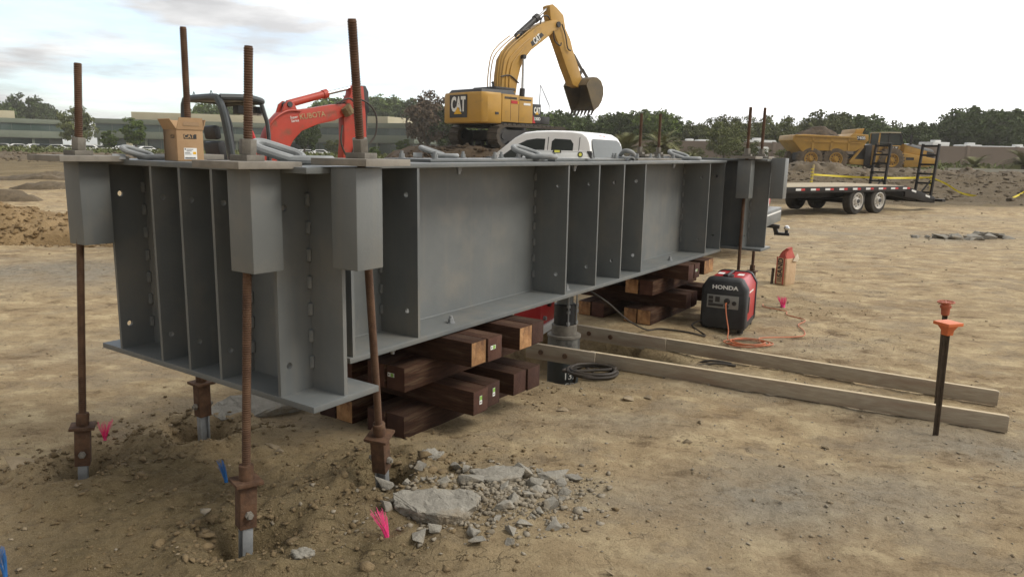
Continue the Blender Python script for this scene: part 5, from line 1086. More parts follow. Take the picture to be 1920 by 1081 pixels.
sk_ = Zb([(2.36, 8.87), (2.60, 8.98), (2.92, 8.85), (3.42, 8.56), (3.61, 7.94), (4.01, 7.46), (4.24, 6.96), (4.71, 6.20), (5.05, 5.55), (4.77, 5.12), (4.34, 5.22), (3.74, 6.11), (3.07, 7.22), (2.73, 7.70), (2.47, 8.30)])
MB().prism(sk_, 'y', -0.24, 0.24).build('dipper_arm', 'yellow', ex, 0.03)
MB().cyl((2.95, -0.38, 8.05 - EZ), (2.95, 0.38, 8.05 - EZ), 0.14, n=16).build('boom_pin', 'mblack', ex)
MB().cyl((0.31, -0.02, 7.20 - EZ), (1.70, -0.02, 8.24 - EZ), 0.15, n=14).cyl((1.55, -0.02, 8.13 - EZ), (1.76, -0.02, 8.28 - EZ), 0.19, n=14).build('dipper_cylinder', 'mblack', ex); MB().cyl((1.70, -0.02, 8.24 - EZ), (2.55, -0.02, 8.86 - EZ), 0.06, n=10).build('cylinder_rod', 'chrome', ex)
for y in (-0.42, 0.42):
    MB().cyl((0.33, y, 3.9 - EZ), (0.39, y, 4.75 - EZ), 0.13, n=14).build('boom_cylinder', 'mblack', ex); MB().cyl((0.39, y, 4.75 - EZ), (0.42, y, 6.23 - EZ), 0.065, n=12).build('cylinder_rod', 'chrome', ex); MB().cyl((0.42, y - .1, 6.23 - EZ), (0.42, y + .1, 6.23 - EZ), 0.11, n=12).build('cylinder_eye', 'mblack', ex)
for k, P in enumerate(([(-1.10, 4.0), (-1.22, 4.9), (-1.14, 5.7), (-0.95, 6.3), (-0.48, 6.78), (0.2, 7.24)], [(-0.95, 4.0), (-1.06, 4.9), (-0.98, 5.7), (-0.80, 6.2), (-0.35, 6.65), (0.3, 7.13), (0.9, 7.55)], [(-0.62, 4.2), (-0.66, 5.1), (-0.52, 5.9), (-0.2, 6.3), (0.35, 6.75), (0.9, 7.15)], [(-0.40, 4.2), (-0.42, 5.1), (-0.28, 5.8), (0.05, 6.2), (0.5, 6.6)])):
    for y in ((-0.33, 0.33) if k < 2 else (-0.33,)): MB().tube(smooth_path([(x, y, z - EZ) for x, z in P], 4), 0.028, 6).build('hydraulic_line', 'yellow', ex)
for P in ([(-0.05, 7.0), (0.05, 7.35), (0.5, 7.45), (0.9, 7.6)], [(1.6, 7.9), (1.75, 8.25), (2.1, 8.35), (2.3, 8.2)], [(2.6, 7.7), (2.7, 7.25), (3.1, 7.05), (3.2, 7.2)], [(3.2, 8.1), (3.5, 7.6), (3.7, 7.0), (3.95, 6.9)], [(-1.0, 4.5), (-0.6, 4.6), (0.0, 4.4), (0.3, 4.3)], [(-1.0, 5.2), (-0.4, 5.3), (0.2, 5.0)]):
    MB().tube(smooth_path([(x, -0.34, z - EZ) for x, z in P], 5), 0.035, 6).build('hydraulic_hose', 'hose', ex)
# decal on the boom
bd_ = Zb([(1.00, 6.98), (1.75, 7.52), (1.95, 7.42), (1.30, 6.90), (1.12, 6.80)])
MB().prism(bd_, 'y', -0.306, -0.301).build('logo_panel', 'mblack', ex)
o = text('CAT', 0.42, 'tagwhite', ex, (1.45, -0.309, 7.17 - EZ), (PI / 2, -R(36), 0), name='logo_lettering', ext=0.002, bold=0.014); o.scale = (0.66, 1, 1)
# bucket linkage and bucket (opening towards the viewer's left)
for y in (-0.2, 0.2): MB().bar((4.35, y, 6.75 - EZ), (5.05, y, 6.05 - EZ), 0.07, 0.14).bar((4.75, y, 5.60 - EZ), (5.10, y, 6.10 - EZ), 0.07, 0.16).bar((5.08, y, 6.08 - EZ), (5.65, y, 5.55 - EZ), 0.07, 0.14).build('bucket_link', 'track', ex)
MB().cyl((4.30, 0, 6.98 - EZ), (4.85, 0, 6.35 - EZ), 0.11, n=12).build('bucket_cylinder', 'mblack', ex)
bw = 0.78
bs = Zb([(4.75, 5.25), (4.95, 5.52), (5.25, 5.68), (5.6, 5.68), (5.95, 5.52), (6.16, 5.18), (6.18, 4.85), (6.05, 4.48), (5.80, 4.18), (5.45, 3.98)])
b_ = MB(); n = len(bs); inn = []
for i, (x, z) in enumerate(bs): inn.append((5.35 + (x - 5.35) * 0.93, 4.85 - EZ + (z - (4.85 - EZ)) * 0.93))
k = [b_.pts([(x, y, z) for x, z in S]) for S, y in ((bs, -bw), (bs, bw), (inn, bw), (inn, -bw))]
for e in range(n - 1):
    b_.face(k[0] + e, k[0] + e + 1, k[1] + e + 1, k[1] + e); b_.face(k[3] + e, k[3] + e + 1, k[2] + e + 1, k[2] + e)
for e in (0, n - 1): b_.face(k[0] + e, k[1] + e, k[2] + e, k[3] + e)
b_.build('bucket', 'bucket', ex)
for y in (-bw, bw): MB().prism([(bs[0][0], bs[0][1])] + bs[1:], 'y', y - 0.03, y + 0.03).build('bucket_cheek', 'bucket', ex)
for q in range(7):
    y = -bw + 0.06 + q * (2 * bw - 0.12) / 6; x, z = bs[-1]
    b_ = MB(); pyloft(b_, [[(x - .02, y - .06, z + .08), (x + .10, y - .06, z + .08), (x + .10, y + .06, z + .08), (x - .02, y + .06, z + .08)], [(x - .16, y - .03, z - .26), (x - .12, y - .03, z - .26), (x - .12, y + .03, z - .26), (x - .16, y + .03, z - .26)]]); b_.build('bucket_tooth', 'track', ex)

# ------------------------------------------------------------------ wheels
def wheel(parent, c, r_, w, m_t, m_r, axis='y', rimr=0.6, lugs=8, name='wheel', out=-1, tread=0):
    x, y, z = c; b_ = MB(Matrix.Translation(c) @ Matrix.Rotation(PI / 2, 4, 'X'))
    prof = [(r_ * rimr * .98, -w * .12), (r_ * rimr, -w / 2 * .9), (r_ * .80, -w / 2), (r_ * .94, -w / 2 * .92), (r_, -w / 2 * .70), (r_, w / 2 * .70), (r_ * .94, w / 2 * .92), (r_ * .80, w / 2), (r_ * rimr, w / 2 * .9), (r_ * rimr * .98, w * .12)]
    b_.lathe(prof, 32); ty = b_.build(name, m_t, parent)
    rb = MB(Matrix.Translation((x, y + out * w / 2 * 0.72, z)) @ Matrix.Rotation(PI / 2 * (1 if out < 0 else -1), 4, 'X'))
    rb.lathe([(r_ * rimr * 1.0, -.01), (r_ * rimr * 1.02, 0.05 * w * 4), (r_ * rimr * .93, 0.05 * w * 4), (r_ * rimr * .86, 0.0), (r_ * rimr * .45, -0.012), (r_ * rimr * .38, .05), (r_ * rimr * .30, .06)], 28); rm = rb.build('rim', m_r, ty)
    for k in range(lugs):
        a = 2 * PI * k / lugs; p = Vector((x + math.cos(a) * r_ * rimr * .64, y + out * (w / 2 * 0.72 + .002), z + math.sin(a) * r_ * rimr * .64))
        MB().cyl(p, p + Vector((0, out * 0.004, 0)), r_ * rimr * .10, n=10).build('rim_hole', 'mblack', ty)
    MB().cyl((x, y + out * w / 2 * .70, z), (x, y + out * (w / 2 * .72 + .07 * r_ / .4), z), r_ * rimr * .26, n=14).build('hub', 'mblack' if m_r == 'rim' else m_r, ty)
    if tread:
        lg = None
        for k in range(tread):
            a = 2 * PI * k / tread
            if lg is None: lg = MB().bx(-.06, .06, -w * .46, w * .46, -.05, .05).build('tread_lug', m_t, ty); lg.location = (x + math.cos(a) * r_, y, z + math.sin(a) * r_); lg.rotation_euler = (0, -a, 0)
            else: share(lg, ty, (x + math.cos(a) * r_, y, z + math.sin(a) * r_), (0, -a, 0))
    return ty

# ------------------------------------------------------------------ white pickup
PX, PY = 1.86, 14.4; PA = R(152)
pk = thing('pickup_truck', 'white pickup truck parked behind the girder, hitch ball at its tail', 'pickup', (PX, PY, 0.0), PA)
# local x forward, origin under the back of the cab
S = 1.0
lower = [(-2.80, 0.62), (-2.80, 1.42), (0.0, 1.44), (0.02, 1.30), (2.0, 1.30), (3.25, 1.18), (3.40, 0.95), (3.42, 0.55), (2.95, 0.50), (-2.7, 0.50)]
b_ = MB(); rings = []
for y, s_ in ((-0.99, 0.985), (-0.96, 1.0), (0.96, 1.0), (0.99, 0.985)): rings.append([(x * s_, y, 0.95 + (z - 0.95) * s_) for x, z in lower])
pyloft(b_, rings); b_.build('body', 'white', pk, 0.03)
# greenhouse: narrower at the roof
gh = [(0.03, 1.30), (0.05, 1.62), (0.13, 1.90), (0.19, 2.00), (0.30, 2.065), (0.50, 2.09), (0.90, 2.10), (1.25, 2.09), (1.50, 2.06), (1.68, 1.97), (2.02, 1.71), (2.45, 1.37), (2.5, 1.30)]
b_ = MB(); rings = []
def ghw(z): return 0.95 - max(0, z - 1.35) * 0.19
for sgn, k in ((-1, 1.0), (-1, 0.90), (1, 0.90), (1, 1.0)): rings.append([(x, sgn * (ghw(z) if k == 1.0 else ghw(z) - 0.10), z if k == 1.0 else z + (0.025 if z > 1.9 else 0.0)) for x, z in gh])
pyloft(b_, rings); b_.build('cab', 'white', pk, 0.03)
def sidewin(P, y_out=0.004, side=1, name='side_window'):
    b_ = MB(); Q = [(x, side * (ghw(z) + y_out), z) for x, z in P]; n = len(Q); i = b_.pts(Q); j = b_.pts([(x, y - side * 0.02, z) for x, y, z in Q])
    b_.face(*range(i, i + n)); b_.face(*range(j + n - 1, j - 1, -1))
    for e in range(n): b_.face(i + e, i + (e + 1) % n, j + (e + 1) % n, j + e)
    b_.build(name, 'carglass', pk)
for sd in (1, -1):
    sidewin([(0.44, 1.50), (0.44, 1.88), (0.50, 1.955), (0.82, 1.97), (0.88, 1.92), (0.88, 1.55), (0.82, 1.48), (0.48, 1.47)], side=sd)
    sidewin([(1.02, 1.43), (1.02, 1.965), (1.20, 1.97), (1.40, 1.94), (1.58, 1.86), (2.02, 1.56), (2.18, 1.43)], side=sd)
    for x in (0.32, 0.955): MB().bar((x, sd * (ghw(1.45) + .004), 1.40), (x, sd * (ghw(2.0) + .004), 2.0), 0.012, 0.004, up=(0, sd, 0)).build('door_gap', 'darkgrey', pk)
    MB().prism([(1.98, 1.40), (2.10, 1.40), (2.10, 1.62), (1.98, 1.62)], 'y', min(sd * 1.0, sd * 1.22), max(sd * 1.0, sd * 1.22)).build('wing_mirror', 'black', pk, 0.03)
# windscreen and rear window
b_ = MB(); Pw = [(1.68, -0.68, 1.93), (1.68, 0.68, 1.93), (2.40, 0.84, 1.42), (2.40, -0.84, 1.42)]; i = b_.pts(Pw + [(x + .03, y, z + .03) for x, y, z in Pw]); b_.face(i, i + 1, i + 2, i + 3); b_.face(i + 7, i + 6, i + 5, i + 4)
for e in range(4): b_.face(i + e, i + (e + 1) % 4, i + 4 + (e + 1) % 4, i + 4 + e)
b_.build('windscreen', 'carglass', pk)
def rx(z): return float(np.interp(z, [1.30, 1.62, 1.90, 2.0], [0.03, 0.05, 0.13, 0.19]))
b_ = MB(); zz1 = [1.46, 1.62, 1.82, 1.93, 1.975]; ww = [0.80, 0.80, 0.77, 0.72, 0.64]
Lp = [(rx(z) - 0.024, w, z) for z, w in zip(zz1, ww)]; Rp = [(rx(z) - 0.024, -w, z) for z, w in zip(zz1, ww)]
for a in range(4):
    i = b_.pts([Lp[a], Rp[a], Rp[a + 1], Lp[a + 1]]); b_.face(i, i + 1, i + 2, i + 3)
i = b_.pts([(x + .04, y, z) for x, y, z in Lp + Rp[::-1]]); b_.face(*range(i, i + 10)); b_.build('rear_window', 'rearglass', pk)
MB().bx(0.215, 0.30, -0.16, 0.16, 2.005, 2.05).build('brake_light', 'galv', pk, 0.01); MB().bx(0.205, 0.216, -0.14, -0.05, 2.01, 2.045).build('brake_lens', 'reflred', pk); MB().bx(0.205, 0.216, 0.05, 0.14, 2.01, 2.045).build('brake_lens', 'reflred', pk)
# bed rails, tailgate, bumper, hitch
MB().bx(-2.825, -2.801, -0.80, 0.80, 0.80, 1.40).build('tailgate', 'white', pk, 0.01)
for sd in (1, -1): MB().bx(-2.815, -2.780, sd * .90 - .075, sd * .90 + .075, 0.85, 1.30).build('tail_light', 'reflred', pk, 0.01)
b_ = MB(); pyloft(b_, [[(-3.000, -.95, .60), (-2.800, -.98, .60), (-2.800, -.98, .80), (-3.000, -.95, .80)], [(-3.050, -.8, .56), (-2.800, -.8, .56), (-2.800, -.8, .82), (-3.050, -.8, .82)], [(-3.050, .8, .56), (-2.800, .8, .56), (-2.800, .8, .82), (-3.050, .8, .82)], [(-3.000, .95, .60), (-2.800, .98, .60), (-2.800, .98, .80), (-3.000, .95, .80)]])
b_.build('rear_bumper', 'paint', pk, 0.02); MB().bx(-3.055, -3.046, -.75, .75, .74, .765).build('bumper_trim', 'tagwhite', pk)
MB().bar((-2.780, 0, 0.55), (-3.160, 0, 0.52), 0.07, 0.07).bar((-3.080, 0, 0.52), (-3.120, 0, 0.40), 0.07, 0.07).bar((-3.080, 0, 0.40), (-3.330, 0, 0.40), 0.07, 0.05).cyl((-3.280, 0, 0.42), (-3.280, 0, 0.47), 0.03, n=12).build('hitch', 'mblack', pk, 0.006)
b_ = MB(Matrix.Translation((-3.280, 0, 0.505))); b_.lathe([(0.015, -.045), (0.036, -.03), (0.05, 0), (0.036, .036), (0.012, .048)], 16); b_.build('hitch_ball', 'chrome', pk)
for x in (-1.60, 2.35):
    for sd in (1, -1): wheel(pk, (x, sd * 0.86, 0.40), 0.40, 0.26, 'rubber', 'rim', out=sd)
MB().bx(3.40, 3.44, -.7, .7, .75, 1.0).build('grille', 'mblack', pk, 0.01)

# ------------------------------------------------------------------ flatbed trailer
TA = R(33); TX, TY = 10.85, 23.46
tz = gz(TX, TY)
tl = thing('flatbed_trailer', 'black flatbed equipment trailer with timber deck and two raised ramps', 'trailer', (TX, TY, tz), TA)
TW = 2.45
XF = -5.6
for y in (0.03, TW - 0.03): MB().bx(XF, 2.62, y - 0.03, y + 0.03, 0.70, 0.875).build('side_rail', 'tblack', tl, 0.006)
for y in (0.55, TW - 0.55): MB().bx(XF, 2.6, y - 0.06, y + 0.06, 0.52, 0.80).build('frame_beam', 'tblack', tl)
for x in np.arange(XF + .3, 2.5, 0.62): MB().bx(x - .03, x + .03, 0.06, TW - 0.06, 0.74, 0.84).build('cross_member', 'tblack', tl)
nb_ = 12; pw = (TW - 0.13) / nb_; pr_ = None
for k in range(nb_):
    y = 0.065 + (k + .5) * pw
    if pr_ is None: pr_ = MB().bx(XF, 2.60, -pw / 2 + .006, pw / 2 - .006, 0, 0.045).build('deck_plank', 'deck', tl, loc=(0, y, 0.842))
    else: share(pr_, tl, (0, y, 0.842 + (0.004 if k % 3 == 1 else 0)))
# sloping tail
for y in (0.03, 0.62, TW - 0.62, TW - 0.03): MB().prism([(2.62, 0.875), (4.45, 0.50), (4.52, 0.28), (4.3, 0.28), (2.62, 0.52)] if y in (0.03, TW - 0.03) else [(2.62, 0.80), (4.40, 0.46), (4.40, 0.30), (2.62, 0.55)], 'y', y - 0.03, y + 0.03).build('tail_beam', 'tblack', tl, 0.006)
for k in range(9):
    x = 2.72 + k * 0.20; z = 0.872 - (x - 2.62) * 0.205; MB().bx(x, x + 0.07, 0.06, TW - 0.06, z - 0.06, z).build('tail_slat', 'tblack', tl)
MB().bx(4.42, 4.54, 0.0, TW, 0.28, 0.46).build('rear_beam', 'tblack', tl, 0.01); MB().bx(4.54, 4.75, -0.25, 0.0, 0.33, 0.42).build('tail_light_bracket', 'tblack', tl)
for k in range(9):
    x = -3.15 + k * 0.70
    if x < 2.5: MB().bx(x, x + 0.24, -0.004, 0.0, 0.775, 0.835).build('reflector', 'reflwhite', tl); MB().bx(x + 0.25, x + 0.42, -0.004, 0.0, 0.775, 0.835).build('reflector', 'reflred', tl)
for x in (3.0, 3.9): z = 0.78 - (x - 2.62) * 0.205; MB().prism([(x, z), (x + .28, z - .057), (x + .28, z + .003), (x, z + .06)], 'y', -0.004, 0.0).build('reflector', 'reflwhite', tl)
for x in (0.0, 1.18):
    for y, o_ in ((0.16, -1), (TW - 0.16, 1)): wheel(tl, (x, y, 0.42), 0.42, 0.28, 'rubber', 'rim', out=o_, rimr=0.62)
    MB().cyl((x, 0.2, 0.385), (x, TW - 0.2, 0.385), 0.055, n=12).build('axle', 'tblack', tl)
def ramp_(y0, w):
    M_ = Matrix.Translation((4.36, y0, 0.48)) @ Matrix.Rotation(0.10, 4, 'Y')
    b_ = MB(M_)
    for y in (0.03, w - 0.03): b_.bx(-0.05, 0.05, y - 0.03, y + 0.03, 0, 1.82)
    rp_ = b_.build('ramp', 'tblack', tl, 0.006)
    for k in range(6): MB(M_).bx(-0.045, 0.045, 0.06, w - 0.06, 0.12 + k * 0.32, 0.18 + k * 0.32).build('ramp_rung', 'tblack', rp_)
    MB(M_).bar((-0.05, 0.1, 0.55), (-0.62, 0.1, 0.02), 0.04, 0.04).build('ramp_brace', 'tblack', rp_)
ramp_(0.05, 0.62); ramp_(TW - 0.67, 0.62)
MB().bx(XF - 0.9, XF, TW / 2 - .08, TW / 2 + .08, 0.52, 0.68).bar((XF, 0.6, .62), (XF - 1.6, TW / 2, .58), .1, .14).bar((XF, TW - .6, .62), (XF - 1.6, TW / 2, .58), .1, .14).build('drawbar', 'tblack', tl)
MB().cyl((XF - 1.2, TW / 2 - .2, 0.0), (XF - 1.2, TW / 2 - .2, 0.62), 0.05, n=10).build('landing_leg', 'tblack', tl)

# ------------------------------------------------------------------ articulated dump truck
DX, DY = 26.3, 58.0; DZ = 0.78
dt = thing('dump_truck', 'yellow articulated dump truck loaded with dark soil behind the trailer', 'dump truck', (DX, DY, DZ), 0.0)
q = lambda P: [(x - 10.3, z - DZ) for x, z in P]
tub = q([(4.75, 3.05), (5.45, 2.30), (5.70, 2.05), (6.0, 2.30), (9.55, 2.32), (10.15, 2.75), (10.45, 3.25), (9.9, 3.30), (9.3, 3.36), (5.55, 3.50), (4.80, 3.42)])
MB().prism(tub, 'y', -1.55, 1.55).build('dump_body', 'yellow', dt, 0.05)
MB().prism(q([(5.6, 2.95), (9.9, 2.90), (9.9, 2.98), (5.6, 3.03)]), 'y', -1.60, -1.54).build('body_rib', 'yellow', dt); MB().prism(q([(4.9, 3.32), (9.4, 3.26), (9.4, 3.38), (4.9, 3.46)]), 'y', -1.63, -1.50).build('body_rim', 'yellow', dt, 0.02)
for x in (6.2, 7.6, 8.9): MB().prism(q([(x, 2.33), (x + .14, 2.33), (x + .14, 3.3), (x, 3.3)]), 'y', -1.60, -1.54).build('body_rib', 'yellow', dt)
MB().prism(q([(9.0, 3.0), (10.4, 3.05), (10.35, 3.55), (9.2, 3.62), (8.95, 3.4)]), 'y', -1.6, 1.6).build('rock_guard', 'yellow', dt, 0.04)
MB().prism(q([(9.45, 3.62), (10.05, 3.60), (10.2, 4.02), (9.55, 3.95)]), 'y', -1.2, 1.2).build('rock_guard', 'yellow', dt, 0.03)
MB().prism(q([(9.55, 3.12), (10.15, 3.14), (10.10, 3.45), (9.5, 3.45)]), 'y', -1.607, -1.598).build('number_panel', 'mblack', dt); text('740B', 0.30, 'tagwhite', dt, (9.82 - 10.3, -1.612, 3.29 - DZ), (PI / 2, 0, 0), name='model_lettering', ext=0.003, bold=0.006)
sl = mound('soil_load', DX - 3.15, DY, 2.15, 1.35, 0.95, 'darksoil', 31.0, 0.10, 0.16)
sl['kind'] = 'thing'; tag(sl, 'dark heap of soil loaded in the dump truck body', 'soil'); sl.location.z = 3.20 - gz(DX - 3.15, DY)
for x in (6.22, 8.10, 12.32):
    for sd in (-1, 1): wheel(dt, (x - 10.3, sd * 1.25, 0.93), 0.93, 0.62, 'mudtyre', 'yellow', out=sd, rimr=0.52, lugs=10, tread=26)
MB().prism(q([(5.6, 1.6), (9.9, 1.6), (10.0, 2.1), (5.6, 2.2)]), 'y', -0.6, 0.6).build('rear_frame', 'mblack', dt); MB().prism(q([(9.4, 1.35), (11.2, 1.30), (11.2, 1.75), (9.4, 1.75)]), 'y', -0.9, 0.9).build('articulation', 'yellow', dt, 0.03)
MB().bar((9.4 - 10.3, -0.95, 1.5 - DZ), (10.3 - 10.3, -0.95, 2.7 - DZ), 0.2, 0.2).build('hoist_cylinder', 'yellow', dt)
MB().prism(q([(10.5, 1.3), (11.0, 1.3), (11.0, 2.9), (10.5, 2.8)]), 'y', -1.0, 1.0).build('engine_stack', 'mblack', dt, 0.03)
# front unit
fr = q([(11.05, 2.25), (13.45, 2.25), (15.65, 1.90), (15.75, 1.55), (15.2, 1.28), (13.35, 1.22), (13.15, 1.75), (12.75, 2.08), (12.2, 2.14), (11.7, 2.05), (11.35, 1.75), (11.2, 1.35), (10.95, 1.35)])
MB().prism(fr, 'y', -1.45, 1.45).build('front_fender', 'yellow', dt, 0.05)
hood = q([(13.3, 2.25), (13.35, 2.95), (13.75, 2.86), (15.45, 2.42), (15.60, 2.28), (15.62, 1.91)])
MB().prism(hood, 'y', -1.2, 1.2).build('engine_hood', 'yellow', dt, 0.05); MB().prism(q([(13.4, 2.86), (13.7, 2.98), (15.45, 2.55), (15.62, 2.36), (15.40, 2.36), (13.75, 2.76)]), 'y', -1.215, 1.215).build('hood_top', 'galv', dt, 0.03)
MB().prism(q([(15.05, 1.72), (15.60, 1.72), (15.62, 2.30), (15.05, 2.42)]), 'y', -1.23, 1.23).build('grille', 'mblack', dt, 0.02)
MB().prism(q([(11.5, 2.25), (11.5, 2.82), (13.58, 2.82), (13.58, 2.25)]), 'y', -0.75, 0.75).build('cab', 'yellow', dt, 0.03)
MB().prism(q([(11.6, 2.82), (11.62, 3.70), (13.12, 3.70), (13.48, 2.82)]), 'y', -0.70, 0.70).build('cab_window', 'rearglass', dt)
for y in (-0.72, 0.72):
    for (xa, xb) in ((11.58, 11.62), (12.35, 12.35), (13.50, 13.14)): MB().bar((xa - 10.3, y, 2.80 - DZ), (xb - 10.3, y, 3.72 - DZ), 0.09, 0.09).build('cab_pillar', 'mblack' if xa != 11.58 else 'yellow', dt)
MB().prism(q([(11.6, 3.72), (13.15, 3.74), (13.15, 3.82), (11.6, 3.80)]), 'y', -0.82, 0.82).build('cab_roof', 'cream', dt, 0.02)
for x in (11.3, 11.75): MB().tube([(x - 10.3, -1.3, 2.25 - DZ), (x - 10.3, -1.3, 3.0 - DZ), (x + .6 - 10.3, -1.3, 3.0 - DZ), (x + .6 - 10.3, -1.3, 2.25 - DZ)], 0.03, 6).build('hand_rail', 'mblack', dt)
for x in (13.7,): MB().bar((x - 10.3, -1.3, 2.9 - DZ), (x - 10.3, -1.3, 3.6 - DZ), 0.06, 0.25).build('mirror', 'mblack', dt)
MB().bx(11.95 - 10.3, 12.75 - 10.3, -1.46, -1.452, 2.32 - DZ, 2.75 - DZ).build('logo_panel', 'mblack', dt); o = text('CAT', 0.42, 'tagwhite', dt, (12.35 - 10.3, -1.468, 2.53 - DZ), (PI / 2, 0, 0), name='logo_lettering', ext=0.003, bold=0.012); o.scale = (0.75, 1, 1)
MB().bx(11.9 - 10.3, 12.8 - 10.3, -1.45, -0.76, 2.26 - DZ, 2.78 - DZ).build('battery_box', 'yellow', dt, 0.03)
MB().bx(13.4 - 10.3, 14.0 - 10.3, -1.462, -1.452, 1.75 - DZ, 1.95 - DZ).build('fender_vent', 'mblack', dt); MB().cyl((14.5 - 10.3, -1.47, 1.55 - DZ), (14.5 - 10.3, -1.44, 1.55 - DZ), 0.09, n=14).build('tow_eye', 'mblack', dt)
# ------------------------------------------------------------------ office buildings
def office(label, P, Q, zs_, depth, pane, pent=None, name='office_building', zb=0.0):
    """facade from P to Q (seen from the camera side); zs_ = top, window head, window sill, soffit"""
    P, Q = Vector((*P, 0)), Vector((*Q, 0)); d = Q - P; L_ = d.length; an = math.atan2(d.y, d.x); t_ = thing(name, label, 'building', (P.x, P.y, zb), an, 'office buildings beyond the site')
    zt, zh, zs2, zf = zs_        # local: x along facade, y into the building
    MB().bx(0, L_, 0, depth, zh, zt).build('roof_band', 'band', t_, 0.06); MB().bx(0.1, L_ - 0.1, 0.1, depth - .1, zt, zt + 0.12).build('parapet_cap', 'band', t_)
    MB().bx(0, L_, 0, depth, zf, zs2).build('spandrel_band', 'band', t_, 0.06)
    MB().bx(0.35, L_ - 0.35, 0.36, depth - .35, zs2, zh).build('upper_floor_core', 'mull', t_); MB().bx(1.3, L_ - 1.3, 1.56, depth - 1.3, 0, zf).build('ground_floor_core', 'mull', t_)
    n = max(3, int(L_ / pane)); w = (L_ - 0.9) / n; a = b2 = None
    for k in range(n):
        x = 0.45 + k * w
        if a is None: a = MB().bx(0.05, w - 0.05, 0, 0.04, 0, zh - zs2 - 0.1).build('window_pane', 'bglass', t_, loc=(x, 0.31, zs2 + .05))
        else: share(a, t_, (x, 0.31, zs2 + .05))
        if 1.3 < x < L_ - w - 1.3:
            if b2 is None: b2 = MB().bx(0.05, w - 0.05, 0, 0.04, 0, zf - 0.5).build('entrance_pane', 'bglass', t_, loc=(x, 1.50, 0.3))
            else: share(b2, t_, (x, 1.50, 0.3))
    for k in range(0, n, 3): MB().bx(0, 0.5, 0, 0.5, 0, zf).build('column', 'band', t_, loc=(0.45 + k * w, 0.5, 0))
    for k in range(1, 5): MB().bx(L_ * k / 5 - .02, L_ * k / 5 + .02, -0.012, 0.0, zf, zs2).build('panel_joint', 'mull', t_)
    if pent:
        for x0, x1, y0, y1, h_ in pent: MB().bx(x0, x1, y0, y1, zt, zt + h_).build('roof_penthouse', 'cream', t_, 0.05)
    return t_
oa = office('long green-grey office building at the far left edge', (-112.0, 138.0), (-92.5, 157.0), (6.25, 5.45, 4.0, 2.6), 24, 3.2, [(0.5, 18.5, 5, 16, 1.7)])
ob_ = office('green-grey office building with cream roof block left of the canopy frame', (-92.5, 165.5), (-52.0, 178.0), (7.1, 6.1, 4.55, 3.0), 26, 3.2, [(7.0, 36, 4, 16, 1.9)])
oc_ = office('green-grey office building behind the red dipper arm', (-60.0, 184.0), (-22.5, 168.0), (7.5, 6.5, 4.9, 3.2), 26, 3.2, [(13, 32.0, 3, 14, 1.75)])
pv = thing('sign_board', 'white upright sign board standing before the office wall', 'sign', (-82.0, 160.0, 0), 0); MB().bx(-0.6, 0.6, -.1, .1, 0, 2.6).build('board_face', 'cream', pv, 0.02)

# ------------------------------------------------------------------ wall and the vehicles behind it
WZ = 1.0
wl = thing('boundary_wall', 'long brown boundary wall in front of the right-hand trees', 'wall', (15.0, 97.0, WZ), math.atan2(-4.0, 75.0))
wp = wq = None
for k in range(14):
    if wp is None: wp = MB().bx(0.15, 5.85, 0, 0.2, -0.6, 2.62).build('wall_panel', 'soundwall', wl); wq = MB().bx(-0.2, 0.2, -0.06, 0.26, -0.6, 2.72).build('wall_pier', 'soundwall', wl, 0.02)
    else: share(wp, wl, (6.0 * k, 0, 0.02 * (k % 2))); share(wq, wl, (6.0 * k, 0, 0))
def rv(label, x, y, L_, h, az, kind):
    t_ = thing('recreational_vehicle', label, 'vehicle', (x, y, gz(x, y)), az, 'white vehicles stored behind the wall')
    b_ = MB()
    P = [(-L_ / 2, 0.45), (L_ / 2 - .2, 0.45), (L_ / 2, 0.9), (L_ / 2 - .12, h * .72), (L_ / 2 - .6, h), (-L_ / 2 + .1, h), (-L_ / 2, h - .1)] if kind else [(-L_ / 2, 0.45), (L_ / 2, 0.45), (L_ / 2, 1.2), (L_ / 2 - .9, 1.35), (L_ / 2 - 1.2, h * .78), (L_ / 2 - .5, h * .8), (L_ / 2 - .4, h), (-L_ / 2, h)]
    b_.prism(P, 'y', -1.2, 1.2); b_.build('coach_body', 'rvwhite', t_, 0.08)
    for q in range(max(1, int(L_ / 2.2))): MB().bx(-L_ / 2 + .6 + q * 2.1, -L_ / 2 + 1.6 + q * 2.1, -1.21, -1.2, h * .55, h * .78).build('side_window', 'glass', t_)
    MB().bx(-.5, .5, -.4, .4, h, h + .28).build('roof_unit', 'rvwhite', t_, 0.06)
    for xx in (-L_ * .28, L_ * .3): MB().cyl((xx, -1.22, .42), (xx, 1.22, .42), .42, n=16).build('wheel', 'rubber', t_)
RVS = [('small white vehicle roof above the wall left of the palms', 23.3, 101, 4.0, 2.85, 0.0, 1), ('white camper roof, left of two side by side above the wall', 27.0, 102, 5.0, 3.1, 0.05, 1), ('white camper roof, right of two side by side above the wall', 32.6, 102, 5.6, 3.15, 0.0, 1), ('white rounded camper roof behind the wall below bushy olive tree', 38.6, 103, 4.2, 2.95, 0.2, 0), ('white vehicle roof behind the wall left of the rightmost rods', 45.3, 103, 3.5, 2.75, -.1, 1), ('white camper behind the wall between the two right rods and dump body', 49.2, 102, 6.0, 2.95, 0, 0),
       ('white boat-like vehicle behind the wall right of the dump truck cab', 56.2, 101, 3.2, 3.35, .3, 0), ('white van behind the wall left of the near trailer ramp', 60.8, 101, 3.0, 3.1, 0, 1), ('long white camper behind the wall above the near trailer ramp', 67.2, 101, 9.5, 3.0, 0.0, 1), ('white tall vehicle with roof gear behind the wall above the left palm', 75.5, 101, 4.0, 3.4, 0.1, 0)]
for a in RVS: rv(*a)
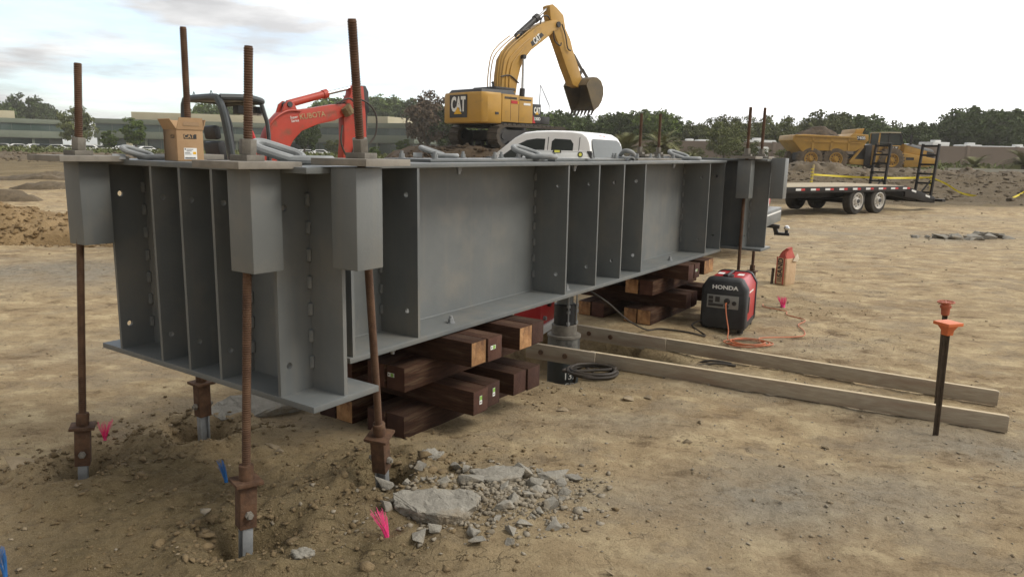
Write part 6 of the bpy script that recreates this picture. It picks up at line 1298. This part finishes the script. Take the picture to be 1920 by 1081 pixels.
wc = thing('white_cabinet', 'small white upright cabinet seen between the rightmost rods', 'cabinet', (26.2, 80.0, gz(26.2, 80)), 0.2); MB().bx(-.5, .5, -.5, .5, 0, 1.75).build('housing', 'rvwhite', wc, 0.05); MB().prism([(-.56, 1.751), (.56, 1.751), (.4, 1.95), (-.4, 1.95)], 'y', -.55, .55).build('roof', 'rvwhite', wc, 0.03)

ORD = ('first', 'second', 'third', 'fourth', 'fifth', 'sixth', 'seventh', 'eighth', 'ninth', 'tenth', 'eleventh', 'twelfth', 'thirteenth', 'fourteenth', 'fifteenth', 'sixteenth', 'seventeenth', 'eighteenth', 'nineteenth', 'twentieth')
# ------------------------------------------------------------------ parked cars far left
def car(mname):
    t_ = thing('parked_car', None, 'car', (0, 0, 0), 0, 'cars parked before the office buildings')
    P = [(-2.2, .35), (2.2, .35), (2.25, .7), (1.3, .92), (.55, 1.40), (-1.0, 1.43), (-1.75, 1.0), (-2.25, .92)]
    b_ = MB(); rings = []
    for yy, s_ in ((-.86, .94), (-.80, 1), (.80, 1), (.86, .94)): rings.append([(x * s_, yy * (1 if z < 1.0 else .80), .75 + (z - .75) * s_) for x, z in P])
    pyloft(b_, rings); b_.build('body', mname, t_, 0.05)
    for sd in (-1, 1):
        MB().prism([(1.1, .95), (.5, 1.33), (-.95, 1.36), (-1.5, 1.0)], 'y', sd * .80 - .012 if sd > 0 else -.812, sd * .80 + .012 if sd > 0 else -.788).build('side_window', 'glass', t_)
        for x in (-1.35, 1.4): MB().cyl((x, sd * .72, .33), (x, sd * .88, .33), .33, n=14).build('wheel', 'rubber', t_)
    return t_
protos = [car('white'), car('carsilver'), car('cardark')]
CARS = [(18, 150, 0), (45, 146, 0), (62, 158, 1), (75, 150, 0), (96, 146, 2), (112, 146, 0), (131, 147, 0), (128, 158, 1), (82, 162, 0), (172, 148, 0), (196, 150, 0), (217, 152, 0), (241, 150, 0), (252, 160, 0), (268, 152, 1), (282, 150, 0), (565, 150, 0), (580, 150, 0), (598, 158, 0)]
used = set(); CARS.sort(); seen_ = {}
for i, (px, Yc, kd) in enumerate(CARS):
    o = protos[kd] if kd not in used else copy_tree(protos[kd]); used.add(kd)
    Xc = (px - 960) / 1387 * Yc * 1.0; o.location = (Xc, Yc, gz(Xc, Yc)); o.rotation_euler = (0, 0, random.uniform(-.12, .12) + random.choice((0.3, PI + .3, 0.9)))
    seen_[kd] = seen_.get(kd, -1) + 1
    o['label'] = ORD[seen_[kd]] + ' ' + {0: 'white car from the left in the row before the office buildings', 1: 'silver car from the left in the row before the office buildings', 2: 'dark blue car from the left before the office buildings'}[kd]

# ------------------------------------------------------------------ trees
def crown_mesh(name, seed, rx_, rz_, nclump, nleaf, leaf, m, open_=0.25):
    rg = np.random.default_rng(seed); C_ = []
    while len(C_) < nclump:
        v = rg.normal(size=3); v /= np.linalg.norm(v); r_ = rg.uniform(0.35, 1.0) ** 0.6
        p = v * r_; 
        if p[2] < -0.75: continue
        lump = 1 + 0.28 * math.sin(3.1 * math.atan2(p[1], p[0]) + seed) * (0.5 + 0.5 * math.cos(2.3 * p[2] + seed))
        C_.append((p[0] * rx_ * lump, p[1] * rx_ * lump, p[2] * rz_ * (1 + 0.15 * rg.normal())))
    C_ = np.array(C_); rad = rg.uniform(0.16, 0.34, nclump) * rx_
    V = []; n = nclump * nleaf
    cen = np.repeat(C_, nleaf, 0) + (lambda u: u / np.linalg.norm(u, axis=1, keepdims=True) * (rg.random((n, 1)) ** 0.45))(rg.normal(size=(n, 3))) * np.repeat(rad, nleaf)[:, None] * np.array([1, 1, 0.72])
    a = rg.normal(size=(n, 3)); a /= np.linalg.norm(a, axis=1, keepdims=True); b2 = np.cross(a, rg.normal(size=(n, 3))); b2 /= np.linalg.norm(b2, axis=1, keepdims=True)
    s_ = leaf * rg.uniform(0.6, 1.3, (n, 1)); q = np.stack([cen - a * s_, cen + b2 * s_ * .55, cen + a * s_, cen - b2 * s_ * .55], 1).reshape(-1, 3)
    F = np.arange(4 * n).reshape(-1, 4); mm = bpy.data.meshes.new(name); mm.vertices.add(4 * n); mm.vertices.foreach_set('co', q.reshape(-1)); mm.loops.add(4 * n); mm.loops.foreach_set('vertex_index', F.reshape(-1).astype(np.int32)); mm.polygons.add(n); mm.polygons.foreach_set('loop_start', (np.arange(n) * 4).astype(np.int32)); mm.update(calc_edges=True)
    mm.materials.append(MT[m]); return mm
def trunk_mesh(seed, h, r_, spread):
    rg = random.Random(seed); b_ = MB(); top_ = Vector((rg.uniform(-.2, .2), rg.uniform(-.2, .2), h)); b_.tube([(0, 0, -0.3), (0.03, 0, h * .4), tuple(top_)], [r_ * 1.3, r_, r_ * .6], 8)
    for k in range(6):
        a = 2 * PI * k / 6 + rg.uniform(-.4, .4); b0 = Vector((0, 0, h * rg.uniform(.45, .95))); e = b0 + Vector((math.cos(a) * spread * rg.uniform(.5, .9), math.sin(a) * spread * rg.uniform(.5, .9), rg.uniform(.5, 1.2) * spread * .8)); b_.tube([b0, (b0 + e) / 2 + Vector((0, 0, -.1)), e], [r_ * .5, r_ * .35, r_ * .12], 6)
    return b_
# unit trees about 8 m tall; copies are scaled
KIND = {}
for key, mm_, args in (('dark', 'leafA', (3, 3.5, 3.0, 110, 60, 0.25)), ('dark2', 'leafA', (8, 3.9, 2.7, 120, 60, 0.25)), ('olive', 'leafB', (5, 3.3, 3.0, 95, 56, 0.23)), ('thin', 'leafB', (6, 3.2, 3.2, 60, 40, 0.20)), ('bright', 'leafC', (7, 2.3, 3.4, 85, 56, 0.23)), ('plum', 'leafD', (9, 3.5, 3.1, 95, 56, 0.23)), ('mid', 'leafC', (12, 3.4, 3.0, 110, 58, 0.25))):
    KIND[key] = (crown_mesh('crown', *args, mm_), None)
TR = None
def tree(label, x, y, h, key, wide=1.0, group=None, name='tree', zoff=0.0):
    global TR
    t_ = thing(name, label, 'tree', (x, y, gz(x, y) + zoff), random.uniform(0, 6.28), group); s_ = h / 8.0
    if TR is None: TR = trunk_mesh(4, 3.6, 0.24, 2.3).build('trunk', 'bark', t_); tk = TR
    else: tk = share(TR, t_)
    tk.scale = (s_ * wide, s_ * wide, s_)
    c_ = bpy.data.objects.new('crown', KIND[key][0]); COL.objects.link(c_); c_.parent = t_; c_.location = (0, 0, 4.9 * s_); c_.scale = (s_ * wide, s_ * wide, s_); c_.rotation_euler = (0, 0, random.uniform(0, 6.28)); return t_
rt = random.Random(17)
def at_px(px, Yc): return (px - 960) / 1387 * Yc
G_R = 'trees of the long row beyond the wall and site'
# single trees by the offices
tree('bushy green street tree left of the green-grey office, behind the leftmost rod', at_px(155, 140), 140, 8.2, 'olive', 0.9)
tree('small round green tree before the office beside the leftmost rod', at_px(211, 118), 118, 3.6, 'bright', 1.2)
tree('bright green upright tree before the office left of the cardboard box', at_px(261, 112), 112, 5.2, 'bright', 1.05)
tree('dark green tree behind the red boom before the office', at_px(572, 110), 110, 5.8, 'dark', 0.9)
tree('low round green tree right of the red dipper arm', at_px(755, 120), 120, 3.2, 'bright', 1.3)
tree('low green tree between the red dipper and office door', at_px(628, 125), 125, 3.0, 'olive', 1.2)
tree('dark brown-plum tree left of the large excavator', at_px(800, 118), 118, 9.9, 'plum', 0.92)
for i_, (px, Yc, h, k) in enumerate(sorted(((18, 215, 13.0, 'dark'), (70, 225, 15.6, 'dark'), (98, 230, 12.6, 'dark2'), (45, 235, 12.6, 'dark2')))):
    tree(ORD[i_] + ' ' + 'tall dark tree from the left behind the leftmost office roof', at_px(px, Yc), Yc, h, k, 0.9, 'trees behind the leftmost office')
for i_, (px, Yc, h, k) in enumerate(sorted(((395, 205, 12.8, 'mid'), (425, 200, 13.6, 'dark'), (455, 195, 12.6, 'dark'), (475, 190, 11.0, 'plum')))):
    tree(ORD[i_] + ' ' + 'tree from the left behind the canopy frame of the mini excavator', at_px(px, Yc), Yc, h, k, 0.9, 'trees behind the canopy frame')
for i_, (px, Yc, h, k) in enumerate(sorted(((622, 215, 15.2, 'mid'), (655, 218, 16.2, 'mid'), (690, 220, 16.8, 'dark'), (722, 222, 16.0, 'mid'), (752, 222, 15.4, 'mid'), (780, 214, 15.2, 'dark2'), (705, 228, 16.8, 'mid'), (640, 226, 15.4, 'dark'), (738, 230, 15.8, 'dark2')))):
    tree(ORD[i_] + ' ' + 'tree from the left in the mass behind the office by the dipper', at_px(px, Yc), Yc, h, k, 1.15, 'trees behind the office right of the dipper')
# the long row: heights follow the skyline of the photograph
prof = [(840, 8.6), (900, 8.3), (960, 8.0), (1040, 7.8), (1100, 7.3), (1180, 7.6), (1250, 7.4), (1285, 5.2), (1330, 6.9), (1400, 6.9), (1450, 6.6), (1500, 6.9), (1560, 8.0), (1620, 7.6), (1660, 5.9), (1700, 6.2), (1745, 7.2), (1790, 9.2), (1850, 8.8), (1920, 9.0), (2000, 9.0)]
cnt = {}
px = 838
while px < 2010:
    Yc = rt.uniform(112, 124); h = float(np.interp(px, [p_[0] for p_ in prof], [p_[1] for p_ in prof])) * rt.uniform(0.93, 1.06)
    key = rt.choice(('mid', 'dark', 'dark2')) if px < 1270 else (rt.choice(('thin', 'olive', 'thin')) if px < 1520 else (rt.choice(('olive', 'dark2')) if px < 1660 else rt.choice(('dark', 'dark2', 'dark'))))
    lb = 'mid green tree from the left in the row behind the excavator bucket' if px < 1270 else ('thin grey-green tree from the left in the row behind the right rods' if px < 1520 else ('olive tree from the left in the row behind the dump truck' if px < 1660 else 'dense dark tree from the left in the row behind the right palms'))
    cnt[lb] = cnt.get(lb, -1) + 1; lb = ORD[cnt[lb]] + ' ' + lb
    tree(lb, at_px(px, Yc), Yc, h, key, rt.uniform(0.95, 1.2) * (0.9 if key == 'thin' else 1.0), G_R); px += rt.uniform(24, 34)
px = 850
while px < 2000:
    Yc = rt.uniform(135, 150); h = float(np.interp(px, [p_[0] for p_ in prof], [p_[1] for p_ in prof])) * 1.05
    tree('distant tree filling in behind the long tree row', at_px(px, Yc), Yc, h, rt.choice(('mid', 'dark', 'dark2')) if px < 1270 or px > 1660 else 'olive', 1.2, G_R); px += rt.uniform(36, 52)
tree('bushy olive tree standing before the wall left of the rightmost rods', at_px(1345, 92), 92, 4.9, 'olive', 1.1)
tree('yellow-green tree just behind the dump truck cab', at_px(1632, 84), 84, 3.9, 'mid', 1.1)
for i_, (px, Yc, h) in enumerate(sorted(((1365, 76, 2.6), (1395, 70, 2.2), (1470, 72, 2.3), (1230, 80, 3.0), (1290, 84, 1.8)))):
    tree(ORD[i_] + ' ' + 'low dry shrub from the left before the brown wall', at_px(px, Yc), Yc, h, 'thin', 1.6, 'shrubs before the wall', 'shrub')
for i_, (px, Yc, h) in enumerate(sorted(((700, 95, 1.7), (745, 60, 1.5), (775, 47, 1.5), (790, 44, 1.8), (812, 42, 1.6)))):
    tree(ORD[i_] + ' ' + 'low olive shrub from the left before the soil mound', at_px(px, Yc), Yc, h, 'thin' if px > 770 else 'bright', 1.5, 'shrubs left of the mound', 'shrub')

# weeds along the edge of the site, one uncountable strip
def weeds(name, label, n, x0, x1, y0, y1, h, leaf, m, seed):
    rg = np.random.default_rng(seed); X_ = rg.uniform(x0, x1, n); Y_ = rg.uniform(y0, y1, n); k = vnoise(X_ * .25 + seed, Y_ * .25) ; keep = rg.random(n) < k * 1.4 - .15; X_, Y_, k = X_[keep], Y_[keep], k[keep]; n = len(X_)
    cen = np.stack([X_, Y_, height(X_, Y_) + rg.random(n) * h * (0.4 + k)], -1); a = rg.normal(size=(n, 3)); a /= np.linalg.norm(a, axis=1, keepdims=True); b2 = np.cross(a, rg.normal(size=(n, 3))); b2 /= np.linalg.norm(b2, axis=1, keepdims=True)
    s_ = leaf * rg.uniform(.5, 1.3, (n, 1)); q = np.stack([cen - a * s_, cen + b2 * s_ * .5, cen + a * s_, cen - b2 * s_ * .5], 1).reshape(-1, 3); mm = bpy.data.meshes.new(name); mm.vertices.add(4 * n); mm.vertices.foreach_set('co', q.reshape(-1)); mm.loops.add(4 * n); mm.loops.foreach_set('vertex_index', np.arange(4 * n).astype(np.int32)); mm.polygons.add(n); mm.polygons.foreach_set('loop_start', (np.arange(n) * 4).astype(np.int32)); mm.update(calc_edges=True); mm.materials.append(MT[m])
    o = bpy.data.objects.new(name, mm); COL.objects.link(o); tag(o, label, 'weeds', kind='stuff')
weeds('weeds', 'olive weeds along the far edge of the site before the parked cars', 26000, -105, -15, 84, 132, 0.75, 0.22, 'leafB', 3)
weeds('weeds', 'dry weeds around the young palms and the wall foot', 9000, 8, 62, 62, 94, 0.7, 0.2, 'leafB', 8)
# ------------------------------------------------------------------ palms
def palm_mesh(seed, nf, fl, up):
    rg = random.Random(seed); b_ = MB()
    for k in range(nf):
        a = 2 * PI * k / nf * 2.4 + rg.uniform(-.2, .2); el = rg.uniform(0.25, 1.35); L_ = fl * rg.uniform(.75, 1.1); P = []; d0 = Vector((math.cos(a), math.sin(a), 0)); side = Vector((-d0.y, d0.x, 0)); p = Vector((0, 0, 0)); e = el
        for s_ in range(9): P.append(p.copy()); p += (d0 * math.cos(e) + Vector((0, 0, 1)) * math.sin(e)) * (L_ / 8); e -= 0.16 + 0.10 * (1.35 - el)
        b_.tube(P, [0.03 * (1 - .1 * i) for i in range(9)], 4)
        for s_ in range(2, 17):
            u = s_ / 17 * 8; i = min(int(u), 7); q = P[i].lerp(P[i + 1], u - i); td = (P[i + 1] - P[i]).normalized(); ll = fl * 0.26 * (math.sin(PI * min(1, s_ / 17 * .9 + .12)) + .15)
            for sg in (-1, 1):
                tip = q + (side * sg * .8 + td * .7 + Vector((0, 0, .1))).normalized() * ll; w = td * 0.05 * fl / 2.2; n0 = b_.pts([q - w, q + w, tip]); b_.face(n0, n0 + 1, n0 + 2)
    return b_
PALMS = {}
def palm(label, x, y, fl, th, nf, seed, zo=0.0):
    t_ = thing('palm', label, 'palm', (x, y, gz(x, y) + zo), 0, 'feathery palms'); z = th
    b_ = MB(); b_.tube([(0, 0, -.3), (0, 0, z * .6), (0, 0, z + .1)], [.22, .2, .16], 9); b_.build('trunk', 'bark', t_)
    o = palm_mesh(seed, nf, fl, 1).build('fronds', 'leafP', t_, loc=(0, 0, z)); return t_
palm('young palm right of the near trailer ramp', 38.2, 62.5, 1.75, 0.35, 34, 1)
palm('larger young palm near the right edge of the picture', 41.0, 60.5, 2.15, 0.5, 40, 2)
palm('young palm cut by the right edge of the picture', 44.2, 61.5, 1.7, 0.4, 34, 3)
palm('palm with yellowish fronds rising behind the pickup roof', 5.0, 62.0, 2.6, 1.9, 40, 4)
palm('drooping palm behind the thin rods, left one', 8.6, 58.0, 2.3, 1.5, 44, 5)
palm('drooping palm behind the thin rods, right one', 11.4, 59.0, 2.3, 1.5, 44, 6)
palm('young palm in front of the wall left of the dump truck', 16.5, 70.0, 1.6, 0.5, 30, 7)
kb = MB().bx(33.5, 60, 58.0, 58.4, 0.9, 1.22).build('kerb', 'kerb'); structure(kb)

# ------------------------------------------------------------------ caution tape
def post(label, x, y, h, m='stakewood'):
    t_ = thing('wooden_stake', label, 'stake', (x, y, gz(x, y)), 0.2, 'wooden stakes of the tape line'); MB(Matrix.Rotation(0.05, 4, 'Y')).bx(-.04, .04, -.04, .04, -.2, h).prism([(-.04, h), (.04, h), (0, h + .06)], 'y', -.04, .04).build('stake_post', m, t_)
    b_ = MB(); 
    for k in range(5): b_.bx(-.05, .05, -.05, .05, h * (.25 + .14 * k), h * (.25 + .14 * k) + .05)
    b_.build('tape_wrap', 'tape', t_); return x, y
def tape(label, P):
    Q = smooth_path(P, 7); b_ = MB(); n = len(Q); i0 = []
    for k, p in enumerate(Q):
        tw = 0.5 * math.sin(k * .55); u = Vector((0, math.sin(tw), math.cos(tw))) * 0.045; th = Vector((0, .004, 0)); i0.append(b_.pts([p - u, p + u, p + u + th, p - u + th]))
    for a, c_ in zip(i0, i0[1:]):
        for e in range(4): b_.face(a + e, a + (e + 1) % 4, c_ + (e + 1) % 4, c_ + e)
    o = b_.build('caution_tape', 'tape'); tag(o, label, 'tape', 'yellow caution tape of the far bank')
p1 = post('yellow-wrapped wooden stake behind the trailer deck', 14.3, 36.0, 1.05); p2 = post('wooden stake of the tape line near the near ramp', 20.6, 37.0, 0.95); p3 = post('wooden stake of the tape line at the right edge', 24.6, 35.6, 1.5)
zA = gz(*p1) + .62; zB = gz(*p2) + .62
tape('yellow caution tape stretched across the bank behind the trailer', [(p1[0], p1[1], zA), (16.3, 36.2, zA - .10 + .02), (18.6, 36.6, (zA + zB) / 2 - .08), (p2[0], p2[1], zB)])
tape('yellow caution tape sagging to the ground right of the near ramp', [(p2[0], p2[1], zB), (20.9, 36.2, zB - .28), (21.2, 35.4, gz(21.2, 35.4) + .18), (21.7, 34.8, gz(21.7, 34.8) + .06), (22.6, 34.4, gz(22.6, 34.4) + .06)])
tape('yellow caution tape end near the right edge', [(23.0, 34.4, gz(23.0, 34.4) + .05), (23.8, 34.9, gz(23.8, 34.9) + .1), (p3[0], p3[1], gz(*p3) + .45)])

# ------------------------------------------------------------------ dusty air
hm = bpy.data.materials.new('dusty_air'); hm.use_nodes = True; ht = hm.node_tree; ht.nodes.clear()
ho = ht.nodes.new('ShaderNodeOutputMaterial'); hv = ht.nodes.new('ShaderNodeVolumePrincipled'); hv.inputs['Color'].default_value = (0.95, 0.92, 0.85, 1); hv.inputs['Density'].default_value = 0.0005; hv.inputs['Anisotropy'].default_value = 0.2
ht.links.new(hv.outputs[0], ho.inputs['Volume'])
hz = MB().bx(-760, 760, -320, 1450, -3.0, 21.0).build('haze', hm); tag(hz, 'thin dusty air over the whole site', 'haze', kind='stuff')
